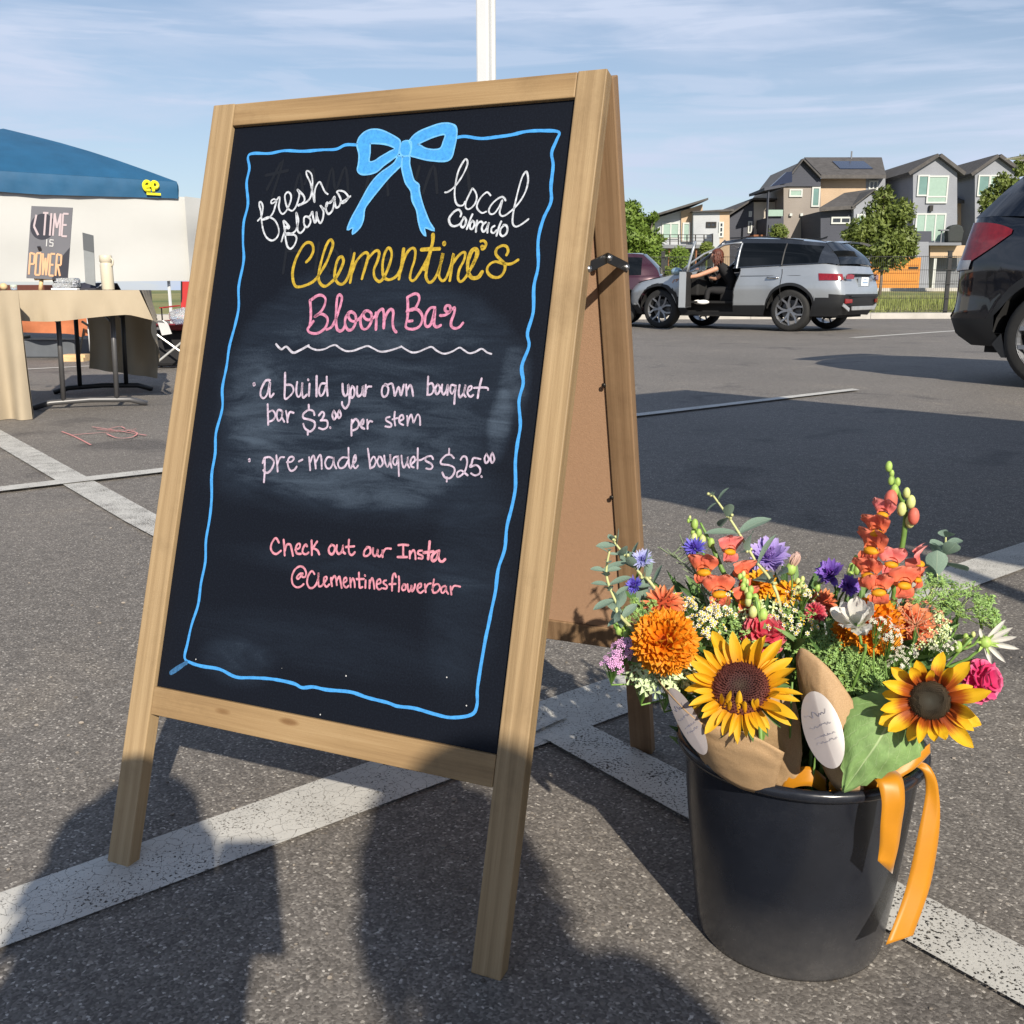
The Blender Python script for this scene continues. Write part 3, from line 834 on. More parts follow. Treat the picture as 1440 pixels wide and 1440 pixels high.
('insta1', 'rose', 28.3, '2572 4551 2535 4486 2514 4440'),
('insta1', 'rose', 28.3, '2539 4460 2594 4440 2627 4395'),
('insta1', 'rose', 28.1, '2786 4529 2757 4483 2770 4432 2814 4415 2843 4457 2834 4516 2785 4533'),
('insta1', 'rose', 28.0, '2867 4533 2872 4468 2908 4429 2953 4468 2957 4541 2963 4469 3002 4443'),
('insta1', 'rose', 27.9, '3031 4618 3039 4528 3061 4453 3103 4436 3137 4474'),
('insta1', 'rose', 27.9, '3000 4524 3117 4545'),
('insta1', 'rose', 27.6, '3303 4549 3271 4502 3273 4448 3318 4448 3357 4491 3343 4548 3297 4553'),
('insta1', 'rose', 27.6, '3388 4548 3392 4485 3430 4455 3456 4501 3456 4545 3459 4482 3491 4456 3524 4499 3522 4547 3535 4456'),
('insta1', 'rose', 27.4, '3533 4509 3565 4561 3635 4568'),
('insta1', 'rose', 27.3, '3732 4621 3791 4632 3867 4634'),
('insta1', 'rose', 27.2, '3796 4632 3817 4491'),
('insta1', 'rose', 27.2, '3742 4478 3812 4485 3871 4491'),
('insta1', 'rose', 27.1, '3898 4566 3910 4481'),
('insta1', 'rose', 27.1, '3905 4519 3940 4580 3970 4554 3989 4480'),
('insta1', 'rose', 27.0, '4063 4587 4016 4578 4015 4545 4076 4527 4076 4494 4028 4494'),
('insta1', 'rose', 35.4, '4148 4705 4153 4592 4156 4498'),
('insta1', 'rose', 35.4, '4087 4566 4211 4593'),
('insta1', 'rose', 35.1, '4288 4610 4234 4581 4200 4521 4227 4481 4269 4519 4288 4615 4288 4540 4316 4491 4353 4490 4380 4517'),
('insta2', 'rose', 25.6, '2419 4133 2374 4120 2340 4072 2363 4057 2399 4096 2420 4129 2416 4089 2462 4094 2469 4148 2424 4204 2359 4214 2294 4163 2266 4073 2290 3988 2348 3951 2409 3962 2455 4002'),
('insta2', 'rose', 25.5, '2594 4144 2563 4175 2534 4164 2503 4099 2504 4021 2544 3969 2595 3971 2639 4019 2658 4099 2652 4168 2663 4065 2683 4003 2723 4011 2756 4059'),
('insta2', 'rose', 25.3, '2756 4059 2785 4105 2771 4129 2743 4109 2754 4041 2795 4007 2830 4041'),
('insta2', 'rose', 25.3, '2843 4124 2856 4070 2873 4025'),
('insta2', 'rose', 25.2, '2854 4087 2885 4151 2913 4128 2941 4045'),
('insta2', 'rose', 25.2, '2929 4095 2960 4155 2982 4110 3016 4020'),
('insta2', 'rose', 25.1, '3031 4081 3072 4112 3061 4149 3034 4133 3034 4065 3079 4031 3110 4056'),
('insta2', 'rose', 25.0, '3116 4151 3142 4043'),
('insta2', 'rose', 25.0, '3135 4093 3155 4155 3187 4108 3201 4050'),
('insta2', 'rose', 25.0, '3233 4232 3253 4132 3269 4058 3299 4057'),
('insta2', 'rose', 25.0, '3210 4153 3283 4161'),
('insta2', 'rose', 25.0, '3232 4230 3253 4130 3270 4054 3308 4064'),
('insta2', 'rose', 25.0, '3216 4147 3315 4164'),
('insta2', 'rose', 24.9, '3340 4150 3351 4059'),
('insta2', 'rose', 24.9, '3320 4209 3325 4202'),
('insta2', 'rose', 24.8, '3395 4156 3409 4061'),
('insta2', 'rose', 24.8, '3402 4108 3424 4188 3453 4143 3476 4064'),
('insta2', 'rose', 24.7, '3501 4120 3553 4145 3536 4186 3501 4158 3506 4091 3543 4062 3579 4081'),
('insta2', 'rose', 24.6, '3625 4182 3594 4169 3598 4141 3646 4117 3640 4083 3601 4083'),
('insta2', 'rose', 24.6, '3755 4235 3733 4276 3709 4249 3712 4154 3724 4069'),
('insta2', 'rose', 24.6, '3676 4140 3761 4155'),
('insta2', 'rose', 24.5, '3791 4249 3809 4165 3817 4070'),
('insta2', 'rose', 24.4, '3875 4163 3853 4122 3869 4091 3904 4109 3897 4156 3869 4162'),
('insta2', 'rose', 24.4, '3923 4168 3936 4113 3957 4082 3977 4127 3977 4165 3993 4091 4020 4132 4024 4180'),
('insta2', 'rose', 24.3, '4067 4138 4107 4161 4101 4198 4067 4176 4064 4119 4107 4086 4150 4119'),
('insta2', 'rose', 24.2, '4155 4195 4179 4104'),
('insta2', 'rose', 24.2, '4172 4150 4197 4200 4233 4214'),
('insta2', 'rose', 24.2, '4268 4265 4264 4180 4278 4115 4325 4121 4360 4172 4333 4216 4282 4200 4259 4141'),
('insta2', 'rose', 24.0, '4423 4207 4384 4184 4380 4137 4409 4122 4439 4172 4439 4209 4446 4154 4477 4120'),
('insta2', 'rose', 24.0, '4496 4207 4519 4116'),
('insta2', 'rose', 23.9, '4513 4162 4541 4221 4619 4221'),
('border', 'blue', 40.1, '2384 9687 2209 9698 2075 9649 1843 9653 1551 9651 1262 9677 1010 9653 737 9669 661 9623 712 9461 699 9253 770 8964 742 8708 776 8432 830 8176 806 7824 853 7542 835 7299 789 7007 788 6735 767 6435 813 6167 764 5828 797 5562 789 5265 840 4964 854 4680 843 4395 880 4115 858 3831 860 3549 800 3279 773 3022 759 2833 874 2784 1066 2766 1343 2770 1616 2710 1879 2741 2183 2769 2497 2764 2630 2732 2794 2766 2992 2762 3327 2788 3572 2759 3851 2744 3991 2724 4220 2737 4488 2714 4712 2710 4959 2784 5015 2907 4996 3116 5019 3618 5038 3817 5056 4025 5075 4224 5077 4480 5127 4716 5121 4972 5153 5207 5168 5440 5130 5729 5128 5954 5137 6164 5083 6446 5110 6658 5066 6859 5126 7097 5087 7257 5128 7504 5098 7810 5121 8057 5082 8366 5113 8614 5186 8827 5162 9017 5158 9267 5120 9425 5164 9578 5179 9672 4995 9702 4764 9708 4564 9678 4358 9664 4158 9659 3939 9700 3813 9690'),
('tailsmudge', 'blue2', 63.7, '793 2772 667 2679 571 2608'),
]
BOW = {
'l_out': '2381 9702 2402 9783 2473 9850 2574 9884 2709 9869 2848 9813 2961 9753 3034 9696 3036 9592 3022 9511 2927 9447 2832 9382 2739 9306 2611 9277 2503 9288 2441 9344 2447 9438 2436 9556 2395 9653',
'l_in': '2590 9689 2710 9681 2845 9656 2957 9602 2884 9566 2762 9503 2690 9460 2611 9458 2607 9570',
'r_out': '3151 9689 3217 9766 3311 9817 3432 9855 3553 9886 3678 9889 3781 9853 3820 9794 3830 9680 3817 9545 3800 9445 3745 9397 3621 9398 3442 9425 3284 9468 3190 9502 3196 9594',
'r_in': '3298 9639 3406 9684 3526 9722 3655 9737 3643 9647 3616 9569 3524 9557 3408 9581 3339 9620',
'knot': '3049 9678 3111 9697 3191 9675 3204 9582 3184 9502 3101 9495 3043 9545 3037 9626',
'ltail': '3022 9511 2994 9432 2913 9367 2805 9302 2713 9213 2637 9100 2576 8974 2505 8825 2444 8698 2406 8553 2489 8580 2495 8492 2596 8577 2633 8681 2632 8820 2690 8923 2778 9036 2867 9148 2956 9248 3047 9336 3097 9392 3088 9496',
'rtail': '3088 9496 3092 9380 3138 9240 3192 9134 3275 9038 3313 8911 3394 8783 3439 8645 3494 8519 3574 8443 3546 8551 3689 8508 3606 8617 3524 8756 3454 8894 3397 9033 3379 9114 3301 9174 3246 9292 3205 9397 3189 9496',
}
# ------------------------------------------------------------------ chalkboard A-frame
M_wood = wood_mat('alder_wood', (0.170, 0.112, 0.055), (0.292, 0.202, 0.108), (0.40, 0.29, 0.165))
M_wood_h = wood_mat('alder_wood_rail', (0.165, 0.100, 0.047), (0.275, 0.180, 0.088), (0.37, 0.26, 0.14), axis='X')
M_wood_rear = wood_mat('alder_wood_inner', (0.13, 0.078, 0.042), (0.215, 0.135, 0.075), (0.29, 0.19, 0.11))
BW, BL_ = 0.572, 1.037
_ya, _le = radians(-23.85), radians(17.4)
EX = V((cos(_ya), sin(_ya), 0)); NH = V((-sin(_ya), cos(_ya), 0))
UPB = NH * sin(_le) + V((0, 0, 1)) * cos(_le)
NB = NH * cos(_le) - V((0, 0, 1)) * sin(_le)          # into the board, away from the reader
PBR = V((-0.0138, 0.9518, 0)); PBL = PBR - EX * BW
MF = Matrix(((EX.x, NB.x, UPB.x, PBL.x), (EX.y, NB.y, UPB.y, PBL.y), (EX.z, NB.z, UPB.z, PBL.z), (0, 0, 0, 1)))

sb = thing('sandwich_board', 'wooden A-frame chalkboard sign lettered with flowers, prices and a blue bow', 'chalkboard sign', PBL)


def member(name, M, u0, u1, n0, n1, v0, v1, m, parent=sb, bev=0.0015, cut=None):
    "board member; own frame at its centre so the grain runs along it"
    c = V(((u0 + u1) / 2, (n0 + n1) / 2, (v0 + v1) / 2)); d = (u1 - u0, n1 - n0, v1 - v0)
    mb = MB(); mb.cbox((0, 0, 0), d)
    if cut is not None:                       # bottom end cut flat on the ground: shift by slope
        for i in (0, 1, 2, 3):
            x, y, z = mb.v[i]; mb.v[i] = (x, y, z + cut * y)
    return mb.build(name, m, parent, mw=M @ Matrix.Translation(c), bevel=bev)


TH = 0.020
cutf = math.tan(_le)
LW = 0.0365
member('front_leg', MF, 0, LW, 0, TH, 0.0 + TH / 2 * cutf, BL_, M_wood, cut=cutf)
member('front_leg', MF, BW - LW, BW, 0, TH, 0.0 + TH / 2 * cutf, BL_, M_wood, cut=cutf)
member('top_rail', MF, LW + .0004, BW - LW - .0004, 0.0006, TH - .001, BL_ - 0.0315, BL_ - .0005, M_wood_h)
member('bottom_rail', MF, LW + .0004, BW - LW - .0004, 0.0006, TH - .001, 0.2035, 0.2400, M_wood_h)


def slate():
    m, nd, lk, b = newmat('chalkboard_paint')
    t = nd.new('ShaderNodeTexCoord'); obj = t.outputs['Object']
    sp = nd.new('ShaderNodeSeparateXYZ'); lk.new(obj, sp.inputs[0])

    def gauss(u, v, su, sv, amp, noise_amt=0.35, sharp=False):
        a = N(nd, 'ShaderNodeMath', operation='SUBTRACT'); a.inputs[1].default_value = u; lk.new(sp.outputs['X'], a.inputs[0])
        a2 = N(nd, 'ShaderNodeMath', operation='DIVIDE'); a2.inputs[1].default_value = su; lk.new(a.outputs[0], a2.inputs[0])
        a3 = N(nd, 'ShaderNodeMath', operation='POWER'); a3.inputs[1].default_value = 2; lk.new(a2.outputs[0], a3.inputs[0])
        c = N(nd, 'ShaderNodeMath', operation='SUBTRACT'); c.inputs[1].default_value = v; lk.new(sp.outputs['Z'], c.inputs[0])
        c2 = N(nd, 'ShaderNodeMath', operation='DIVIDE'); c2.inputs[1].default_value = sv; lk.new(c.outputs[0], c2.inputs[0])
        c3 = N(nd, 'ShaderNodeMath', operation='POWER'); c3.inputs[1].default_value = 2; lk.new(c2.outputs[0], c3.inputs[0])
        s = N(nd, 'ShaderNodeMath', operation='ADD'); lk.new(a3.outputs[0], s.inputs[0]); lk.new(c3.outputs[0], s.inputs[1])
        wq = N(nd, 'ShaderNodeMath', operation='MULTIPLY_ADD'); wq.inputs[1].default_value = noise_amt * 2; lk.new(warp.outputs['Fac'], wq.inputs[0])
        s2 = N(nd, 'ShaderNodeMath', operation='SUBTRACT'); s2.inputs[1].default_value = noise_amt; lk.new(s.outputs[0], s2.inputs[0])
        lk.new(s2.outputs[0], wq.inputs[2])
        mr = N(nd, 'ShaderNodeMapRange', interpolation_type='SMOOTHSTEP')
        mr.inputs['From Min'].default_value = 1.15 if sharp else 1.6; mr.inputs['From Max'].default_value = 0.85 if sharp else 0.1
        mr.inputs['To Min'].default_value = 0; mr.inputs['To Max'].default_value = amp
        lk.new(wq.outputs[0], mr.inputs['Value'])
        return mr.outputs[0]

    warp = N(nd, 'ShaderNodeTexNoise', Scale=9.0, Detail=4.0); lk.new(obj, warp.inputs['Vector'])
    parts = [gauss(.29, .655, .215, .150, 0.42, .35, True), gauss(.29, .60, .20, .09, .35), gauss(.30, .53, .21, .045, .35),
             gauss(.487, .615, .016, .040, 0.9, .5), gauss(.50, .665, .02, .05, .5), gauss(.13, .60, .05, .10, .45), gauss(.32, .43, .2, .02, .25),
             gauss(.28, .33, .2, .035, .22), gauss(.47, .42, .05, .12, .3), gauss(.16, .29, .06, .03, .45), gauss(.3, .72, .14, .02, .4)]
    acc = parts[0]
    for p in parts[1:]:
        ad = N(nd, 'ShaderNodeMath', operation='ADD'); lk.new(acc, ad.inputs[0]); lk.new(p, ad.inputs[1]); acc = ad.outputs[0]
    # wiping swirls
    mp = nd.new('ShaderNodeMapping'); mp.inputs['Scale'].default_value = (5, 1, 26); mp.inputs['Rotation'].default_value = (0, .35, 0)
    lk.new(obj, mp.inputs['Vector'])
    sw = N(nd, 'ShaderNodeTexNoise', Scale=1.3, Detail=7.0, Roughness=0.65, Distortion=2.2); lk.new(mp.outputs[0], sw.inputs['Vector'])
    mr = N(nd, 'ShaderNodeMapRange'); mr.inputs['From Min'].default_value = .33; mr.inputs['From Max'].default_value = .72
    mr.inputs['To Min'].default_value = .30; mr.inputs['To Max'].default_value = .95
    lk.new(sw.outputs['Fac'], mr.inputs['Value'])
    mu = N(nd, 'ShaderNodeMath', operation='MULTIPLY'); lk.new(acc, mu.inputs[0]); lk.new(mr.outputs[0], mu.inputs[1])
    fine = N(nd, 'ShaderNodeTexNoise', Scale=420.0, Detail=3.0); lk.new(obj, fine.inputs['Vector'])
    fr = N(nd, 'ShaderNodeMapRange'); fr.inputs['From Min'].default_value = .35; fr.inputs['From Max'].default_value = .7
    fr.inputs['To Min'].default_value = -.05; fr.inputs['To Max'].default_value = .10
    lk.new(fine.outputs['Fac'], fr.inputs['Value'])
    a_ = N(nd, 'ShaderNodeMath', operation='ADD', use_clamp=True); lk.new(mu.outputs[0], a_.inputs[0]); lk.new(fr.outputs[0], a_.inputs[1])
    # tiny chalk specks near the bottom
    sv_ = N(nd, 'ShaderNodeTexVoronoi', Scale=170.0); lk.new(obj, sv_.inputs['Vector'])
    ss = nd.new('ShaderNodeSeparateXYZ'); lk.new(sv_.outputs['Color'], ss.inputs[0])
    g1 = N(nd, 'ShaderNodeMath', operation='GREATER_THAN'); g1.inputs[1].default_value = .988; lk.new(ss.outputs[0], g1.inputs[0])
    g2 = N(nd, 'ShaderNodeMath', operation='LESS_THAN'); g2.inputs[1].default_value = .16; lk.new(sv_.outputs['Distance'], g2.inputs[0])
    g3 = N(nd, 'ShaderNodeMath', operation='LESS_THAN'); g3.inputs[1].default_value = .33; lk.new(sp.outputs['Z'], g3.inputs[0])
    k1 = N(nd, 'ShaderNodeMath', operation='MULTIPLY'); lk.new(g1.outputs[0], k1.inputs[0]); lk.new(g2.outputs[0], k1.inputs[1])
    k2 = N(nd, 'ShaderNodeMath', operation='MULTIPLY'); lk.new(k1.outputs[0], k2.inputs[0]); lk.new(g3.outputs[0], k2.inputs[1])
    r = ramp(nd, [(0.0, (0.0036, 0.0050, 0.0095)), (0.35, (0.0105, 0.0158, 0.0265)), (1.0, (0.046, 0.064, 0.092))])
    lk.new(a_.outputs[0], r.inputs[0])
    mx_ = nd.new('ShaderNodeMix'); mx_.data_type = 'RGBA'; mx_.inputs['B'].default_value = (.5, .5, .5, 1)
    lk.new(k2.outputs[0], mx_.inputs['Factor']); lk.new(r.outputs[0], mx_.inputs['A'])
    lk.new(mx_.outputs['Result'], b.inputs['Base Color'])
    b.inputs['Roughness'].default_value = 0.55
    b.inputs['Specular IOR Level'].default_value = 0.14
    bp = N(nd, 'ShaderNodeBump', Strength=0.12, Distance=0.0006); lk.new(fine.outputs['Fac'], bp.inputs['Height']); lk.new(bp.outputs[0], b.inputs['Normal'])
    return m


REC = 0.007
MC = MF @ Matrix.Translation((0, REC, 0))
mb = MB(); mb.box((LW, 0, .240), (BW - LW, .004, BL_ - .0315))
board = mb.build('chalkboard_panel', slate(), sb, mw=MC)

INKC = {'white': (0.50, 0.53, 0.58), 'yellow': (0.42, 0.29, 0.030), 'pink': (0.50, 0.20, 0.31), 'pale': (0.44, 0.43, 0.50),
        'lilac': (0.46, 0.38, 0.48), 'rose': (0.56, 0.23, 0.29), 'blue': (0.050, 0.26, 0.60), 'blue2': (0.035, 0.12, 0.26), 'light': (0.12, 0.36, 0.64)}


def ink(name):
    c = INKC[name]
    m, nd, lk, b = newmat('chalk_marker_' + name)
    t = nd.new('ShaderNodeTexCoord')
    n1 = N(nd, 'ShaderNodeTexNoise', Scale=170.0, Detail=6.0, Roughness=.75); lk.new(t.outputs['Object'], n1.inputs['Vector'])
    lo = tuple(x * (.50 if name not in ('blue', 'light') else .78) for x in c); hi = tuple(min(1, x * 1.12) for x in c)
    r = ramp(nd, [(.33, lo), (.62, hi)]); lk.new(n1.outputs['Fac'], r.inputs[0]); lk.new(r.outputs[0], b.inputs['Base Color'])
    b.inputs['Roughness'].default_value = .7; b.inputs['Specular IOR Level'].default_value = .2
    return m


INKM = {k: ink(k) for k in INKC}


def pts_of(s):
    v = list(map(int, s.split()))
    return [V((v[i] * 1e-4, 0, v[i + 1] * 1e-4)) for i in range(0, len(v), 2)]


def ink_ribbon(mb, P, w, h, seed=0, k=5):
    P = catmull(P, k)
    L, R_ = [], []
    n = len(P)
    for i, p in enumerate(P):
        t = (P[min(i + 1, n - 1)] - P[max(i - 1, 0)])
        t = t.normalized() if t.length > 1e-9 else V((0, 0, 1))
        q = V((-t.z, 0, t.x)) * (w / 2) * (1 + .26 * noise.noise(p * 70 + V((seed, 0, 0))) + .12 * noise.noise(p * 400))
        hh = -h
        L.append(V((p.x, hh, p.z)) + q); R_.append(V((p.x, hh, p.z)) - q)
    b = len(mb.v)
    mb.grid([L, R_], uv=False)
    for e, p in ((0, P[0]), (n - 1, P[-1])):
        vs_ = [V((p.x + w / 2 * cos(a * pi / 4), -h - 1e-5, p.z + w / 2 * sin(a * pi / 4))) for a in range(8)]
        mb.add(vs_, [tuple(reversed(range(8)))])


TXT = {'fresh': 'white handwritten word fresh', 'flowers': 'white handwritten word flowers', 'local': 'white handwritten word local',
       'colorado': 'white handwritten word Colorado', 'clementines': 'yellow handwritten name in large script', 'bloom': 'pink handwritten word Bloom',
       'bar': 'pink handwritten word Bar', 'wave': 'pale wavy underline', 'line1': 'first bullet line, build your own bouquet',
       'line2': 'line with the price 3.00 per stem', 'line3': 'second bullet line, pre-made bouquets 25.00', 'insta1': 'pink line inviting to look online',
       'insta2': 'pink account name line', 'border': 'wavy blue border line', 'tailsmudge': 'smeared blue corner'}
groups = {}
for nm, col, w, s in INK: groups.setdefault((nm, col), []).append((w, s))
hz = 0
for (nm, col), lst in groups.items():
    mb = MB()
    for i, (w, s) in enumerate(lst):
        ink_ribbon(mb, pts_of(s), w * 1e-4, 0.00035 + 0.00002 * (i % 7) + hz * 0.00001, seed=i * 3.1)
    hz += 1
    nmx = {'border': 'border_line', 'wave': 'underline', 'tailsmudge': 'smudge'}.get(nm, 'lettering')
    mb.build(nmx, INKM[col], board, mw=MC, label=TXT[nm])


def fill_poly(mb, outer, inner=None, h=0.0005):
    bm = bmesh.new()
    es = []
    for lp in ([outer] + ([inner] if inner else [])):
        P = catmull(lp + [lp[0]], 3)[:-1] if len(lp) > 8 else lp
        vs_ = [bm.verts.new((p.x, -h, p.z)) for p in P]
        es += [bm.edges.new((vs_[i], vs_[(i + 1) % len(vs_)])) for i in range(len(vs_))]
    bmesh.ops.triangle_fill(bm, use_beauty=True, use_dissolve=False, edges=es)
    bm.verts.index_update()
    mb.add([v.co.copy() for v in bm.verts], [tuple(v.index for v in f.verts) for f in bm.faces])
    bm.free()


mb = MB()
pb = {k: pts_of(s) for k, s in BOW.items()}
fill_poly(mb, pb['ltail'], h=.00052); fill_poly(mb, pb['rtail'], h=.00056)
fill_poly(mb, pb['l_out'], pb['l_in'], .00060); fill_poly(mb, pb['r_out'], pb['r_in'], .00064); fill_poly(mb, pb['knot'], h=.0007)
mb.build('bow_drawing', INKM['blue'], board, mw=MC, label='painted blue bow')
mb = MB()
for i, k in enumerate(('l_out', 'l_in', 'r_out', 'r_in', 'knot', 'ltail', 'rtail')):
    lp = pb[k]
    c = sum(lp, V()) / len(lp)
    sgn = 0.985 if not k.endswith('in') else 1.03
    ink_ribbon(mb, [c + (p - c) * sgn for p in lp + [lp[0]]], .0021, .00078 + i * .00002, i, 3)
for seg in ((pb['rtail'][4], pb['rtail'][17]), (pb['ltail'][3], pb['ltail'][17]), (pb['l_out'][5], pb['l_in'][2])):
    pass
mb.build('bow_outline', INKM['light'], board, mw=MC)

# ghost of erased lettering (barely visible darker strokes)
mb = MB()
M_ghost = mat('erased_ink', (0.0022, 0.0030, 0.0055), 0.5, var=.3, scale=90)


def uvb(u, v): return V((u, 0, v))


ghost = [[(.105, .915), (.125, .955), (.115, .905)], [(.10, .935), (.135, .94)], [(.15, .905), (.155, .935), (.165, .905)], [(.165, .92), (.175, .94), (.185, .90)],
         [(.20, .905), (.205, .94), (.215, .91), (.225, .94), (.235, .905)], [(.26, .90), (.265, .935), (.275, .905), (.285, .935), (.295, .90)],
         [(.33, .90), (.335, .935)], [(.345, .90), (.355, .935), (.365, .90)], [(.39, .92), (.40, .935), (.41, .90)],
         [(.15, .86), (.15, .80)], [(.15, .86), (.18, .86)], [(.15, .83), (.175, .83)], [(.20, .84), (.20, .80)],
         [(.225, .80), (.215, .815), (.225, .83), (.235, .815), (.225, .80)], [(.25, .83), (.258, .80), (.266, .828), (.274, .80), (.282, .83)],
         [(.30, .815), (.315, .82), (.305, .83), (.297, .81), (.315, .80)], [(.33, .80), (.333, .83), (.345, .825)]]
for i, s in enumerate(ghost): ink_ribbon(mb, [uvb(a + .0, b_) for a, b_ in s], .004, .00022 + i * 8e-6, i, 4)
mb.build('lettering', M_ghost, board, mw=MC, label='faint erased lettering')

# rear frame
_lr = radians(15.04)
UPR = -NH * sin(_lr) + V((0, 0, 1)) * cos(_lr)
NR_ = NH * cos(_lr) + V((0, 0, 1)) * sin(_lr)          # outward (away) normal of the rear frame
TRp = PBR + UPB * BL_
Ftop = TRp + NH * 0.040
RL = Ftop.z / cos(_lr)
RB = Ftop - UPR * RL - EX * BW                        # left foot, outer face
MRr = Matrix(((EX.x, NR_.x, UPR.x, RB.x), (EX.y, NR_.y, UPR.y, RB.y), (EX.z, NR_.z, UPR.z, RB.z), (0, 0, 0, 1)))
cr = -math.tan(_lr)
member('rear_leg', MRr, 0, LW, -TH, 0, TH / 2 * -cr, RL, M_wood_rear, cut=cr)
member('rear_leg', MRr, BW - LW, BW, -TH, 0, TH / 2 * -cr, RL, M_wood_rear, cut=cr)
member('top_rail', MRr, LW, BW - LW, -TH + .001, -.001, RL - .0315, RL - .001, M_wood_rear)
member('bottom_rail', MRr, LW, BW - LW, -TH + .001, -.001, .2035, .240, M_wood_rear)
M_hard = mat('hardboard', (0.37, 0.225, 0.138), 0.75, var=.05, scale=200, bump=.10, bscale=600)
mb = MB(); mb.box((LW - .012 + .013, -TH + .004, .2405), (BW - LW - .0015, -TH + .0075, RL - .032))
mb.build('hardboard_panel', M_hard, sb, mw=MRr)
mb = MB(); mb.box((LW, -.010, .2405), (BW - LW, -.006, RL - .032)); mb.build('rear_chalkboard_panel', mat('slate_rear', (.01, .012, .016), .5), sb, mw=MRr)
# back of the front panel
mb = MB(); mb.box((LW + .001, REC + .005, .2405), (BW - LW - .001, TH - .006, BL_ - .032)); mb.build('hardboard_panel', M_hard, sb, mw=MF)
for v in (.30, .47, .64, .80, .93):
    mb = MB(); mb.lathe([(0, 0), (.0028, .0004), (.0035, .0018), (.002, .003), (0, .0032)], 10)
    MS = MRr @ Matrix.Translation((BW - LW - .001, -TH - .0005, v)) @ Matrix.Rotation(pi / 2, 4, 'X')
    mb.build('screw', M_black_metal, sb, mw=MS, smooth=True)
# folding stay between the frames near the top
pA = MF @ V((BW - .006, TH, .806)); pB = MRr @ V((BW - .006, -TH, .800))
q0 = V(pA) + EX * .004; q1 = V(pB) + EX * .004
mid = (q0 + q1) / 2 + V((0, 0, .012))
st = MB(); st.bar(q0 - NH * .010, mid + NH * .004, .012, .0018, side=EX); s1 = st.build('folding_stay', M_black_metal, sb)
st = MB(); st.bar(mid - NH * .004 + EX * .0025, q1 + NH * .012 + EX * .0025, .012, .0018, side=EX); st.build('folding_stay', M_black_metal, sb)
for q in (q0 - NH * .004, mid + EX * .002, q1 + NH * .006 + EX * .002):
    st = MB(); st.lathe([(0, .004), (.003, .0035), (.0042, .001), (.0042, -.001)], 10)
    st.build('rivet', M_steel, sb, mw=frame_of(q + EX * .001, EX), smooth=True)
# hinges across the top
for u in (.07, BW - .10):
    h = MB(); a = MF @ V((u, TH / 2, BL_ + .0008)); b2 = MRr @ V((u, -TH / 2, RL + .0008))
    h.bar(a, b2, .035, .0015); h.tube([(V(a) + V(b2)) / 2 - EX * .0175, (V(a) + V(b2)) / 2 + EX * .0175], .003, 8)
    h.build('hinge', M_black_metal, sb)
# ------------------------------------------------------------------ bucket
BC = V((0.328, 1.054, 0)); BH, BR0, BR1 = 0.2434, 0.107, 0.136
def bucket_mat():
    m, nd, lk, b = newmat('black_plastic')
    t = nd.new('ShaderNodeTexCoord')
    n1 = N(nd, 'ShaderNodeTexNoise', Scale=9.0, Detail=12.0, Roughness=.82); lk.new(t.outputs['Object'], n1.inputs['Vector'])
    r = ramp(nd, [(.3, (.0075, .0090, .0135)), (.58, (.012, .014, .020)), (.74, (.022, .024, .030)), (.80, (.07, .07, .075))]); lk.new(n1.outputs['Fac'], r.inputs[0])
    # dusty towards the foot
    sp = nd.new('ShaderNodeSeparateXYZ'); lk.new(t.outputs['Object'], sp.inputs[0])
    mr = N(nd, 'ShaderNodeMapRange'); mr.inputs['From Min'].default_value = .10; mr.inputs['From Max'].default_value = .0
    mr.inputs['To Max'].default_value = .55
    lk.new(sp.outputs['Z'], mr.inputs['Value'])
    n3 = N(nd, 'ShaderNodeTexNoise', Scale=30.0, Detail=9.0, Roughness=.75); lk.new(t.outputs['Object'], n3.inputs['Vector'])
    mm = N(nd, 'ShaderNodeMath', operation='MULTIPLY', use_clamp=True); lk.new(mr.outputs[0], mm.inputs[0]); lk.new(n3.outputs['Fac'], mm.inputs[1])
    mx_ = nd.new('ShaderNodeMix'); mx_.data_type = 'RGBA'; mx_.inputs['B'].default_value = (.16, .15, .14, 1)
    lk.new(mm.outputs[0], mx_.inputs['Factor']); lk.new(r.outputs[0], mx_.inputs['A']); lk.new(mx_.outputs['Result'], b.inputs['Base Color'])
    rr = ramp(nd, [(.3, (.17,) * 3), (.7, (.32,) * 3)]); lk.new(n3.outputs['Fac'], rr.inputs[0]); lk.new(rr.outputs[0], b.inputs['Roughness'])
    # scratches
    mp = nd.new('ShaderNodeMapping'); mp.inputs['Scale'].default_value = (60, 60, 5); lk.new(t.outputs['Object'], mp.inputs['Vector'])
    n2 = N(nd, 'ShaderNodeTexNoise', Scale=1.0, Detail=4.0); lk.new(mp.outputs[0], n2.inputs['Vector'])
    bp = N(nd, 'ShaderNodeBump', Strength=.12, Distance=.001); lk.new(n2.outputs['Fac'], bp.inputs['Height']); lk.new(bp.outputs[0], b.inputs['Normal'])
    return m


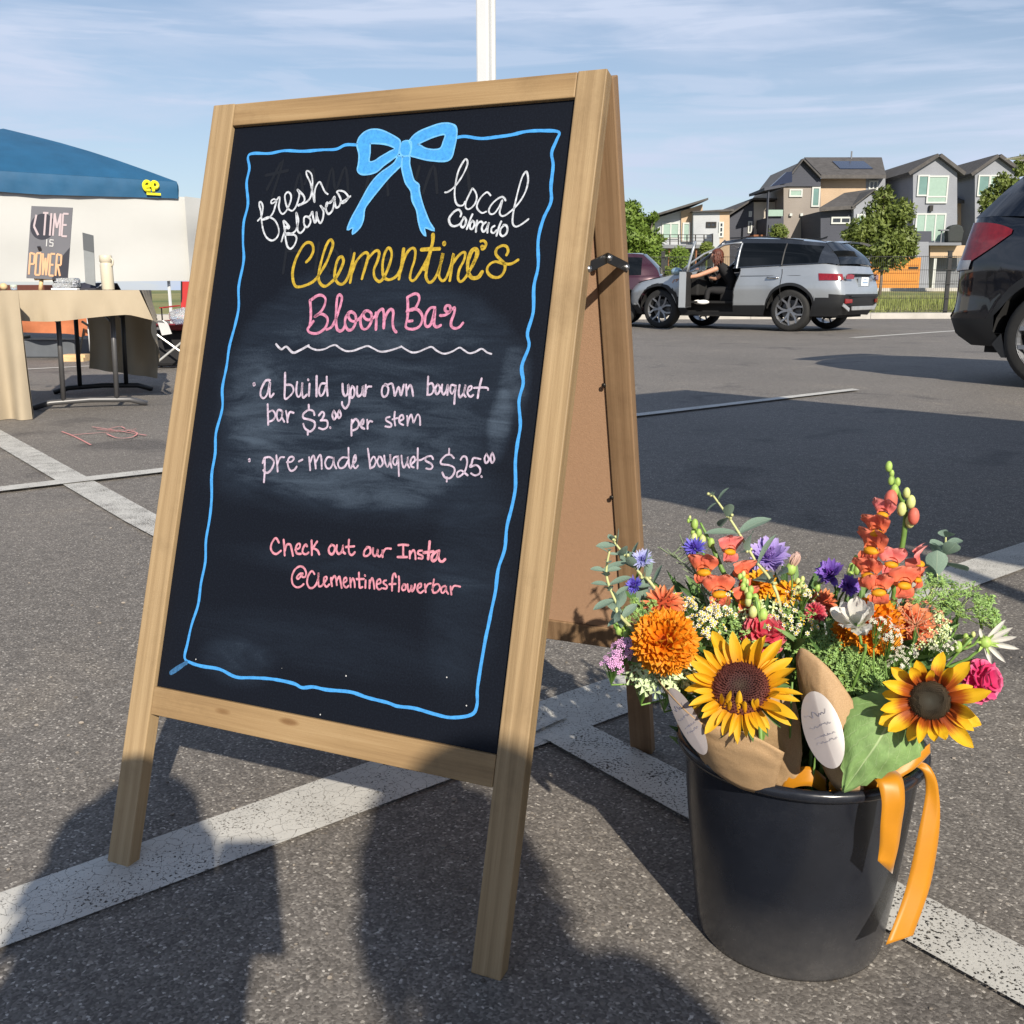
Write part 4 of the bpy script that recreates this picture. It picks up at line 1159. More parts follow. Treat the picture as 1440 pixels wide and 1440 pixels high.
bk = thing('flower_bucket', 'black plastic bucket full of cut flowers standing beside the chalkboard', 'bucket', BC)
M_plastic = bucket_mat()
prof = [(0, .004), (BR0 - .012, .004), (BR0 - .008, 0), (BR0 - .002, .001), (BR0, .006)]
for k in range(1, 13):
    t_ = k / 12
    prof.append((BR0 + (BR1 - .006 - BR0) * t_ + .0012 * sin(t_ * pi), .006 + (BH - .020) * t_))
mb = MB(); mb.lathe(prof, 96)
mb.lathe([(BR1 - .0085, BH - .012), (BR0 - .003, .008), (0, .008)], 96)
mb.build('bucket_body', M_plastic, bk, local=True, smooth=True)
mb = MB(); mb.lathe([(BR1 - .0085, BH - .013), (BR1 - .0075, BH - .002), (BR1 - .004, BH), (BR1, BH), (BR1 + .003, BH - .003), (BR1 + .0035, BH - .008), (BR1 + .001, BH - .012), (BR1 - .006, BH - .013)], 96)
mb.build('rim', M_plastic, bk, local=True, smooth=True)
mb = MB(); mb.lathe([(0, .10), (.10, .10)], 48)
wt = mb.build('water', mat('bucket_water', (.02, .03, .02), .05), bk, local=True)

# ------------------------------------------------------------------ flower kit
def petal(L, W, curl=0.0, cup=0.2, tip=1.0, base=0.25, nx=4, ny=6, ruf=0.0, rf=3, seed=0.0, twist=0.0, notch=0.0):
    """petal along +Y from the origin, facing +Z. tip: exponent of the taper towards the tip (small = blunt)"""
    rows = []
    for j in range(ny + 1):
        t = j / ny
        w = W / 2 * (base + (1 - base) * sin(min(1, t * 1.25) * pi / 2)) * max(0.0, 1 - t ** (1.5 * tip)) ** (0.62) if t < 1 else W * .03
        if t < 1: w = max(w, W * .03)
        a = curl * t
        y = L * (sin(a) / curl if abs(curl) > 1e-3 else t) ; z = L * ((1 - cos(a)) / curl if abs(curl) > 1e-3 else 0)
        r = []
        for i in range(nx + 1):
            u = i / nx * 2 - 1
            zz = z + cup * w * u * u + ruf * W * noise.noise(V((u * rf, t * rf * 1.3, seed))) * t
            yy = y - (notch * L * (1 - abs(u)) * max(0, t - .8) * 5 if notch else 0)
            an = twist * t
            r.append((u * w * cos(an), yy, zz + u * w * sin(an)))
        rows.append(r)
    return rows


def put(mb, rows, M, mi=0):
    mb.grid([[M @ V(p) for p in r] for r in rows], mi)


def leafM(c, d, nrm):
    "frame at c with +Y along d, +Z near nrm"
    y = V(d).normalized(); z = V(nrm) - y * V(nrm).dot(y)
    z = z.normalized() if z.length > 1e-5 else y.orthogonal().normalized()
    x = y.cross(z)
    return Matrix(((x.x, y.x, z.x, c[0]), (x.y, y.y, z.y, c[1]), (x.z, y.z, z.z, c[2]), (0, 0, 0, 1)))


TOCAM = lambda P: (EYE - V(P)).normalized()
ROOT = V((0.328, 1.054, 0.11))


def stem_pts(P, d0=None, k=6, into=ROOT):
    "curved stem from flower point P down into the bucket"
    P = V(P); R_ = V(into) + V((P.x - into.x, P.y - into.y, 0)) * .35
    rx, ry = R_.x - BC.x, R_.y - BC.y
    rr_ = sqrt(rx * rx + ry * ry)
    if rr_ > .085: R_.x = BC.x + rx / rr_ * .085; R_.y = BC.y + ry / rr_ * .085
    mid_ = P * .5 + R_ * .5
    mx_, my_ = P.x - BC.x, P.y - BC.y
    q_ = sqrt(mx_ * mx_ + my_ * my_) + 1e-6
    q2 = min(q_, .105) / q_
    mid_ = V((BC.x + mx_ * q2, BC.y + my_ * q2, max(.262, min(P.z - .015, .30)) if P.z > .27 else .262))
    if d0 is not None:
        p1 = P + V(d0) * .03
        return catmull([P, p1, mid_, R_], 3)
    return catmull([P, mid_, R_], 4)


def stem(parent, P, d0=None, r=.0016, m=None, name='stem', r2=None):
    pts = stem_pts(P, d0); n = len(pts)
    mb = MB(); mb.tube(pts, [r + (r * 1.2 - r) * i / n for i in range(n)], 6)
    return mb.build(name, m or M_stem, parent, smooth=True)


def leaf_mat(name, col, vein, rough=.5, vs_=7.0, trans=.2):
    m, nd, lk, b = newmat(name)
    uv = nd.new('ShaderNodeUVMap'); sp = nd.new('ShaderNodeSeparateXYZ'); lk.new(uv.outputs[0], sp.inputs[0])
    a = N(nd, 'ShaderNodeMath', operation='SUBTRACT'); a.inputs[1].default_value = .5; lk.new(sp.outputs['X'], a.inputs[0])
    ab = N(nd, 'ShaderNodeMath', operation='ABSOLUTE'); lk.new(a.outputs[0], ab.inputs[0])
    c = N(nd, 'ShaderNodeMath', operation='MULTIPLY_ADD'); c.inputs[1].default_value = -.85; lk.new(ab.outputs[0], c.inputs[0]); lk.new(sp.outputs['Y'], c.inputs[2])
    ns = N(nd, 'ShaderNodeTexNoise', Scale=9.0, Detail=3.0); lk.new(uv.outputs[0], ns.inputs['Vector'])
    c1_ = N(nd, 'ShaderNodeMath', operation='MULTIPLY_ADD'); c1_.inputs[1].default_value = .10; lk.new(ns.outputs['Fac'], c1_.inputs[0]); lk.new(c.outputs[0], c1_.inputs[2])
    c2_ = N(nd, 'ShaderNodeMath', operation='MULTIPLY'); c2_.inputs[1].default_value = vs_; lk.new(c1_.outputs[0], c2_.inputs[0])
    fr = N(nd, 'ShaderNodeMath', operation='PINGPONG'); fr.inputs[1].default_value = .5; lk.new(c2_.outputs[0], fr.inputs[0])
    v1 = N(nd, 'ShaderNodeMapRange'); v1.inputs['From Min'].default_value = .05; v1.inputs['From Max'].default_value = .0; lk.new(fr.outputs[0], v1.inputs['Value'])
    v2 = N(nd, 'ShaderNodeMapRange'); v2.inputs['From Min'].default_value = .022; v2.inputs['From Max'].default_value = .008; lk.new(ab.outputs[0], v2.inputs['Value'])
    mxv = N(nd, 'ShaderNodeMath', operation='MAXIMUM'); lk.new(v2.outputs[0], mxv.inputs[1])
    hv = N(nd, 'ShaderNodeMath', operation='MULTIPLY'); hv.inputs[1].default_value = .55; lk.new(v1.outputs[0], hv.inputs[0]); lk.new(hv.outputs[0], mxv.inputs[0])
    vo = N(nd, 'ShaderNodeTexVoronoi', Scale=26.0, feature='DISTANCE_TO_EDGE'); lk.new(uv.outputs[0], vo.inputs['Vector'])
    t = nd.new('ShaderNodeTexCoord'); n2 = N(nd, 'ShaderNodeTexNoise', Scale=70.0, Detail=4.0); lk.new(t.outputs['Object'], n2.inputs['Vector'])
    r = ramp(nd, [(.3, tuple(x * .75 for x in col)), (.7, tuple(x * 1.25 for x in col))]); lk.new(n2.outputs['Fac'], r.inputs[0])
    mx_ = nd.new('ShaderNodeMix'); mx_.data_type = 'RGBA'; mx_.inputs['B'].default_value = (*vein, 1)
    lk.new(mxv.outputs[0], mx_.inputs['Factor']); lk.new(r.outputs[0], mx_.inputs['A']); lk.new(mx_.outputs['Result'], b.inputs['Base Color'])
    b.inputs['Roughness'].default_value = rough; b.inputs['Specular IOR Level'].default_value = .4
    hh = N(nd, 'ShaderNodeMath', operation='SUBTRACT'); lk.new(vo.outputs['Distance'], hh.inputs[0]); lk.new(mxv.outputs[0], hh.inputs[1])
    bp = N(nd, 'ShaderNodeBump', Strength=.45, Distance=.001); lk.new(hh.outputs[0], bp.inputs['Height']); lk.new(bp.outputs[0], b.inputs['Normal'])
    tr = nd.new('ShaderNodeBsdfTranslucent'); lk.new(mx_.outputs['Result'], tr.inputs['Color'])
    ms = nd.new('ShaderNodeMixShader'); ms.inputs[0].default_value = trans
    lk.new(b.outputs[0], ms.inputs[1]); lk.new(tr.outputs[0], ms.inputs[2]); lk.new(ms.outputs[0], nd['Material Output'].inputs['Surface'])
    return m


M_leaf = leaf_mat('sunflower_leaf', (.18, .30, .10), (.34, .45, .22), rough=.65)
M_leaf2 = leaf_mat('small_leaf', (.07, .15, .04), (.16, .26, .09))
M_euc = leaf_mat('eucalyptus_leaf', (.20, .29, .23), (.33, .42, .32), .6, 5)
M_euc_stem = mat('eucalyptus_stem', (.45, .47, .22), .6, var=.15)
M_yel = petal_mat('sunflower_petal', (.72, .26, .008), (.88, .46, .012), (.92, .55, .03), trans=.32)
M_yelred = petal_mat('bicolour_petal', (.20, .022, .006), (.46, .10, .008), (.95, .56, .02), trans=.28, p=(.0, .34, .58), streak=.5)
M_orange = petal_mat('marigold_petal', (.70, .12, .004), (.92, .27, .008), (.95, .38, .02), trans=.28)
M_salmon = petal_mat('salmon_petal', (.62, .10, .04), (.80, .22, .09), (.85, .36, .16), trans=.25)
M_coral = petal_mat('coral_petal', (.80, .20, .08), (.84, .17, .10), (.90, .30, .20), trans=.25)
M_corpink = petal_mat('coral_pink_petal', (.85, .22, .16), (.85, .20, .20), (.90, .36, .34), trans=.25)
M_throat = petal_mat('snapdragon_throat', (.9, .42, .02), (.92, .40, .02), (.9, .30, .03))
M_hot = petal_mat('hot_pink_petal', (.62, .03, .14), (.78, .06, .22), (.85, .20, .38), trans=.25)
M_rosep = petal_mat('rose_red_petal', (.50, .03, .06), (.75, .07, .12), (.85, .25, .28), trans=.25)
M_blue = petal_mat('cornflower_blue', (.10, .06, .45), (.14, .10, .62), (.22, .20, .80), trans=.2)
M_lblue = petal_mat('pale_blue_petal', (.25, .25, .65), (.38, .40, .80), (.55, .58, .88), trans=.2)
M_purp = petal_mat('purple_petal', (.15, .05, .40), (.20, .10, .52), (.30, .17, .66), trans=.2)
M_lilac = petal_mat('lilac_petal', (.32, .20, .60), (.42, .30, .75), (.55, .44, .85), trans=.25)
M_whitep = petal_mat('white_petal', (.62, .66, .45), (.82, .80, .74), (.88, .86, .80), trans=.3, streak=.1)
M_palepink = petal_mat('pale_pink_petal', (.75, .55, .35), (.88, .62, .52), (.90, .68, .62), trans=.3)
M_bud = mat('green_bud', (.30, .44, .10), .5, var=.25, scale=90)
M_budy = mat('yellow_green_bud', (.48, .52, .20), .5, var=.2, scale=90)
M_tinywhite = mat('tiny_white_floret', (.58, .57, .48), .6, var=.1)
M_tinyyel = mat('tiny_yellow_centre', (.80, .52, .02), .6, var=.2)
M_feather = mat('feathery_green', (.24, .38, .12), .6, var=.35, scale=50)
M_sedum = mat('lilac_pink_floret', (.62, .33, .58), .6, var=.3, scale=120)
M_paleg = mat('pale_green_bract', (.50, .60, .34), .6, var=.25, scale=40)


def flower(label, name, cat, P, group=None):
    return thing(name, label, cat, V(P), 0, group or 'cut flowers in the bucket')


def disc_mat(name, inner, mid, outer):
    m, nd, lk, b = newmat(name)
    t = nd.new('ShaderNodeTexCoord'); sp = N(nd, 'ShaderNodeVectorMath', operation='LENGTH'); lk.new(t.outputs['Object'], sp.inputs[0])
    ns = N(nd, 'ShaderNodeTexNoise', Scale=320.0, Detail=3.0); lk.new(t.outputs['Object'], ns.inputs['Vector'])
    ma = N(nd, 'ShaderNodeMath', operation='MULTIPLY_ADD'); ma.inputs[1].default_value = .010; lk.new(ns.outputs['Fac'], ma.inputs[0]); lk.new(sp.outputs['Value'], ma.inputs[2])
    mr = N(nd, 'ShaderNodeMapRange'); mr.inputs['From Min'].default_value = .004; mr.inputs['From Max'].default_value = .034; lk.new(ma.outputs[0], mr.inputs['Value'])
    r = ramp(nd, [(0, inner), (.45, mid), (1, outer)]); lk.new(mr.outputs[0], r.inputs[0]); lk.new(r.outputs[0], b.inputs['Base Color'])
    b.inputs['Roughness'].default_value = .8
    return m


M_disc1 = disc_mat('maroon_disc', (.030, .028, .012), (.040, .009, .008), (.11, .022, .014))
M_disc2 = disc_mat('brown_disc', (.045, .045, .035), (.030, .020, .008), (.055, .028, .008))


def sunflower(label, P, nrm, rd, ro, mp_, md, npet, seed, up_bias=0.0, inner=0, tipx=1.5, wp=1.0):
    rnd = random.Random(seed)
    M = frame_of(P, nrm)
    f = flower(label, 'sunflower', 'sunflower', P)
    # seed disc: dome of small florets
    mb = MB()
    rows = []
    for r_, z in ((0, .2), (.35, .24), (.6, .28), (.8, .26), (.95, .12), (1.02, -.08)):
        rows.append([(r_ * rd * cos(a * 2 * pi / 24), r_ * rd * sin(a * 2 * pi / 24), z * rd) for a in range(24)])
    mb.grid(rows, uv=False, close=True)
    mb.build('seed_disc', md, f, mw=M, smooth=True)
    mb = MB()
    ga = pi * (3 - sqrt(5))
    for i in range(420):
        q = sqrt((i + .5) / 420); a = i * ga
        z = rd * (.20 + .10 * sin(q * pi) - .18 * max(0, q - .8) * 4)
        h = rd * (.035 + .10 * (q > .45)) * rnd.uniform(.7, 1.3); w = rd * .035
        p = V((q * rd * cos(a), q * rd * sin(a), z)); out = V((cos(a), sin(a), 0)) * h * .5 * rnd.uniform(-.3, 1)
        t1 = V((-sin(a), cos(a), 0)) * w; t2 = V((cos(a), sin(a), 0)) * w
        mb.add([p + t1, p + t2, p - t1, p - t2, p + V((0, 0, h)) + out], [(0, 1, 4), (1, 2, 4), (2, 3, 4), (3, 0, 4)])
    tag(mb.build('disc_florets', md, f, mw=M), kind='stuff')
    # petals: three variants, each petal its own object
    vari = []
    for k in range(5):
        mb = MB()
        mb.grid(petal(1.0, rnd.uniform(.30, .42) * wp, curl=rnd.uniform(-.8, 1.1), cup=rnd.uniform(.3, .9), tip=tipx, base=.5, nx=4, ny=7, ruf=.16, rf=2.2, seed=seed + k * 3.3, twist=rnd.uniform(-.5, .5)))
        vari.append(mb.mesh('petal', mp_, True))
    for i in range(npet):
        a = 2 * pi * (i + rnd.uniform(-.35, .35)) / npet
        lay = i % 2
        Lp = (ro - rd * .85) * rnd.uniform(.72, 1.18) * (1.0 if lay else .88)
        if up_bias: Lp *= 1 + up_bias * sin(a)
        tilt = rnd.uniform(-.45, .65) + (.18 if lay == 0 else -.02)
        o = bpy.data.objects.new('petal', vari[rnd.randrange(5)])
        Mp = M @ Matrix.Rotation(a - pi / 2, 4, 'Z') @ Matrix.Translation((0, rd * .86, rd * (.02 if lay else -.06))) @ Matrix.Rotation(tilt, 4, 'X') \
            @ Matrix.Rotation(rnd.uniform(-.4, .4), 4, 'Y') @ Matrix.Diagonal((Lp * rnd.uniform(.85, 1.15), Lp, Lp, 1))
        link(o, f, Mp)
    for i in range(inner):       # short petals folding in over the disc
        a = 2 * pi * (.62 + .26 * i / max(1, inner - 1)) + rnd.uniform(-.1, .1)
        o = bpy.data.objects.new('petal', vari[i % 5]); Lp = rd * rnd.uniform(.55, .85)
        link(o, f, M @ Matrix.Rotation(a - pi / 2, 4, 'Z') @ Matrix.Translation((0, rd * .98, rd * .10)) @ Matrix.Rotation(rnd.uniform(1.75, 2.3), 4, 'X') @ Matrix.Diagonal((Lp, Lp, Lp, 1)))
    # green back
    mb = MB(); mb.grid([[(r_ * cos(a * 2 * pi / 16), r_ * sin(a * 2 * pi / 16), z) for a in range(16)] for r_, z in ((rd * 1.05, -.12 * rd), (rd * .8, -.35 * rd), (rd * .3, -.5 * rd), (.003, -.6 * rd))], uv=False, close=True)
    for i in range(20):
        a = 2 * pi * i / 20
        put(mb, petal(rd * 1.1, rd * .34, curl=-.9, cup=.2, tip=1.2, nx=2, ny=4, seed=i), Matrix.Rotation(a - pi / 2, 4, 'Z') @ Matrix.Translation((0, rd * .8, -.16 * rd)))
    mb.build('calyx', M_leaf2, f, mw=M, smooth=True)
    bk_ = V(P) - V(nrm).normalized() * rd * .55
    stem(f, bk_, -V(nrm).normalized() * .6 + V((0, 0, -.9)), .0042)
    return f


def pompon(label, P, nrm, R, m, n, seed, name='marigold', cat='marigold', flat=.75, wid=.30, ruf=.5, tip=2.6, centre=None, len_=.45, open_=0.0):
    rnd = random.Random(seed)
    M = frame_of(P, nrm)
    f = flower(label, name, cat, P)
    mb = MB()
    mb.ball((0, 0, -.1 * R), R * .62, 0, 12, 8, (1, 1, flat))
    ga = pi * (3 - sqrt(5))
    for i in range(n):
        q = (i + .5) / n
        th = (1 - .08) * pi * .62 * sqrt(q) + .04; ph = i * ga
        d = V((sin(th) * cos(ph), sin(th) * sin(ph), cos(th)))
        base = V((d.x, d.y, d.z * flat)) * R * .55
        tang = V((cos(th) * cos(ph), cos(th) * sin(ph), -sin(th)))
        dirp = (d * (1.0 - .35 * q - open_) + tang * (.55 + .4 * q + open_)).normalized()
        L_ = R * len_ * rnd.uniform(.85, 1.2) * (1.15 if q > .8 else 1)
        rows = petal(L_, R * wid * rnd.uniform(.85, 1.2), curl=rnd.uniform(.2, 1.0), cup=.5, tip=tip, base=.6, nx=5, ny=3, ruf=ruf, rf=4, seed=seed + i * .7)
        put(mb, rows, leafM(base, dirp, d))
    mb.build('petals', m, f, mw=M, smooth=True)
    if centre:
        mb = MB(); mb.ball((0, 0, R * flat * .62), R * .16, 0, 8, 5); mb.build('centre', centre, f, mw=M, smooth=True)
    mb = MB(); mb.ball((0, 0, -.5 * R), R * .38, 0, 10, 6, (1, 1, 1.2)); mb.build('calyx', M_stem, f, mw=M, smooth=True)
    stem(f, V(P) - V(nrm).normalized() * R * .7, -V(nrm).normalized() + V((0, 0, -.6)), .0024)
    return f


def fringed(label, P, nrm, R, m, seed, n=14, name='cornflower', cat='cornflower', inner=None, wd=.22, tp=1.3):
    "cornflower / scabiosa: trumpet florets with split tips round a tufted centre"
    rnd = random.Random(seed); M = frame_of(P, nrm)
    f = flower(label, name, cat, P)
    mb = MB()
    for i in range(n):
        a = 2 * pi * (i + rnd.uniform(-.3, .3)) / n; el = rnd.uniform(.0, .6)
        for j in range(4):
            d = V((cos(a + (j - 1.5) * .16), sin(a + (j - 1.5) * .16), sin(el) + rnd.uniform(-.1, .15)))
            put(mb, petal(R * rnd.uniform(.75, 1.05), R * wd, curl=rnd.uniform(-.3, .9), cup=.45, tip=tp, ruf=.4 * (wd > .3), base=.25, nx=2, ny=4, seed=i + j), leafM((0, 0, 0), d, (0, 0, 1)))
    mb.build('florets', m, f, mw=M, smooth=True)
    mb = MB()
    for i in range(26):
        a = rnd.uniform(0, 2 * pi); q = rnd.uniform(0, .5)
        p0 = V((cos(a) * q * R * .3, sin(a) * q * R * .3, 0)); p1 = p0 * 2 + V((0, 0, R * rnd.uniform(.35, .6)))
        mb.tube([p0, p1], R * .035, 4)
    mb.build('stamens', inner or m, f, mw=M)
    mb = MB(); mb.ball((0, 0, -.22 * R), R * .24, 0, 8, 6, (1, 1, 1.4)); mb.build('calyx', M_stem, f, mw=M, smooth=True)
    stem(f, V(P) - V(nrm).normalized() * R * .4, -V(nrm).normalized() * .7 + V((0, 0, -.7)), .0013)
    return f


def euc(label, pts, leafsz, n, seed, berries=True, rnd_leaf=False):
    rnd = random.Random(seed)
    P = catmull(pts, 6)
    f = thing('eucalyptus_sprig', label, 'eucalyptus', P[0], 0, 'eucalyptus sprigs in the bucket')
    mb = MB(); mb.tube(P, [.0011 + .0011 * i / len(P) for i in range(len(P))], 6); mb.build('stem', M_euc_stem, f, smooth=True)
    vari = []
    for k in range(3):
        mb = MB(); mb.grid(petal(1.0, .62 if not rnd_leaf else .95, curl=rnd.uniform(-.6, .6), cup=.25, tip=1.6 if not rnd_leaf else 3.0, base=.2, nx=4, ny=7, seed=k)); vari.append(mb.mesh('leaf', M_euc, True))
    N_ = len(P)
    for i in range(n):
        t = i / n * .8 + .01
        j = min(int(t * (N_ - 1)), N_ - 2)
        p = P[j]; tg = (P[j] - P[j + 1]).normalized()
        for s_ in (-1, 1):
            sd = tg.cross(V((cos(i * 1.57), sin(i * 1.57), .2))).normalized() * s_
            d = (sd + tg * rnd.uniform(.1, .7)).normalized()
            sz = leafsz * (.55 + .75 * min(1, t * 3)) * rnd.uniform(.75, 1.15)
            o = bpy.data.objects.new('leaf', vari[rnd.randrange(3)])
            link(o, f, leafM(p, d, tg + V((rnd.uniform(-.5, .5), rnd.uniform(-.8, 0), rnd.uniform(0, .8)))) @ Matrix.Diagonal((sz, sz, sz, 1)))
        if berries and i % 2 == 0:
            mb = MB()
            for q in range(3): mb.ball(p + V((rnd.uniform(-1, 1), rnd.uniform(-1, 1), rnd.uniform(-.3, 1))) * .005, .0019, 0, 6, 5)
            mb.build('berries', M_euc_stem, f, smooth=True)
    return f


def spray(label, cs, name, cat, m1, m2, fr, rad, n, seed, group, stemm=None, tuft=5):
    "cluster of tiny blossoms on wiry stalks; cs = list of cluster centres"
    rnd = random.Random(seed)
    f = thing(name, label, cat, cs[0], 0, group)
    st_, bl = MB(), MB()
    for c in cs:
        c = V(c); foot = c + V((0, .012, -rad * 2.2))
        for i in range(n):
            d = V((rnd.gauss(0, 1), rnd.gauss(0, 1), rnd.gauss(0, .6))); d = d.normalized() * rad * rnd.uniform(.35, 1)
            p = c + d
            st_.tube([foot, (foot + p) / 2 + V((0, 0, rad * .2)), p], .00035, 3, cap=False)
            nn = (V((0, -.5, .6)) + d.normalized() * .7).normalized()
            Mf = frame_of(p, nn, rnd.uniform(0, 6))
            k_ = tuft
            for q in range(k_):
                a = 2 * pi * q / k_
                x, y = cos(a), sin(a)
                bl.add([Mf @ V((0, 0, 0)), Mf @ V(((x - y * .35) * fr, (y + x * .35) * fr, fr * .15)), Mf @ V((x * fr * 1.2, y * fr * 1.2, 0)), Mf @ V(((x + y * .35) * fr, (y - x * .35) * fr, fr * .15))], [(0, 1, 2, 3)], 0)
            if m2: bl.ball(Mf @ V((0, 0, fr * .15)), fr * .48, 1, 5, 4)
        st_.tube(stem_pts(foot), .001, 5)
    tag(bl.build('blossoms', [m1, m2 or m1], f), kind='stuff')
    tag(st_.build('stalks', stemm or M_stem, f), kind='stuff')
    return f


def umbel(label, c, nrm, R, m, seed, name='dill_umbel', rays=16, fn=16, fl=.0032, group='green umbels in the bucket', sm=None):
    rnd = random.Random(seed)
    f = thing(name, label, 'green umbel', c, 0, group)
    M = frame_of(c, nrm); mb = MB(); fe_ = MB()
    for i in range(rays):
        a = i * 2.4; q = sqrt((i + .5) / rays)
        tip = V((cos(a) * q * R, sin(a) * q * R, R * (.55 + .1 * rnd.random() - .25 * q)))
        mb.tube([M @ V((0, 0, 0)), M @ (tip * .6 + V((0, 0, -.05 * R))), M @ tip], .0005, 4, cap=False)
        for k in range(fn):
            d = V((rnd.gauss(0, 1), rnd.gauss(0, 1), rnd.uniform(.1, 1.4))).normalized() * R * .20 * rnd.uniform(.6, 1.1)
            mb.tube([M @ tip, M @ (tip + d)], .00025, 3, cap=False)
            for e in range(4):
                dd = (V((rnd.gauss(0, 1), rnd.gauss(0, 1), rnd.gauss(.5, 1))).normalized()) * fl
                w = dd.orthogonal().normalized() * fl * .28
                b0 = M @ (tip + d); 
                fe_.add([b0 - w, b0 + w, b0 + dd], [(0, 1, 2)])
    tag(fe_.build('blossoms', m, f), kind='stuff')
    tag(mb.build('rays', sm or M_bud, f), kind='stuff')
    stem(f, c, V((0, .2, -1)), .0014)
    return f


def snap_floret(parent, P, out, up, s, m1, m2, lab=None):
    "two-lipped snapdragon blossom; out = direction it faces"
    M = leafM(P, up, out)            # +Y up, +Z out
    mb = MB()
    # tube
    mb.lathe([(s * .20, -s * .1), (s * .26, s * .3), (s * .34, s * .55)], 10, M=M)
    for x in (-.22, .22):             # upper lip lobes flaring back
        put(mb, petal(s * .85, s * .92, curl=1.3, cup=-.35, tip=2.4, base=.45, nx=7, ny=7, ruf=.55, rf=2.4, seed=x * 9 + P[0] * 50), M @ Matrix.Translation((x * s, s * .12, s * .5)) @ Matrix.Rotation(x * -1.1, 4, 'Z') @ Matrix.Rotation(-.3, 4, 'X'))
    for x in (-.34, 0, .34):          # lower lip lobes turned down
        put(mb, petal(s * .74, s * .66, curl=-1.9, cup=.4, tip=2.4, base=.5, nx=7, ny=7, ruf=.5, rf=2.4, seed=x * 5 + P[2] * 60), M @ Matrix.Translation((x * s * .8, -s * .10, s * .55)) @ Matrix.Rotation(pi - x * 1.2, 4, 'Z') @ Matrix.Rotation(.5, 4, 'X'))
    mb.ball((0, 0, 0), s * .30, 1, 10, 7, (1.15, .62, .8), M @ Matrix.Translation((0, -s * .08, s * .52)))
    return mb.build('floret', [m1, m2], parent, smooth=True, label=lab)
# ------------------------------------------------------------------ the flowers, front to back
def fp(px, py, Y): return at(px, py, Y)


P = fp(1042, 968, .925); k = mpp(P)
sunflower('large yellow sunflower with a maroon centre at the front left of the bucket', P, V((-.20, -.66, .72)), 40 * k, 86 * k, M_yel, M_disc1, 44, 3, up_bias=.12, inner=7)
P = fp(1308, 985, .895); k = mpp(P)
sunflower('sunflower with rust red and yellow petals leaning over the bucket edge on the right', P, V((-.36, -.88, .32)), 28 * k, 74 * k, M_yelred, M_disc2, 22, 11, tipx=2.0, wp=1.3)

# heart-shaped leaf of the right sunflower
lf = thing('sunflower_leaf', 'broad green heart-shaped leaf hanging over the bucket rim', 'leaf', fp(1240, 1030, .89), 0)
A_, B_ = fp(1262, 992, .935), fp(1192, 1110, .888)
Lh = (B_ - A_).length; d = (B_ - A_).normalized(); nr = TOCAM(A_) + V((.25, 0, .15))
rows = []
for j in range(19):
    t_ = -.10 + j / 18 * 1.10
    w = (.45 * (max(0, sin(min(1, (t_ + .10) / .48) * pi / 2)) ** .8) * (max(0, 1 - max(0, t_ - .22) / .78)) ** .82) * Lh
    w = max(w, .001)
    r = []
    for i in range(13):
        u = i / 12 * 2 - 1
        yy = t_ * Lh + (-.17 * Lh * max(0, 1 - abs(t_ + .10) * 4) * abs(u) ** .7) + (.0022 * sin(j * 2.6) if abs(u) > .99 else 0)
        ww = w * (1 + (.05 if j % 2 else -.02) * (abs(u) > .99))
        zz = -.25 * abs(u) ** 2 * w + .012 * sin(t_ * 4.2) + .004 * noise.noise(V((u * 3, t_ * 5, 1))) + .012 * abs(u) * (1 - abs(u)) - .20 * Lh * max(0, t_ - .5) ** 2
        r.append((u * ww, yy, zz))
    rows.append(r)
mb = MB(); mb.grid(rows); mb.build('blade', M_leaf, lf, mw=leafM(A_, d, nr), smooth=True)
mb = MB(); mb.tube(catmull([A_, A_ + V((.01, .02, .004)), A_ + V((.01, .05, -.05)), ROOT], 4), .0016, 6); mb.build('stalk', M_stem, lf, smooth=True)

P = fp(935, 902, .945); k = mpp(P)
pompon('big round orange marigold at the left front of the bucket', P, V((-.25, -.75, .55)), 48 * k, M_orange, 330, 4, wid=.25, ruf=.9, len_=.42)
P = fp(1228, 880, .99); k = mpp(P)
pompon('orange marigold speckled with tiny white blossoms in the middle right of the bucket', P, V((.1, -.8, .6)), 44 * k, M_orange, 260, 5, wid=.25, ruf=.9, len_=.42)
P = fp(1196, 893, 1.0); k = mpp(P)
pompon('darker orange marigold half hidden under the white cosmos', P, V((-.1, -.9, .2)), 27 * k, M_orange, 160, 6, wid=.27, ruf=.9)
P = fp(1070, 822, 1.09); k = mpp(P)
pompon('yellow orange marigold behind the coral snapdragon', P, V((.0, -.5, .8)), 24 * k, petal_mat('amber_petal', (.85, .28, .01), (.92, .42, .015), (.93, .52, .03)), 90, 7)
P = fp(1108, 835, 1.08); k = mpp(P)
pompon('small amber flower between the snapdragon and the pink bud', P, V((.2, -.5, .8)), 19 * k, bpy.data.materials['amber_petal'], 40, 8, name='calendula', cat='calendula', wid=.5, ruf=.2, len_=.7, open_=.2)
P = fp(932, 850, 1.01); k = mpp(P)
pompon('salmon zinnia above the big orange marigold', P, V((-.35, -.35, .9)), 29 * k, M_salmon, 80, 9, name='zinnia', cat='zinnia', flat=.5, wid=.26, ruf=.15, len_=.6, open_=.15)
P = fp(1283, 880, 1.02); k = mpp(P)
pompon('salmon orange flower right of the speckled marigold', P, V((.2, -.7, .6)), 31 * k, M_salmon, 60, 10, name='zinnia', cat='zinnia', flat=.6, wid=.5, ruf=.3, len_=.5)
P = fp(1073, 893, 1.0); k = mpp(P)
pompon('rose red ranunculus behind the large yellow sunflower', P, V((.1, -.6, .7)), 33 * k, M_rosep, 60, 12, name='ranunculus', cat='ranunculus', flat=.75, wid=.75, ruf=.15, len_=.42)
P = fp(1377, 957, 1.01); k = mpp(P)
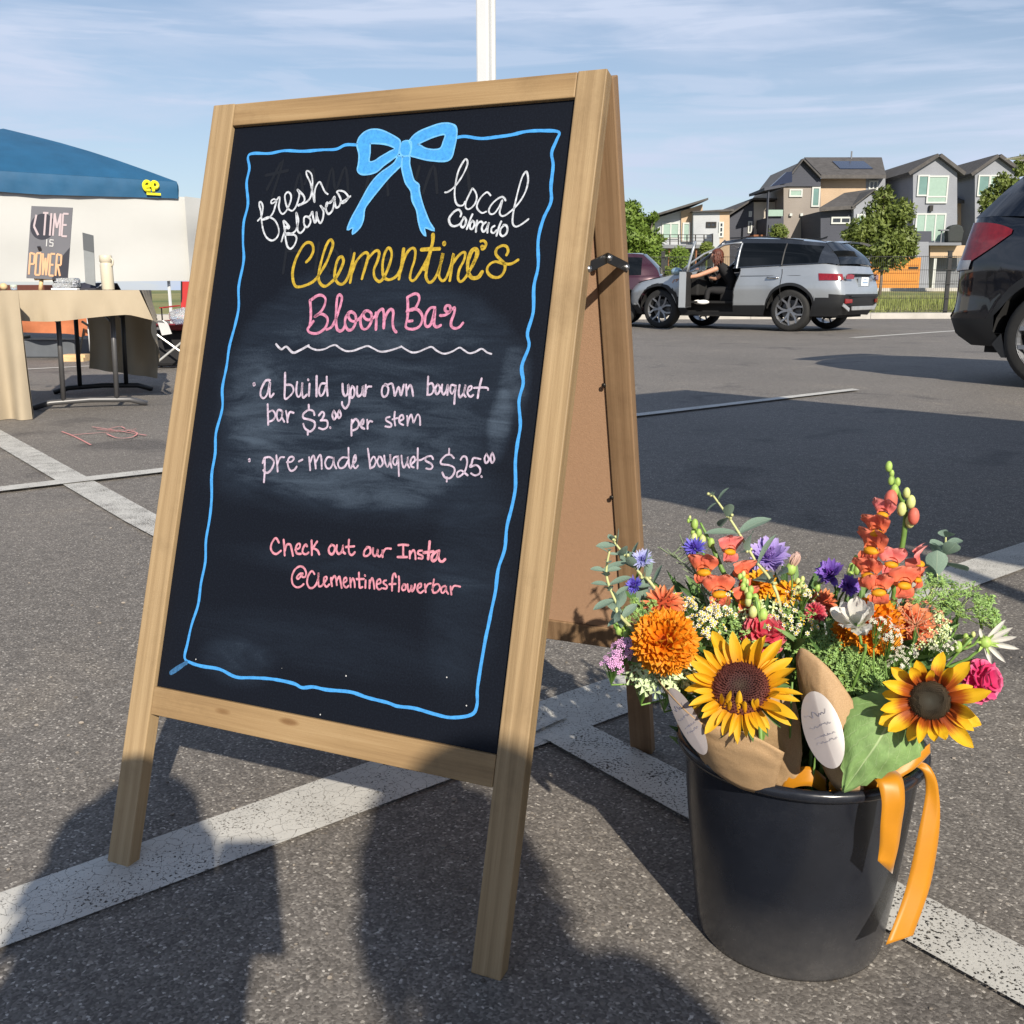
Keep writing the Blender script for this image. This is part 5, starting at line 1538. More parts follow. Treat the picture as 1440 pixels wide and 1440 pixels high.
pompon('hot pink ranunculus at the right edge of the bucket', P, V((.45, -.75, .35)), 33 * k, M_hot, 34, 13, name='ranunculus', cat='ranunculus', flat=.85, wid=.85, ruf=.15, len_=.42)
P = fp(1146, 862, 1.03); k = mpp(P)
pompon('small crimson zinnia bud left of the white cosmos', P, V((-.6, -.6, .3)), 17 * k, M_rosep, 60, 14, name='zinnia', cat='zinnia', wid=.3, ruf=.1, len_=.45)
P = fp(1158, 846, 1.07); k = mpp(P)
pompon('peach coloured zinnia behind the crimson bud', P, V((0, -.5, .8)), 18 * k, M_salmon, 50, 15, name='zinnia', cat='zinnia', flat=.5, wid=.3, ruf=.1, len_=.6)

for lab, px, py, Y, R, m, sd, nr in (('violet blue cornflower behind the left eucalyptus', 977, 772, 1.08, 19, M_blue, 21, (-.3, -.5, .8)),
                                  ('pale blue cornflower at the top left of the bunch', 903, 788, 1.05, 18, M_lblue, 22, (-.1, -.6, .8)),
                                  ('deep blue cornflower low beside the eucalyptus leaves', 893, 823, 1.04, 15, M_blue, 23, (-.5, -.7, .4))):
    P = fp(px, py, Y); fringed(lab, P, V(nr), R * mpp(P), m, sd)
for lab, px, py, Y, R, m, sd, nr in (('ruffled lilac statice between the eucalyptus and the pink bud', 1080, 785, 1.12, 33, M_lilac, 24, (-.1, -.5, .8)),
                                  ('lilac scabiosa low under the lilac statice', 1052, 808, 1.13, 20, M_lilac, 28, (-.4, -.5, .6)),
                                  ('dark purple statice left of the tall snapdragon', 1168, 808, 1.1, 24, M_purp, 25, (-.5, -.5, .7)),
                                  ('violet statice blossom touching the tall snapdragon', 1193, 825, 1.07, 18, M_purp, 26, (.1, -.8, .5))):
    P = fp(px, py, Y); fringed(lab, P, V(nr), R * mpp(P), m, sd, n=13, name='statice', cat='statice', wd=.38, tp=2.6)

# snapdragons
def snapdragon(label, stem_pxs, florets, buds, stemr=.0028):
    P0 = [fp(*q) for q in stem_pxs]
    f = thing('snapdragon', label, 'snapdragon', P0[0], 0, 'coral snapdragons')
    P = catmull(P0 + [ROOT + (P0[-1] - ROOT) * .25], 5)
    mb = MB(); mb.tube(P, [.0012 + (stemr - .0012) * min(1, i / 8) for i in range(len(P))], 7); mb.build('stem', M_stem, f, smooth=True)
    for i, (px, py, Y, s, o, mm) in enumerate(florets):
        Q = fp(px, py, Y); snap_floret(f, Q, V(o), V((0.1 * (-1) ** i, .1, 1)), s * mpp(Q), mm, M_throat)
    for px, py, Y, s, mm in buds:
        Q = fp(px, py, Y); kk = mpp(Q) * s
        mb = MB(); mb.ball(Q, kk, 0, 9, 7, (.72, .72, 1.15)); 
        for a in range(5): put(mb, petal(kk * 1.5, kk * 1.1, curl=.9, cup=.4, tip=1.6, nx=2, ny=4, seed=a), Matrix.Translation(Q + V((0, 0, -kk))) @ Matrix.Rotation(a * 1.26, 4, 'Z') @ Matrix.Rotation(1.0, 4, 'X'), 1)
        mb.build('bud', [mm, M_bud], f, smooth=True)
    return f


snapdragon('coral snapdragon cluster with pink upper lips left of centre', [(985, 735, 1.10), (1000, 765, 1.09), (1015, 800, 1.08), (1040, 860, 1.06)],
           [(1020, 772, 1.08, 26, (.3, -.8, .5), M_corpink), (995, 800, 1.06, 30, (-.5, -.8, .2), M_coral), (1036, 806, 1.05, 27, (.5, -.7, .3), M_coral),
            (1012, 830, 1.04, 32, (-.2, -.9, .1), M_coral), (1040, 842, 1.035, 28, (.3, -.9, .0), M_coral)],
           [(977, 737, 1.1, 7, M_bud), (983, 750, 1.1, 6, M_bud), (976, 757, 1.095, 7, M_budy), (988, 759, 1.095, 7, M_budy), (1000, 764, 1.09, 7, M_bud)])
snapdragon('tall coral snapdragon with green buds at its tip, highest flower of the bucket', [(1250, 655, 1.02), (1262, 690, 1.02), (1273, 715, 1.02), (1272, 745, 1.02), (1266, 780, 1.02), (1254, 812, 1.02), (1248, 870, 1.02)],
           [(1247, 722, 1.005, 25, (-.6, -.6, .2), M_corpink), (1240, 745, 1.0, 30, (-.7, -.6, .1), M_coral), (1236, 772, .995, 34, (-.8, -.55, .1), M_coral), (1276, 792, 1.03, 30, (.7, -.2, .3), M_corpink), (1250, 790, 1.01, 28, (-.1, -.8, .2), M_corpink),
            (1228, 805, .99, 30, (-.7, -.7, .0), M_coral), (1262, 818, .99, 32, (.2, -.95, .1), M_coral), (1235, 828, .98, 30, (-.3, -.9, .1), M_coral), (1280, 812, 1.0, 22, (.6, -.7, .1), M_coral)],
           [(1250, 656, 1.02, 7, M_bud), (1254, 666, 1.02, 5, M_bud), (1253, 676, 1.015, 6, M_bud), (1262, 678, 1.02, 6, M_bud), (1258, 690, 1.01, 8, M_bud),
            (1275, 693, 1.015, 7, M_budy), (1281, 706, 1.015, 9, M_budy), (1268, 716, 1.005, 9, M_budy), (1253, 703, 1.0, 13, M_corpink), (1285, 726, 1.01, 11, M_corpink), (1280, 733, 1.015, 9, M_budy)])
# green spikes of unopened snapdragon
def bud_spike(label, a, b_, n, s, seed, m=None):
    rnd = random.Random(seed); A = fp(*a); B = fp(*b_)
    f = thing('bud_spike', label, 'green buds', A, 0, 'green bud spikes in the bucket')
    mb = MB(); P = catmull([A, (A + B) / 2 + V((.003, 0, 0)), B, ROOT + (B - ROOT) * .3], 4); mb.tube(P, .0014, 6); mb.build('stem', M_stem, f, smooth=True)
    for i in range(n):
        t_ = i / n; Q = A.lerp(B, t_); kk = s * mpp(Q) * (.55 + .6 * t_); an = i * 2.4
        c = Q + V((cos(an), sin(an) * .8, .2)) * kk * .8
        mb = MB(); mb.ball(c, kk, 0, 8, 6, (.75, .75, 1.1)); mb.build('bud', m or (M_bud if i % 3 else M_budy), f, smooth=True)
    return f


bud_spike('green bud spike beside the amber marigold', (1042, 808, 1.03), (1068, 870, 1.0), 14, 8, 1)
bud_spike('green bud spike left of the violet statice', (1208, 782, 1.1), (1195, 815, 1.08), 8, 7, 2)
bud_spike('thin green shoot over the left coral snapdragon', (968, 728, 1.11), (985, 765, 1.1), 7, 5, 3)
bud_spike('bright green bud below the sedum at the left edge', (876, 872, .99), (875, 895, .99), 6, 7, 4)
bud_spike('green buds right of the pale pink cosmos bud', (1125, 815, 1.08), (1128, 840, 1.07), 6, 8, 5, M_budy)
bud_spike('green bud spike under the dark purple statice', (1152, 818, 1.1), (1140, 848, 1.08), 7, 7, 6)
bud_spike('pale green bud cluster left of the white strappy flower', (1365, 893, 1.0), (1350, 915, .99), 5, 8, 7)
bud_spike('yellow green bud cluster above the bicolour sunflower', (1318, 862, 1.04), (1322, 900, 1.03), 10, 9, 8, M_paleg)

# white cosmos seen from behind, petals like a cup
P = fp(1205, 880, .955); k = mpp(P)
f = flower('white cosmos seen from behind with wrinkled petals', 'cosmos', 'cosmos', P)
ax = V((-.35, -.25, .9))
M = frame_of(P, ax)
for i in range(8):
    a = 2 * pi * i / 8 + .2
    mb = MB(); mb.grid(petal(42 * k, 33 * k, curl=(.5, -.2, .3, .7)[i % 4], cup=.18, tip=3.0, base=.25, nx=9, ny=8, ruf=.24, rf=5, seed=i * 2.2))
    mb.build('petal', M_whitep, f, mw=M @ Matrix.Rotation(a, 4, 'Z') @ Matrix.Rotation(.45 + .35 * (i % 3 == 0), 4, 'X'), smooth=True)
mb = MB(); mb.ball((0, 0, -.003), 8 * k, 0, 8, 6); mb.build('calyx', M_stem, f, mw=M, smooth=True)
mb = MB(); mb.tube(catmull([P, fp(1211, 905, .95), fp(1209, 940, .95), ROOT], 4), .0016, 6); mb.build('stem', M_stem, f, smooth=True)
P = fp(1286, 822, 1.03); k = mpp(P)
f = flower('small white cosmos bud right of the tall snapdragon', 'cosmos', 'cosmos', P)
for i in range(6):
    mb = MB(); mb.grid(petal(24 * k, 20 * k, curl=.5, cup=.5, tip=2.4, seed=i, ruf=.1)); mb.build('petal', M_whitep, f, mw=frame_of(P + V((0, 0, -.008)), (.1, -.3, .9)) @ Matrix.Rotation(i * 1.05, 4, 'Z') @ Matrix.Rotation(1.15, 4, 'X'), smooth=True)
stem(f, P + V((0, 0, -.01)), V((0, .1, -1)), .0012)
P = fp(1112, 800, 1.07); k = mpp(P)
f = flower('closed pale pink cosmos bud on a thin stalk', 'cosmos', 'cosmos', P)
for i in range(6):
    mb = MB(); mb.grid(petal(27 * k, 17 * k, curl=.3, cup=.6, tip=2.6, seed=i, ruf=.1)); mb.build('petal', M_palepink, f, mw=frame_of(P, (.25, -.2, .9)) @ Matrix.Rotation(i * 1.05, 4, 'Z') @ Matrix.Rotation(1.28, 4, 'X'), smooth=True)
mb = MB(); mb.ball(P, 8 * k, 0, 8, 6, (1, 1, 1.2)); mb.build('calyx', M_bud, f, smooth=True)
stem(f, P, V((.1, 0, -1)), .0011)
# strappy white flower at the right
P = fp(1385, 903, .985); k = mpp(P)
f = flower('white flower with narrow drooping petals at the far right', 'strappy_flower', 'white flower', P)
for i, (dx, dy, dz) in enumerate(((36, -22, .2), (40, -10, .3), (44, 8, .1), (26, 26, .2), (-8, -22, .0), (10, 30, -.1), (30, -28, -.2))):
    dd = RGT * dx * k - UPV * dy * k - V((0, 1, 0)) * dz * .02
    mb = MB(); mb.grid(petal(dd.length, 9 * k, curl=.5, cup=.8, tip=1.6, base=.4, seed=i, ruf=.2)); mb.build('petal', M_whitep, f, mw=leafM(P, dd, TOCAM(P)), smooth=True)
mb = MB(); mb.ball(P, 9 * k, 0, 8, 6); 
for i in range(7): put(mb, petal(.014, .004, curl=.3, seed=i), leafM(P, V((cos(i), -.4, sin(i))), TOCAM(P)))
mb.build('calyx', M_bud, f, smooth=True); stem(f, P, V((-.5, 0, -.6)), .0015)

# eucalyptus
euc('tall eucalyptus sprig rising between the snapdragons and the statice', [fp(1003, 697, 1.10), fp(1030, 735, 1.09), fp(1060, 785, 1.07), fp(1098, 855, 1.04), ROOT + V((0, 0, .1))], .030, 7, 31)
euc('eucalyptus sprig with small leaves leaning out at the far left', [fp(857, 775, .99), fp(853, 810, .99), fp(868, 850, .985), fp(890, 885, .98), ROOT + V((-.03, 0, .1))], .017, 12, 32, berries=False)
euc('leafy eucalyptus sprig with berries in front of the hardboard', [fp(862, 760, 1.06), fp(882, 785, 1.055), fp(905, 812, 1.05), fp(930, 840, 1.04), ROOT + V((-.03, 0, .1))], .025, 8, 33)
euc('round-leaved eucalyptus tip right of the tall snapdragon', [fp(1330, 755, 1.12), fp(1328, 780, 1.12), fp(1318, 805, 1.11), fp(1300, 850, 1.09), ROOT + V((.03, 0, .1))], .024, 6, 34, berries=False, rnd_leaf=True)

# sprays
GW = 'sprays of tiny blossoms'
spray('feverfew spray of tiny white daisies with yellow centres behind the orange marigold', [fp(985, 862, 1.0), fp(1015, 855, 1.01), (fp(955, 848, 1.02)), fp(1000, 880, .99)], 'feverfew', 'feverfew', M_tinywhite, M_tinyyel, .0024, .021, 34, 41, GW, tuft=6)
spray('feverfew spray right of the green bud spike', [fp(1105, 850, 1.04), fp(1130, 835, 1.06)], 'feverfew', 'feverfew', M_tinywhite, M_tinyyel, .0022, .016, 20, 42, GW, tuft=6)
spray('tiny white lace blossoms over the speckled orange marigold', [fp(1238, 875, .955), fp(1255, 892, .955)], 'lace_flower', 'lace flower', M_tinywhite, None, .0018, .015, 26, 43, GW)
spray('white lace blossoms above the bicolour sunflower', [fp(1272, 918, .97), fp(1262, 935, .965), fp(1325, 905, .99)], 'lace_flower', 'lace flower', M_tinywhite, None, .0016, .016, 42, 44, GW)
spray('lilac pink sedum cluster hanging at the left edge of the bucket', [fp(875, 915, .97), fp(862, 930, .968), fp(888, 903, .975)], 'sedum', 'sedum', M_sedum, None, .0022, .014, 60, 45, GW)
spray('pale yellow green hydrangea florets under the left marigold', [fp(905, 948, .97), fp(938, 958, .965), fp(965, 945, .965)], 'hydrangea', 'hydrangea', M_paleg, None, .0062, .018, 26, 46, GW, tuft=4)
spray('pale green florets right of the salmon zinnia', [fp(1318, 880, 1.02), fp(1305, 895, 1.01)], 'hydrangea', 'hydrangea', M_paleg, M_budy, .003, .018, 40, 47, GW, tuft=4)
umbel('feathery green umbel at the top right of the bunch', fp(1345, 862, 1.05), V((.25, -.35, .9)), .042, M_feather, 51)
umbel('feathery green umbel behind the salmon zinnia', fp(1308, 848, 1.06), V((0, -.3, .95)), .034, M_feather, 52)
umbel('small green umbel at the far right', fp(1378, 872, 1.03), V((.6, -.35, .6)), .026, M_feather, 53)
umbel('reddish umbel with spoke-like rays above the bicolour sunflower', fp(1288, 880, .985), V((-.05, -.5, .85)), .030, mat('reddish_tips', (.50, .20, .12), .6, var=.3), 54, fn=4, sm=mat('reddish_rays', (.45, .22, .12), .6))
umbel('dense fluffy green umbel right of the large sunflower', fp(1165, 925, 1.00), V((-.2, -.6, .8)), .034, M_feather, 55, rays=22, fn=24)
umbel('dense fluffy green umbel behind the kraft paper tip', fp(1198, 942, .99), V((.1, -.65, .75)), .036, M_feather, 56, rays=24, fn=26)
umbel('dense fluffy green umbel above the heart-shaped leaf', fp(1222, 960, .98), V((.1, -.75, .6)), .028, M_feather, 57, rays=18, fn=24)
umbel('green umbel low behind the left marigold', fp(1020, 905, 1.0), V((-.1, -.6, .75)), .03, M_feather, 58)

spray('feverfew spray between the red ranunculus and the crimson bud', [fp(1100, 872, 1.0), fp(1128, 880, 1.0)], 'feverfew', 'feverfew', M_tinywhite, M_tinyyel, .0022, .018, 20, 48, GW, tuft=6)
spray('pale green florets between the coral snapdragon and the feverfew', [fp(1078, 858, 1.03), fp(1060, 868, 1.02)], 'hydrangea', 'hydrangea', M_paleg, M_budy, .0042, .016, 22, 49, GW, tuft=4)
umbel('green umbel under the salmon zinnia at the left', fp(905, 880, 1.0), V((-.4, -.6, .7)), .026, M_feather, 59)
umbel('green umbel deep between the two marigolds', fp(1130, 900, 1.02), V((0, -.7, .7)), .032, M_feather, 60)
# filler foliage deep in the bunch: narrow leaves
fo = thing('filler_foliage', 'dark green filler leaves deep inside the bunch of flowers', 'foliage', ROOT)
rnd = random.Random(77); mb = MB()
for i in range(900):
    a = rnd.uniform(0, 2 * pi); q = sqrt(rnd.random())
    z0 = rnd.uniform(.20, .365)
    rad_ = (.10 + .06 * (z0 - .2) / .14)
    c = V((BC.x + cos(a) * q * rad_, BC.y + max(-.075, sin(a) * q * rad_ * .85) + .03, z0))
    d = V((cos(a) * q + rnd.uniform(-.5, .5), sin(a) * q + rnd.uniform(-.5, .5), rnd.uniform(.3, 1.3)))
    put(mb, petal(rnd.uniform(.03, .065), rnd.uniform(.006, .014), curl=rnd.uniform(-1, 1), cup=.3, tip=1.4, nx=2, ny=4, seed=i), leafM(c, d, V((rnd.uniform(-1, 1), -1, .5))), i % 3 == 0)
tag(mb.build('leaves', [M_leaf2, M_leaf], fo, smooth=True), kind='stuff')
mb = MB()
for i in range(60):
    a = rnd.uniform(0, 2 * pi); q = sqrt(rnd.random()) * .09
    b0 = V((BC.x + cos(a) * q * .7, BC.y + sin(a) * q * .7, .06)); b1 = V((BC.x + cos(a) * q * 1.3, BC.y + sin(a) * q * 1.3, rnd.uniform(.26, .36)))
    mb.tube([b0, (b0 + b1) / 2, b1], rnd.uniform(.001, .0025), 5)
tag(mb.build('stems', M_stem, fo, smooth=True), kind='stuff')
# wispy grey grass stems at the left
ws = thing('rosemary_sprig', 'thin grey green needle sprig left of the coral snapdragon', 'sprig', fp(985, 800, 1.07))
mb = MB(); P = catmull([fp(943, 780, 1.09), fp(965, 795, 1.08), fp(985, 822, 1.07), fp(1000, 870, 1.05)], 6); mb.tube(P, .001, 5)
for i, p in enumerate(P):
    for s_ in (-1, 1): mb.tube([p, p + V((.012 * s_, -.003, .010)) + V((rnd.uniform(-1, 1), 0, rnd.uniform(-1, 1))) * .004], .0006, 4)
P = catmull([fp(962, 770, 1.09), fp(975, 800, 1.08), fp(993, 840, 1.06)], 6); mb.tube(P, .001, 5)
for i, p in enumerate(P):
    for s_ in (-1, 1): mb.tube([p, p + V((.006 * s_, -.003, .016))], .0006, 4)
mb.build('needles', mat('grey_green_needle', (.22, .28, .17), .6), ws)

# ------------------------------------------------------------------ kraft paper, stickers, ribbons
def kraft_mat():
    m, nd, lk, b = newmat('kraft_paper')
    t = nd.new('ShaderNodeTexCoord')
    n1 = N(nd, 'ShaderNodeTexNoise', Scale=900.0, Detail=3.0); lk.new(t.outputs['Object'], n1.inputs['Vector'])
    n2 = N(nd, 'ShaderNodeTexNoise', Scale=32.0, Detail=6.0, Roughness=.6, Distortion=.8); lk.new(t.outputs['Object'], n2.inputs['Vector'])
    r = ramp(nd, [(.3, (.38, .245, .13)), (.7, (.48, .325, .185))]); lk.new(n1.outputs['Fac'], r.inputs[0]); lk.new(r.outputs[0], b.inputs['Base Color'])
    b.inputs['Roughness'].default_value = .7; b.inputs['Specular IOR Level'].default_value = .25
    vo = N(nd, 'ShaderNodeTexVoronoi', Scale=22.0, feature='DISTANCE_TO_EDGE'); lk.new(n2.outputs['Color'], vo.inputs['Vector'])
    bp = N(nd, 'ShaderNodeBump', Strength=.30, Distance=.003); lk.new(n2.outputs['Fac'], bp.inputs['Height']); lk.new(bp.outputs[0], b.inputs['Normal'])
    tr = nd.new('ShaderNodeBsdfTranslucent'); lk.new(r.outputs[0], tr.inputs['Color'])
    ms = nd.new('ShaderNodeMixShader'); ms.inputs[0].default_value = .12
    lk.new(b.outputs[0], ms.inputs[1]); lk.new(tr.outputs[0], ms.inputs[2]); lk.new(ms.outputs[0], nd['Material Output'].inputs['Surface'])
    return m


M_kraft = kraft_mat()


def sheet(name, parent, top, bot, m, n=28, rows=16, bulge=.007, crink=.0020, seed=0, th=None, label=None):
    "ruled sheet between two edge curves (px, py, Y), bulged and crinkled"
    T = catmull([fp(*q) for q in top], 8); B = catmull([fp(*q) for q in bot], 8)
    def res(P, k):
        ln = [0]
        for i in range(len(P) - 1): ln.append(ln[-1] + (P[i + 1] - P[i]).length)
        out = []
        for j in range(k):
            s = ln[-1] * j / (k - 1); i = 0
            while i < len(P) - 2 and ln[i + 1] < s: i += 1
            seg = ln[i + 1] - ln[i]; out.append(P[i].lerp(P[i + 1], (s - ln[i]) / seg if seg > 1e-9 else 0))
        return out
    T, B = res(T, n), res(B, n)
    G = []
    for j in range(rows):
        t_ = j / (rows - 1); r = []
        for i in range(n):
            p = T[i].lerp(B[i], t_); u = i / (n - 1)
            q = p + TOCAM(p) * (bulge * sin(pi * t_) * (0.3 + sin(pi * u)))
            c_ = abs(noise.noise(V((u * 4 + seed, t_ * 5, seed)))) * 1.6 + .5 * noise.noise(V((u * 11, t_ * 9, seed + 3)))
            q += TOCAM(p) * crink * (c_ - .6)
            r.append(q)
        G.append(r)
    mb = MB(); mb.grid(G)
    o = mb.build(name, m, parent, smooth=True, label=label)
    sol = o.modifiers.new('thickness', 'SOLIDIFY'); sol.thickness = .0004
    return o, G


w1 = thing('paper_wrap', 'crumpled kraft paper wrap round the large yellow sunflower bouquet', 'paper wrap', fp(1020, 1040, .93), 0, 'kraft paper bouquet wraps')
o, G1 = sheet('front_flap', w1, [(903, 925, .985), (925, 955, .955), (958, 992, .93), (990, 1018, .915), (1020, 1022, .905), (1062, 1036, .90), (1103, 1058, .905)],
              [(950, 985, .99), (968, 1022, .965), (985, 1058, .955), (1005, 1085, .95), (1040, 1108, .942), (1070, 1116, .94), (1086, 1118, .94)], M_kraft, seed=2.0, crink=.0028)
sheet('back_flap', w1, [(1060, 960, .985), (1085, 950, .98), (1110, 968, .975), (1124, 1010, .965), (1128, 1060, .96)], [(1060, 1090, .985), (1075, 1100, .975), (1088, 1108, .97), (1105, 1110, .965), (1122, 1105, .96)], M_kraft, seed=5.0)
sheet('back_flap', w1, [(912, 930, .99), (950, 975, 1.0), (1000, 1000, 1.0), (1060, 1010, 1.0)], [(975, 1050, .985), (1000, 1085, .985), (1030, 1110, .985), (1070, 1120, .985)], M_kraft, seed=7.0)
w2 = thing('paper_wrap', 'pointed kraft paper wrap with an oval sticker in the middle of the bucket', 'paper wrap', fp(1160, 1020, .94), 0, 'kraft paper bouquet wraps')
o, G2 = sheet('front_flap', w2, [(1119, 925, .965), (1127, 911, .96), (1150, 925, .945), (1175, 950, .935), (1199, 985, .93)],
              [(1150, 1060, .945), (1160, 1085, .94), (1172, 1105, .935), (1190, 1118, .93), (1215, 1112, .925)], M_kraft, seed=9.0, bulge=.010)
sheet('back_flap', w2, [(1119, 927, .97), (1125, 975, .975), (1140, 1020, .975)], [(1210, 1010, .99), (1215, 1060, .98), (1220, 1110, .975)], M_kraft, seed=12.0, bulge=-.01)

M_stk = mat('sticker_paper', (.185, .165, .165), .35, var=.12, scale=20, coat=.4)
M_script = mat('sticker_print', (.16, .16, .22), .6)


def sticker(parent, label, cpx, rx, ry, ang, Y, n):
    C_ = fp(*cpx, Y); kk = mpp(C_)
    Mx = frame_of(C_, n)
    mb = MB(); R_ = []
    for q in (0, .5, 1):
        R_.append([(q * (rx * cos(a) * cos(ang) - ry * sin(a) * sin(ang)) * kk, q * (rx * cos(a) * sin(ang) + ry * sin(a) * cos(ang)) * kk, .004 - .003 * (q ** 2) * abs(cos(a))) for a in [2 * pi * i / 40 for i in range(40)]])
    mb.grid(R_, uv=False, close=True)
    s_ = mb.build('sticker', M_stk, parent, mw=Mx, smooth=True, label=label)
    mb = MB(); rn = random.Random(3)
    Ml = Mx @ Matrix.Rotation(ang + .12, 4, 'Z')
    for row, (y0, h, nn, wd) in enumerate(((.42, .16, 9, .0004), (.12, .07, 12, .0003), (-.15, .06, 12, .0003), (-.3, .06, 12, .0003))):
        P = []
        for i in range(nn * 2):
            x = (-.55 + 1.1 * i / (nn * 2 - 1)) * rx * kk
            P.append((x, (y0 + h * (rn.random() - .5) * (1 if i % 2 else -1)) * ry * kk, .0048))
        mb.tube(catmull(P, 3), wd * .6, 4)
    mb.build('printed_script', M_script, s_, mw=Ml)


sticker(w1, 'white oval sticker seen edge-on', (968, 1014), 15, 52, radians(40), .925, TOCAM((.2, .93, .3)) * .8 + V((-.3, -.1, .15)))
sticker(w2, 'white oval sticker with small script print', (1157, 1026), 26, 54, radians(20), .918, TOCAM((.3, .93, .3)))

M_rib = mat('satin_ribbon', (.44, .175, .004), .42, var=.06, scale=30, spec=.4, sheen=.2, coat=0)


def ribbon(parent, P, side, w, name='ribbon_tail', cut=0.0):
    "flat satin strip; side = direction across the strip, w = widths along it"
    P = catmull(P, 8); L, R_ = [], []
    S = catmull(side, 8) if len(side) > 2 else [V(side[0])] * len(P)
    n_ = len(P)
    for i, p in enumerate(P):
        ww = w if not isinstance(w, (list, tuple)) else lerp_t(w, i / (n_ - 1))
        s_ = S[min(i, len(S) - 1)].normalized() * ww / 2
        L.append(p + s_); R_.append(p - s_)
    L[-1] = L[-1] + (P[-1] - P[-2]).normalized() * cut
    rows = [[l.lerp(r_, q) + TOCAM(l) * .0012 * sin(pi * q + i * .35) for i, (l, r_) in enumerate(zip(L, R_))] for q in (0, .25, .5, .75, 1)]
    mb = MB(); mb.grid(rows); o = mb.build(name, M_rib, parent, smooth=True)
    o.modifiers.new('t', 'SOLIDIFY').thickness = .0003
    return o


def lerp_t(w, t):
    q = t * (len(w) - 1); i = min(int(q), len(w) - 2)
    return w[i] + (w[i + 1] - w[i]) * (q - i)


rb2 = thing('satin_ribbon', 'golden yellow satin ribbon hanging over the right side of the bucket', 'ribbon', fp(1240, 1090, .92))
ribbon(rb2, [fp(1205, 1100, .955), fp(1228, 1089, .925), fp(1249, 1094, .905), fp(1256, 1125, .893), fp(1253, 1160, .892), fp(1250, 1190, .892), fp(1246, 1212, .892)],
       [V((.3, .1, .9)), V((.8, .1, .5)), V((1, .1, .12)), V((1, .1, -.04)), V((1, .1, .0)), V((1, .1, .0)), V((1, .1, -.2))], (.020, .026, .027, .024, .022, .020, .018), cut=.012)
ribbon(rb2, [fp(1268, 1092, .965), fp(1288, 1076, .96), fp(1304, 1084, .955), fp(1311, 1115, .95), fp(1306, 1170, .94), fp(1290, 1250, .925), fp(1264, 1324, .905)],
       [V((.3, .1, .9)), V((.8, -.1, .6)), V((.95, -.3, .2)), V((1, -.2, .0)), V((1, -.1, .05)), V((1, .1, .12)), V((1, .2, .12))], (.016, .012, .010, .013, .021, .027, .030), cut=-.003)
ribbon(rb2, [fp(1100, 1112, .965), fp(1112, 1096, .96), fp(1140, 1092, .955), fp(1162, 1108, .955)], [V((0, .3, 1))], .020, name='ribbon_loop')
ribbon(rb2, [fp(1166, 1114, .945), fp(1180, 1096, .945), fp(1205, 1094, .945), fp(1235, 1100, .94)], [V((0, .3, 1))], .020, name='ribbon_loop')
ribbon(rb2, [fp(1225, 1102, .95), fp(1256, 1086, .95), fp(1285, 1072, .955), fp(1308, 1052, .965)], [V((0, .35, 1))], (.020, .018, .014, .010), name='ribbon_loop')
# ------------------------------------------------------------------ pop-up canopies
def cloth_grid(mb, rows_f, nu, nv, mi=0):
    mb.grid([[rows_f(i / nu, j / nv) for i in range(nu + 1)] for j in range(nv + 1)], mi)


def canopy(label, corner, dirx, diry, w, zc, zp, mcloth, mleg, val=.22, sides=(), legs=True, mval=None, lname='canopy_tent', inset=0.0):
    "corner: world xy of one corner; dirx,diry unit vectors along the two edges"
    c = V((*corner, 0)); ux = V((*dirx, 0)).normalized(); uy = V((*diry, 0)).normalized()
    t = thing(lname, label, 'canopy tent', c, 0)
    mb = MB(); pk = c + ux * w / 2 + uy * w / 2
    cs = [c, c + ux * w, c + ux * w + uy * w, c + uy * w]
    for k in range(4):
        a, b_ = cs[k], cs[(k + 1) % 4]
        rows = []
        for j in range(7):
            t_ = j / 6
            r = []
            for i in range(13):
                u = i / 12
                p = a.lerp(b_, u).lerp(pk, t_)
                z = zc + (zp - zc) * t_ + .05 * sin(pi * t_) + .05 * (1 - abs(2 * u - 1)) * (t_ > .01) * (1 - t_)
                r.append((p.x, p.y, z))
            rows.append(r)
        mb.grid(rows, uv=False)
    mb.build('canopy_top', mcloth, t, smooth=True)
    for k in range(4):
        a, b_ = cs[k], cs[(k + 1) % 4]; d = (b_ - a).normalized(); nn = V((d.y, -d.x, 0))
        mb = MB()
        mb.grid([[tuple(a.lerp(b_, i / 24) + nn * (-.002 if j == 0 else .012 + .008 * sin(i * 1.9 + j)) + V((0, 0, zc - val * j / 4 - .01 * (1 - abs(i / 12 - 1)) * j))) for i in range(25)] for j in range(5)], uv=False)
        mb.build('valance', mval or mcloth, t, smooth=True)
    if legs:
        for p in cs:
            p = p.lerp(pk, inset)
            Mq = Matrix.Translation((p.x, p.y, 0)) @ Matrix.Rotation(atan2(uy.y, uy.x) + .45, 4, 'Z')
            mb = MB(); mb.cbox((0, 0, zc / 2), (.027, .027, zc), 0, Mq); mb.cbox((.012, -.012, zc / 2), (.012, .012, zc - .01), 0, Mq)
            mb.cbox((0, 0, .01), (.09, .09, .02), 0, Mq)
            mb.build('leg', mleg, t, bevel=.004)
    return t, cs, pk


M_bluetent = mat('blue_tent_cloth', (.014, .085, .18), .55, var=.14, scale=2.5, bump=.5, bscale=3)
M_whitecloth = mat('white_side_cloth', (.46, .465, .455), .7, var=.03, scale=1.2, bump=.5, bscale=2.2)
E1 = (.66, -.75); E2 = (.75, .66)
canopy("white canopy tent whose corner pole rises behind the chalkboard", (-0.052, 2.12), E1, E2, 3.05, 2.10, 3.0, M_whitecloth, M_white_paint_metal)
canopy('second white canopy tent standing beyond the right edge of the photo', (-0.052 + 2.98 * .66, 2.12 - 2.98 * .75), E1, E2, 3.05, 2.16, 3.05, M_whitecloth, M_white_paint_metal)

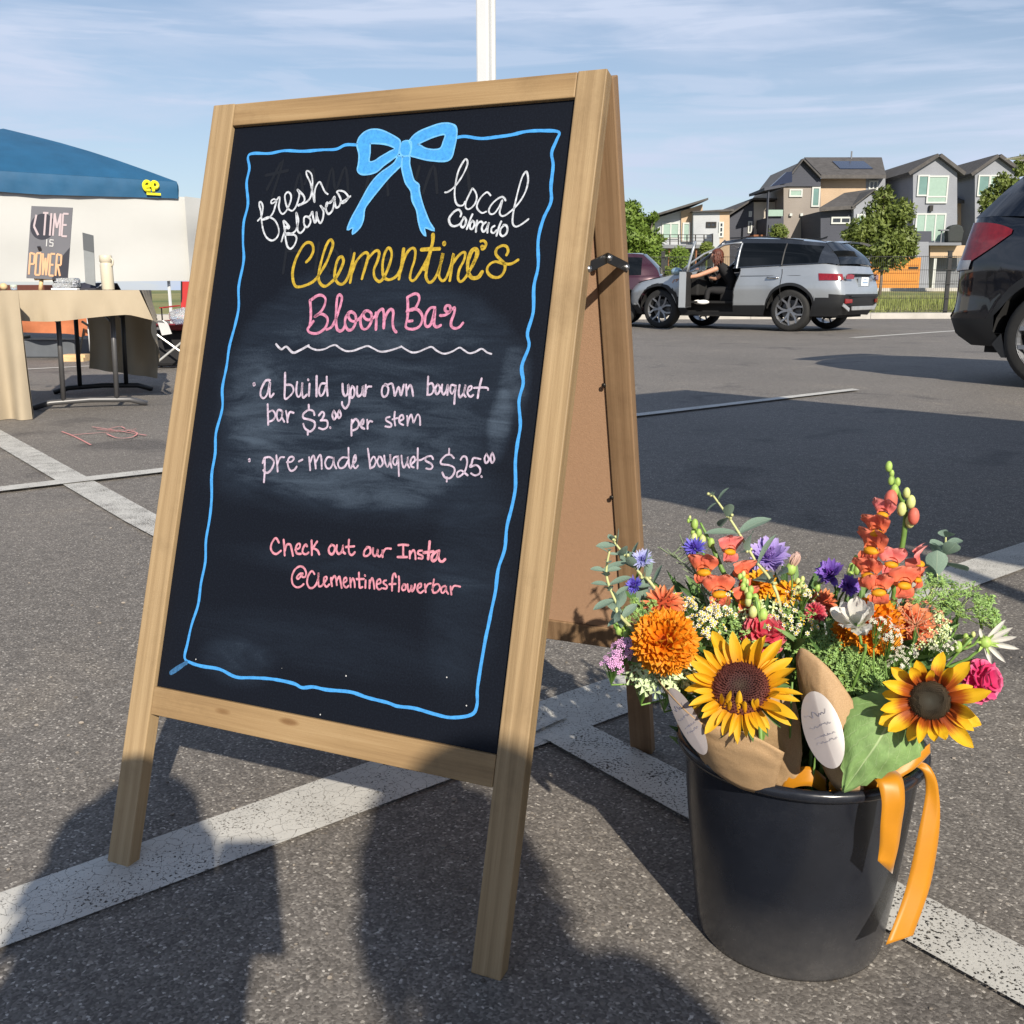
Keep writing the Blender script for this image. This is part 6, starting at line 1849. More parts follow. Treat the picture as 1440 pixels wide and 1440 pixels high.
# ribs along the pole (extruded profile)
pr = V((-.085, 2.12, 0))

# blue tent
dA = V((-.80, -.60, 0)); dB = V((-.60, .80, 0)); W_ = 3.5
cr_ = V((-4.55, 14.2, 0))
t, cs, pk = canopy('blue pop-up canopy with a white side wall behind the draped table', (cr_.x, cr_.y), (dB.x, dB.y), (dA.x, dA.y), W_, 2.18, 2.92, M_bluetent, M_white_paint_metal, val=.22, inset=.09)
ml = MB()
# white side wall on the face towards the camera
def wall_f(u, v_):
    p = cr_ + dA * (W_ * 1.35 * u - .16) - V((.60, -.80, 0)) * .045
    sag = .03 * sin(u * 9) * v_
    fold = .05 * noise.noise(V((u * 3, v_ * 2, 3))) + .05 * max(0, sin((u * 5 - v_ * 2.4) * 3.1)) * max(0, u - .55) * 1.5
    return V((p.x + .6 * fold, p.y - .8 * fold, 1.99 - (1.99 - .87) * v_ - .02 * sin(u * pi)))
mb = MB(); cloth_grid(mb, wall_f, 60, 16); mb.build('side_wall', M_whitecloth, t, smooth=True)
mb = MB(); e = cr_ + V((.03, .0, 0))
mb.grid([[(e.x + .06 + .13 * q + .05 * sin(z * 7) * q, e.y + .35 * q, 1.99 - z) for q in (0, .5, 1)] for z in [i * .11 for i in range(11)]], uv=False)
mb.build('side_wall', M_whitecloth, t, smooth=True)
# yellow logo near the corner of the valance: two ring letters over a small bar
M_logo = mat('logo_yellow', (.72, .68, .02), .5, var=.03)
mb = MB(); B0 = cr_ + dA * .36 + V((.60, -.80, 0)).normalized() * .045
xr = -dA
def lp(x, z): return B0 + xr * x * .75 + V((0, 0, 2.07 + z * .75))
for pts_ in ([(-.12, .02), (-.03, .04), (-.04, .10), (-.10, .11), (-.14, .05), (-.11, -.03), (-.03, -.03)], [(.03, -.05), (.02, .10), (.09, .10), (.11, .05), (.07, .01), (.03, .02)]):
    P = catmull([lp(*q) for q in pts_], 4); mb.tube(P, .022, 6)
mb.box((0, 0, 0), (0, 0, 0)) if False else None
mb.prism([lp(-.10, -.075), lp(.15, -.075), lp(.15, -.115), lp(-.10, -.115)], V((.6, -.8, 0)) * .01)
mb.build('logo', M_logo, t, label='yellow round letter logo')

# ------------------------------------------------------------------ draped tables on the left
M_linen = mat('beige_linen', (.36, .30, .215), .85, var=.06, scale=3, bump=.3, bscale=400)
M_tablegrey = mat('grey_table_steel', (.11, .11, .115), .4, metal=.4)
M_tabblack = mat('black_table_steel', (.012, .012, .012), .5)
ua = V((.95, .30, 0)).normalized(); ub_ = V((-.30, .95, 0)).normalized()
NRc = V((-2.31, 6.33, 0)); TW, TL = .80, 1.75
tb = thing('folding_table', 'grey legged folding table under the beige cloth at the left', 'table', NRc - ua * TW / 2)
mb = MB(); M_t = Matrix(((ua.x, ub_.x, 0, NRc.x), (ua.y, ub_.y, 0, NRc.y), (0, 0, 1, 0), (0, 0, 0, 1)))
mb.box((-TW + .01, .01, .70), (-.01, TL - .01, .733), M=M_t); mb.build('table_top', mat('grey_plastic_top', (.35, .35, .34), .5), tb)
for yy, mt in ((.22, M_tablegrey), (1.25, M_tabblack)):
    for xx in (-.52, -.20):
        mb = MB(); mb.tube([M_t @ V((xx + .02, yy, .70)), M_t @ V((xx, yy, .045))], .016, 10); mb.build('leg', mt, tb, smooth=True)
    mb = MB(); mb.tube([M_t @ V(q) for q in ((-.70, yy - .02, .012), (-.60, yy, .04), (-.36, yy, .052), (-.12, yy, .045), (-.02, yy + .02, .012))], .018, 8); mb.build('foot_bar', mt, tb, smooth=True)
    mb = MB(); mb.tube([M_t @ V((-.52, yy, .55)), M_t @ V((-.36, yy + .3, .70))], .008, 6); mb.tube([M_t @ V((-.20, yy, .55)), M_t @ V((-.36, yy + .3, .70))], .008, 6); mb.build('brace', mt, tb)
cl = thing('tablecloth', 'beige linen cloth draped over the folding table with a short front edge', 'tablecloth', NRc + V((-.4, 0, .7)))
mb = MB()
def cl_top(u, v_): return M_t @ V((-TW * (1 - u), TL * v_, .741 + .002 * noise.noise(V((u * 4, v_ * 8, 0)))))
cloth_grid(mb, cl_top, 16, 24)
def cl_front(u, v_):      # near end drape, short
    drop = .165 + .02 * sin(u * 5) + .04 * max(0, u - .85) / .15 
    return M_t @ V((-TW * (1 - u) + .07 * v_ * max(0, u - .6) / .4, -.012 - .03 * v_ - .02 * sin(u * 16 + v_) * v_ - .012 * v_ * sin(u * 41), .741 - drop * v_))
cloth_grid(mb, cl_front, 30, 8)
def cl_right(u, v_):      # long right side
    drop = .19 + .42 * max(0, u - .72) / .28 + .015 * sin(u * 19)
    return M_t @ V((.012 + .06 * v_ * (1 - u) + .025 * sin(u * 22) * v_, TL * u, .741 - drop * v_))
cloth_grid(mb, cl_right, 40, 14)
def cl_far(u, v_):        # far end
    drop = .60 + .09 * u
    return M_t @ V((-.50 * (1 - u) + .03 * sin(v_ * 3) - .0, TL + .03 * sin(u * 17) * v_ + .03 * v_, .741 - drop * v_))
cloth_grid(mb, cl_far, 24, 12)
mb.build('cloth', M_linen, cl, smooth=True)

# the nearer table at the frame edge, cloth to the ground
cl2 = thing('tablecloth', 'beige linen cloth falling to the ground over the table cut by the left photo edge', 'tablecloth', (-3.6, 5.9, .7))
mb = MB()
xa, xb, ya_, yb_ = -4.35, -2.80, 5.78, 6.50
Mn = Matrix(((.985, -.17, 0, -2.83), (.17, .985, 0, 5.85), (0, 0, 1, 0), (0, 0, 0, 1)))
def c2f(u, v_):
    g_ = .040 * (.2 + v_) * sin(u * 62 + 1.5 * sin(u * 9)) + .02 * v_ * noise.noise(V((u * 14, v_ * 1.5, 4)))
    return Mn @ V((-1.5 * (1 - u) + .012 * v_ * u, g_ - .03 * v_, .741 - .738 * v_))
cloth_grid(mb, c2f, 130, 18)
def c2s(u, v_):
    g_ = .022 * v_ * sin(u * 17)
    return Mn @ V((.012 * v_ + g_ * .4 - .40 * u, .62 * u, .741 - .738 * v_ * (1 - .35 * u)))
cloth_grid(mb, c2s, 26, 14)
def c2t(u, v_): return Mn @ V((-1.5 * (1 - u) - .38 * u * v_, .62 * v_, .7415))
cloth_grid(mb, c2t, 8, 8)
mb.build('cloth', M_linen, cl2, smooth=True)
tb2 = thing('folding_table', 'table hidden under the long beige cloth at the left edge', 'table', (-3.6, 5.95, 0))
mb = MB(); mb.box((-1.45, .04, .70), (-.14, .58, .732), M=Mn); mb.build('table_top', bpy.data.materials['grey_plastic_top'], tb2)
for x in (-1.3, -.25):
    for y in (.1, .52):
        mb = MB(); mb.tube([Mn @ V((x, y, .70)), Mn @ V((x, y, 0))], .014, 8); mb.build('leg', M_tablegrey, tb2, smooth=True)

# ------------------------------------------------------------------ goods on the table
TZ = .743


def tpt(px, py, Y): return at(px, py, Y)


# poster
Yp = 6.85
a_, b_, c_, d_ = tpt(55, 291, Yp + .10), tpt(117, 288, Yp + .10), tpt(97, 388, Yp), tpt(37, 391, Yp)
po = thing('poster', 'grey poster lettered TIME IS POWER leaning at the back of the table', 'poster', (c_ + d_) / 2)
xu = ((b_ - a_) + (c_ - d_)); Wd = xu.length / 2; xu.normalize(); yu = ((a_ - d_) + (b_ - c_)); Hh = yu.length / 2; yu.normalize()
zu = xu.cross(yu).normalized()
Mp = Matrix(((xu.x, yu.x, zu.x, d_.x), (xu.y, yu.y, zu.y, d_.y), (xu.z, yu.z, zu.z, d_.z), (0, 0, 0, 1)))
pm = {k: mat('poster_' + k, c, .45, var=.04) for k, c in {'grey': (.13, .13, .145), 'dark': (.035, .035, .045), 'mauve': (.42, .35, .37), 'peach': (.58, .34, .20), 'white': (.5, .5, .5), 'orange': (.75, .33, .05)}.items()}
mb = MB(); mb.box((0, 0, -.004), (Wd, Hh, 0)); brd = mb.build('board', pm['grey'], po, mw=Mp)
mb = MB(); mb.lathe([(.0, .001), (Wd * .30, .001)], 32, c=(Wd * .31, Hh * .72, 0)); mb.build('clock_face', pm['dark'], po, mw=Mp)
mb = MB(); mb.bar((Wd * .14, Hh * .88, .0018), (Wd * .10, Hh * .72, .0018), Wd * .045, .001, side=(0, 0, 1)); mb.bar((Wd * .10, Hh * .72, .0022), (Wd * .22, Hh * .60, .0022), Wd * .05, .001, side=(0, 0, 1)); mb.build('clock_hands', pm['mauve'], po, mw=Mp)
mb = MB(); mb.prism([(Wd * .62, 0, .0008), (Wd, 0, .0008), (Wd, Hh * .45, .0008), (Wd * .80, Hh * .30, .0008)], (0, 0, .0002)); mb.build('print_shape', pm['dark'], po, mw=Mp)


def seg_text(mb, word, x0, y0, w, h, gap, th, z):
    G = {'T': [((0, 1), (1, 1)), ((.5, 1), (.5, 0))], 'I': [((.5, 0), (.5, 1))], 'M': [((0, 0), (.05, 1)), ((.05, 1), (.5, .35)), ((.5, .35), (.95, 1)), ((.95, 1), (1, 0))],
         'E': [((0, 0), (0, 1)), ((0, 1), (1, 1)), ((0, .5), (.8, .5)), ((0, 0), (1, 0))], 'S': [((1, .9), (.1, .95)), ((.1, .95), (.1, .55)), ((.1, .55), (.9, .5)), ((.9, .5), (.9, .05)), ((.9, .05), (0, .08))],
         'P': [((0, 0), (0, 1)), ((0, 1), (1, .95)), ((1, .95), (1, .5)), ((1, .5), (0, .48))], 'O': [((0, 0), (0, 1)), ((0, 1), (1, 1)), ((1, 1), (1, 0)), ((1, 0), (0, 0))],
         'W': [((0, 1), (.2, 0)), ((.2, 0), (.5, .8)), ((.5, .8), (.8, 0)), ((.8, 0), (1, 1))], 'R': [((0, 0), (0, 1)), ((0, 1), (1, .95)), ((1, .95), (1, .5)), ((1, .5), (0, .5)), ((.3, .5), (1, 0))]}
    x = x0
    for ch in word:
        ww = w * (.35 if ch == 'I' else 1.25 if ch in 'MW' else 1)
        for k, ((ax_, ay), (bx_, by)) in enumerate(G[ch]):
            mb.bar((x + ax_ * ww, y0 + ay * h, z + k * .00015), (x + bx_ * ww, y0 + by * h, z + k * .00015), th, .0006, side=(0, 0, 1))
        x += ww + gap


mb = MB(); seg_text(mb, 'TIME', Wd * .30, Hh * .60, Wd * .13, Hh * .31, Wd * .05, Wd * .045, .0026); mb.build('lettering', pm['mauve'], po, mw=Mp, label='the word TIME')
mb = MB(); seg_text(mb, 'IS', Wd * .42, Hh * .45, Wd * .10, Hh * .10, Wd * .05, Wd * .022, .0026); mb.build('lettering', pm['white'], po, mw=Mp, label='the word IS')
mb = MB(); seg_text(mb, 'POWER', Wd * .06, Hh * .05, Wd * .11, Hh * .30, Wd * .045, Wd * .045, .0026); mb.build('lettering', pm['peach'], po, mw=Mp, label='the word POWER')
mb = MB(); mb.bar(d_ + xu * .1 + V((0, .01, .2)), d_ + xu * .1 + V((0, .22, -.05)), .02, .01); mb.build('easel_leg', pm['dark'], po)

# wooden stick, small things
M_pine = wood_mat('pine_light', (.50, .33, .16), (.62, .44, .24), (.70, .52, .32), axis='X')
M_clear = mat('clear_plastic', (.85, .88, .9), .08, var=.02, trans=.75, spec=.6)
s0 = tpt(49, 391, 6.9); s1_ = tpt(82, 390, 6.9)
ps = thing('wooden_bar', 'pale wooden rod lying on a peg in front of the poster', 'wooden rod', (s0 + s1_) / 2)
mb = MB(); mb.tube([s0, s1_], .016, 10); mb.build('rod', M_pine, ps, smooth=True)
mb = MB(); q = tpt(56, 400, 6.88); mb.tube([V((q.x, q.y, TZ)), V((q.x + .015, q.y, s0.z - .01))], .014, 8); mb.build('peg', M_pine, ps, smooth=True)
q = tpt(5, 402, 6.7); kb = thing('wooden_ball', 'small round wooden ball at the left edge of the table', 'wooden ball', (q.x, q.y, TZ))
mb = MB(); mb.ball((q.x, q.y, TZ + .022), .024, 0, 12, 8); mb.build('turned_ball', M_pine, kb, smooth=True)
q = tpt(19, 402, 6.7); jr = thing('glass_jar', 'tiny glass jar with a pale lid beside the wooden ball', 'jar', (q.x, q.y, TZ))
mb = MB(); mb.lathe([(0, 0), (.020, 0), (.021, .02), (.019, .024)], 16, c=(q.x, q.y, TZ)); mb.build('glass', M_clear, jr, smooth=True)
mb = MB(); mb.lathe([(.021, .022), (.021, .034), (0, .034)], 16, c=(q.x, q.y, TZ)); mb.build('lid', mat('pale_lid', (.45, .50, .42), .4), jr, smooth=True)
# clear clamshell boxes
q = tpt(95, 403, 6.75); bx = thing('plastic_box', 'clear plastic boxes with white trays piled by the grey sign holder', 'plastic box', (q.x, q.y, TZ))
mb = MB(); mb.box((q.x - .085, q.y - .06, TZ), (q.x + .085, q.y + .06, TZ + .012)); mb.build('tray', mat('white_tray', (.8, .8, .8), .4), bx, bevel=.003)
for i, (dx, dz, w_, h_) in enumerate(((-.02, .013, .12, .032), (.01, .047, .11, .03), (.03, .02, .08, .05))):
    mb = MB(); mb.box((q.x + dx - w_ / 2, q.y - .05 + i * .012, TZ + dz), (q.x + dx + w_ / 2, q.y + .05, TZ + dz + h_)); mb.build('lid', M_clear, bx, bevel=.006)
mb = MB(); rnd = random.Random(8)
for i in range(26):
    c0 = V((q.x + rnd.uniform(-.07, .07), q.y - rnd.uniform(.0, .05), TZ + rnd.uniform(.014, .07))); mb.box(c0 - V((.010, .004, .004)), c0 + V((.012, .004, .005)))
tag(mb.build('small_packets', mat('silver_foil', (.55, .56, .6), .25, var=.5, scale=60, metal=.6), bx), kind='stuff')
# grey sign holder
b0, b1, t1, t0 = tpt(120, 398, 6.6), tpt(134, 402, 6.6), tpt(131, 331, 6.62), tpt(116, 327, 6.62)
sh = thing('sign_holder', 'tall grey acrylic sign holder standing on the table', 'sign holder', (b0 + b1) / 2)
mb = MB(); mb.prism([b0, b1, t1, t0], (0, .006, 0)); mb.build('card', mat('grey_card', (.22, .235, .245), .35), sh)
mb = MB(); mb.prism([t0.lerp(b0, .0), t1.lerp(b1, .0), t1.lerp(b1, .34), t0.lerp(b0, .34)], (0, -.002, 0)); mb.build('print_block', mat('card_dark_grey', (.09, .097, .105), .4), sh)
mb = MB(); mb.box((b0.x - .02, b0.y - .05, TZ), (b1.x + .02, b0.y + .06, TZ + .012)); mb.build('base', pm['dark'], sh)
# cream flask
q0 = tpt(152, 403, 6.62)
fl = thing('insulated_flask', 'cream insulated bottle with a loop lid near the right end of the table', 'bottle', (q0.x, q0.y, TZ))
M_cream = mat('cream_enamel', (.55, .50, .40), .4, var=.03)
mb = MB(); mb.lathe([(0, 0), (.037, 0), (.039, .004), (.039, .155), (.036, .168), (.033, .172)], 32, c=(q0.x, q0.y, TZ)); mb.build('body', M_cream, fl, smooth=True)
mb = MB(); mb.lathe([(.034, .172), (.039, .176), (.040, .212), (.036, .218), (0, .219)], 32, c=(q0.x, q0.y, TZ)); mb.build('lid', M_cream, fl, smooth=True)
mb = MB(); mb.tube(catmull([(q0.x + .036, q0.y - .01, TZ + .20), (q0.x + .052, q0.y - .02, TZ + .185), (q0.x + .050, q0.y - .02, TZ + .16), (q0.x + .036, q0.y - .01, TZ + .150)], 4), .006, 6); mb.build('carry_loop', M_cream, fl, smooth=True)
# dark bag with pale swirl
q = tpt(137, 403, 6.85); bg_ = thing('dark_bag', 'folded dark cloth with pale stripes between the sign holder and the flask', 'cloth', (q.x, q.y, TZ))
mb = MB(); mb.grid([[(q.x + (i / 10 - .5) * .26, q.y + (j / 5 - .5) * .14, TZ + .055 * (1 - abs(j / 2.5 - 1)) + .012 * noise.noise(V((i * .7, j, 0)))) for i in range(11)] for j in range(6)], uv=False)
mb.build('fabric', mat('navy_cloth', (.03, .032, .05), .8), bg_, smooth=True)
mb = MB()
for k in range(3): mb.tube(catmull([(q.x + .02 + k * .02, q.y - .065, TZ + .012 + k * .012), (q.x + .05 + k * .01, q.y - .05, TZ + .03 + k * .009), (q.x + .09, q.y - .045, TZ + .026 + k * .011)], 4), .004, 5)
mb.build('stripes', pm['white'], bg_)

# ------------------------------------------------------------------ under and behind: rust cloth stall, chairs
M_rust = mat('rust_cloth', (.42, .14, .06), .85, var=.15, scale=6, bump=.3, bscale=30)
M_brownc = mat('brown_cloth', (.10, .03, .02), .8, var=.2, scale=5)
rc = thing('draped_stall_table', 'low stall table with a rust orange cloth seen under the beige table', 'stall table', (-5.6, 11.2, 0))
mb = MB()
def rc_f(u, v_):
    return V((-7.6 + 3.25 * u, 11.1 + .05 * sin(u * 40) * v_ + .05 * noise.noise(V((u * 10, v_ * 2, 0))), .66 - (.40 + .03 * sin(u * 7)) * v_))
cloth_grid(mb, rc_f, 90, 10); mb.build('front_cloth', M_rust, rc, smooth=True)
mb = MB(); mb.box((-7.6, 11.12, .62), (-4.35, 11.9, .665)); mb.build('table_top', M_brownc, rc)
mb = MB(); mb.box((-7.6, 11.14, .665), (-5.1, 11.9, .80)); mb.build('raised_shelf', M_brownc, rc, bevel=.01)
for x in (-7.5, -5.9, -4.45):
    mb = MB(); mb.tube([(x, 11.3, .63), (x, 11.3, 0)], .02, 8); mb.build('leg', M_black_metal, rc, smooth=True)
cb = thing('storage_crate', 'dark grey storage crate on the ground under the rust orange cloth', 'crate', (-5.7, 11.5, 0))
mb = MB(); mb.box((-7.2, 11.3, 0), (-4.9, 11.75, .20)); mb.build('body', mat('grey_crate', (.09, .10, .115), .6), cb, bevel=.02)
mb = MB(); mb.box((-7.22, 11.28, .20), (-5.6, 11.77, .235)); mb.build('lid', mat('green_black_lid', (.015, .03, .02), .5), cb, bevel=.01)
pl = thing('wooden_pallet', 'pale yellow plank lying on the ground beneath the table', 'plank', (-4.75, 10.9, 0))
mb = MB(); mb.box((-4.82, 10.7, .0), (-4.56, 10.95, .04)); mb.box((-4.80, 10.75, .04), (-4.56, 10.9, .07)); mb.build('board', M_pine, pl)
# person-like pinkish-brown bag on chair legs: folded camp chair
def camp_chair(label, P, rz, mseat, mback, sc=1.0, paper=False, back=True, group='folding camp chairs'):
    t = thing('camp_chair', label, 'camp chair', P, rz, group)
    def L(mb, n, m): return mb.build(n, m, t, local=True, smooth=False)
    w, d, h = .27 * sc, .24 * sc, .42 * sc
    for s in (-1, 1):
        mb = MB(); mb.tube([(s * w, -d, 0), (-s * w, -d * .98, h)], .010, 7); L(mb, 'leg', M_chairleg)
        mb = MB(); mb.tube([(s * w, d, 0), (-s * w, d, h)], .010, 7); L(mb, 'leg', M_black_metal)
        mb = MB(); mb.tube([(s * w * 1.02, -d, 0), (s * w * 1.02, d, h)], .010, 7); L(mb, 'leg', M_black_metal)
        if back:
            mb = MB(); mb.tube([(s * w, d, .0), (s * w * .95, d + .12 * sc, .92 * sc)], .010, 7); L(mb, 'back_post', M_black_metal)
            mb = MB(); mb.bar((s * w, -d, h + .16 * sc), (s * w, d, h + .18 * sc), .06 * sc, .012); L(mb, 'armrest', mback)
            mb = MB(); mb.tube([(s * w, -d, h), (s * w, -d, h + .16 * sc)], .009, 6); L(mb, 'arm_post', M_black_metal)
    mb = MB(); mb.grid([[((i / 8 - .5) * 2 * w, (j / 6 - .5) * 2 * d, h - .06 * sc * sin(pi * i / 8) * sin(pi * j / 6)) for i in range(9)] for j in range(7)], uv=False); L(mb, 'seat', mseat)
    if back:
        mb = MB(); mb.grid([[((i / 8 - .5) * 2 * w * .97, d + .03 + .11 * sc * (j / 6) - .0 + .05 * sc * sin(pi * i / 8), h + .06 * sc + (.44 * sc) * j / 6) for i in range(9)] for j in range(7)], uv=False); L(mb, 'backrest', mback)
    return t


M_chairleg = mat('pale_chair_tube', (.62, .62, .6), .35, metal=.5)
M_green = mat('olive_canvas', (.16, .26, .05), .8, var=.1)
M_red = mat('red_canvas', (.36, .02, .02), .8, var=.1)
M_dred = mat('dark_red_canvas', (.17, .015, .02), .8, var=.1)
M_blackc = mat('black_canvas', (.012, .012, .014), .8)
camp_chair('olive green camp chair furthest back between the table and the chalkboard', (gz(238, 452).x, 13.6, 0), radians(10), M_green, M_green, .95)
camp_chair('bright red camp chair partly hidden by the chalkboard frame', (at(266, 430, 12.4).x, 12.4, 0), radians(-8), M_red, M_red, .92)
cx = at(243, 470, 9.6).x
ch = camp_chair('dark red low camp chair with crossed legs beside the beige table', (cx + .02, 9.75, 0), radians(5), M_dred, M_dred, 1.0, back=False)
mb = MB(); mb.box((-.30, .0, .02), (.30, .28, .36)); mb.build('under_pouch', M_blackc, ch, local=True, bevel=.03)
q = V((cx - .05, 9.5, .40)); pp = thing('white_card', 'white paper card hanging on the dark red camp chair', 'card', q)
mb = MB(); mb.prism([q + V(v_) for v_ in ((-.05, 0, .045), (.045, 0, .035), (.075, 0, -.06), (-.02, 0, -.075))], (0, .003, 0)); mb.build('paper', pm['white'], pp)
q = V((cx + .08, 9.7, .50)); pg = thing('clear_bag', 'clear plastic bag lying on the dark red camp chair', 'plastic bag', q)
mb = MB(); mb.ball(q, .13, 0, 18, 12, (1.1, .8, .55))
mb.v = [tuple(V(p) + V((noise.noise(V(p) * 14), noise.noise(V(p) * 14 + V((5, 0, 0))), noise.noise(V(p) * 14 + V((0, 5, 0))))) * .03) for p in mb.v]
mb.build('bag', M_clear, pg, smooth=False)
# orange canvas on folding legs seen under the table right
oc = thing('folded_chair', 'folded chair with a rust coloured sling and white legs under the table', 'folded chair', at(122, 500, 10.2))
q = at(124, 446, 10.2)
mb = MB(); mb.tube([q, at(128, 494, 10.2)], .017, 8); mb.build('leg', pm['white'], oc, smooth=True)
mb = MB(); mb.grid([[at(118 + i * 3.0 - 2 * j, 448 + j * 6 + 2 * sin(i), 10.3) for i in range(6)] for j in range(5)], uv=False); mb.build('sling', M_rust, oc, smooth=True)
mb = MB(); mb.bar(at(115, 452, 10.15), at(131, 462, 10.15), .02, .02); mb.bar(at(118, 462, 10.25), at(112, 498, 10.25), .014, .014); mb.build('frame', M_black_metal, oc)
# ------------------------------------------------------------------ people
M_skin = mat('skin', (.50, .27, .18), .5, var=.08, scale=20)
M_skin.node_tree.nodes['Principled BSDF'].inputs['Subsurface Weight'].default_value = .08
M_hair = mat('dark_brown_hair', (.035, .016, .010), .5, var=.6, scale=60, bump=.6, bscale=90)
M_dark_cloth = mat('black_clothing', (.012, .012, .014), .85, bump=.3, bscale=30)
M_denim = mat('dark_denim', (.03, .045, .08), .85, bump=.3, bscale=60)


def body(name, joints, edges, m, parent, sub=2):
    "continuous skinned figure: joints {name: (pos, radius_x, radius_y)}"
    me = bpy.data.meshes.new(name); keys = list(joints)
    me.from_pydata([tuple(joints[k][0]) for k in keys], [(keys.index(a), keys.index(b_)) for a, b_ in edges], [])
    o = bpy.data.objects.new(name, me); link(o, parent, MW[parent]); me.materials.append(m)
    sk = o.modifiers.new('skin', 'SKIN'); sk.use_smooth_shade = True
    if not me.skin_vertices: 
        bm = bmesh.new(); bm.from_mesh(me); bm.verts.layers.skin.verify(); bm.to_mesh(me); bm.free()
    for i, k in enumerate(keys):
        me.skin_vertices[0].data[i].radius = joints[k][1:3]
        me.skin_vertices[0].data[i].use_root = (i == 0)
    s = o.modifiers.new('sub', 'SUBSURF'); s.levels = s.render_levels = sub
    return o


def hand(parent, P, d, palm_n, s=1.0, curl=.7, m=None):
    "palm and five fingers; d = direction of the fingers"
    M = leafM(P, d, palm_n)
    j = {'w': (M @ V((0, -.02, 0)) , .020, .014), 'p': (M @ V((0, .03, 0)), .034, .013), 'k': (M @ V((0, .06, .0)), .036, .011)}
    e = [('w', 'p'), ('p', 'k')]
    Mi = MW[parent].inverted()
    j = {k: (Mi @ v_[0], v_[1] * s, v_[2] * s) for k, v_ in j.items()}
    h = body('hand', j, e, m or M_skin, parent, 1)
    for i, (x, L_) in enumerate(((-.028, .062), (-.009, .072), (.010, .068), (.028, .052))):
        pts_ = [V((x, .065, 0))]; a = 0
        for q in range(3):
            a += curl * .6; pts_.append(pts_[-1] + V((0, cos(a), -sin(a))) * L_ / 3 * s)
        mb = MB(); mb.tube([M @ p for p in pts_], [.0088 * s, .0084 * s, .0078 * s, .006 * s], 8); mb.build('finger', m or M_skin, parent, smooth=True)
    mb = MB(); mb.tube([M @ V(p) for p in ((-.03, .0, 0), (-.05, .025, -.012), (-.055, .05, -.025))], [.012 * s, .010 * s, .008 * s], 8); mb.build('thumb', m or M_skin, parent, smooth=True)
    return h


def head(parent, C_, face, r=.095, hair=M_hair, long_=False, seed=0):
    M = leafM(C_, (0, 0, 1), face)     # +Y up, +Z face
    mb = MB(); vs_ = []
    mb.ball((0, 0, 0), r, 0, 24, 18, (.80, 1.18, .98))
    nv = []
    for p in mb.v:
        x, y, z = p
        if z > 0 and y < 0: x *= 1 - .25 * (-y / r); z *= 1 - .05 * (-y / r)      # jaw
        if z > 0: z += .012 * exp(-((x / .012) ** 2 + ((y + .012) / .022) ** 2))       # nose bump
        nv.append((x, y, z))
    mb.v = nv
    mb.ball((0, -.025, r * .96), .012, 0, 8, 6, (.9, 1.3, 1.2))                        # nose
    for s in (-1, 1):
        mb.ball((s * r * .80, -.005, -.005), .020, 0, 8, 6, (.35, 1.2, .8))                 # ears
    mb.v = [tuple(M @ V(p)) for p in mb.v]
    h = mb.build('head', M_skin, parent, smooth=True)
    mb = MB()
    for s in (-1, 1):
        mb.ball((s * .031, .008, r * .83), .0105, 0, 8, 6, (1.3, .7, .6))
    mb.v = [tuple(M @ V(p)) for p in mb.v]; mb.build('eyes', mat('eye', (.7, .7, .7), .3) if 'eye' not in bpy.data.materials else bpy.data.materials['eye'], parent, smooth=True)
    mb = MB(); mb.ball((0, -.055, r * .80), .018, 0, 8, 6, (1.3, .35, .5)); mb.v = [tuple(M @ V(p)) for p in mb.v]
    mb.build('mouth', mat('lips', (.40, .13, .11), .5) if 'lips' not in bpy.data.materials else bpy.data.materials['lips'], parent, smooth=True)
    mb = MB(); mb.ball((0, .020, -.016), r * 1.12, 0, 24, 16, (.86, 1.10, 1.02))
    mb.v = [tuple(M @ V((p[0], p[1], min(p[2], r * .45 if p[1] < r * .55 else 9)))) for p in mb.v]
    rn = random.Random(seed)
    for i in range(70 if long_ else 16):
        a = rn.uniform(-1.9, 1.9) + pi; y0 = rn.uniform(-.02, .10)
        x0, z0 = sin(a) * r * .8, cos(a) * r * .85
        L_ = rn.uniform(.10, .24) if long_ else .05
        pts_ = [V((x0, y0, z0))]
        for q in range(5): pts_.append(pts_[-1] + V((sin(q * 2 + i) * .012 + x0 * .12, -L_ / 5, cos(q * 2.2 + i) * .012 + z0 * .10)))
        mb.tube([M @ p for p in pts_], [.012, .014, .013, .012, .009, .003], 6)
    mb.build('hair', hair, parent, smooth=True)
    return h


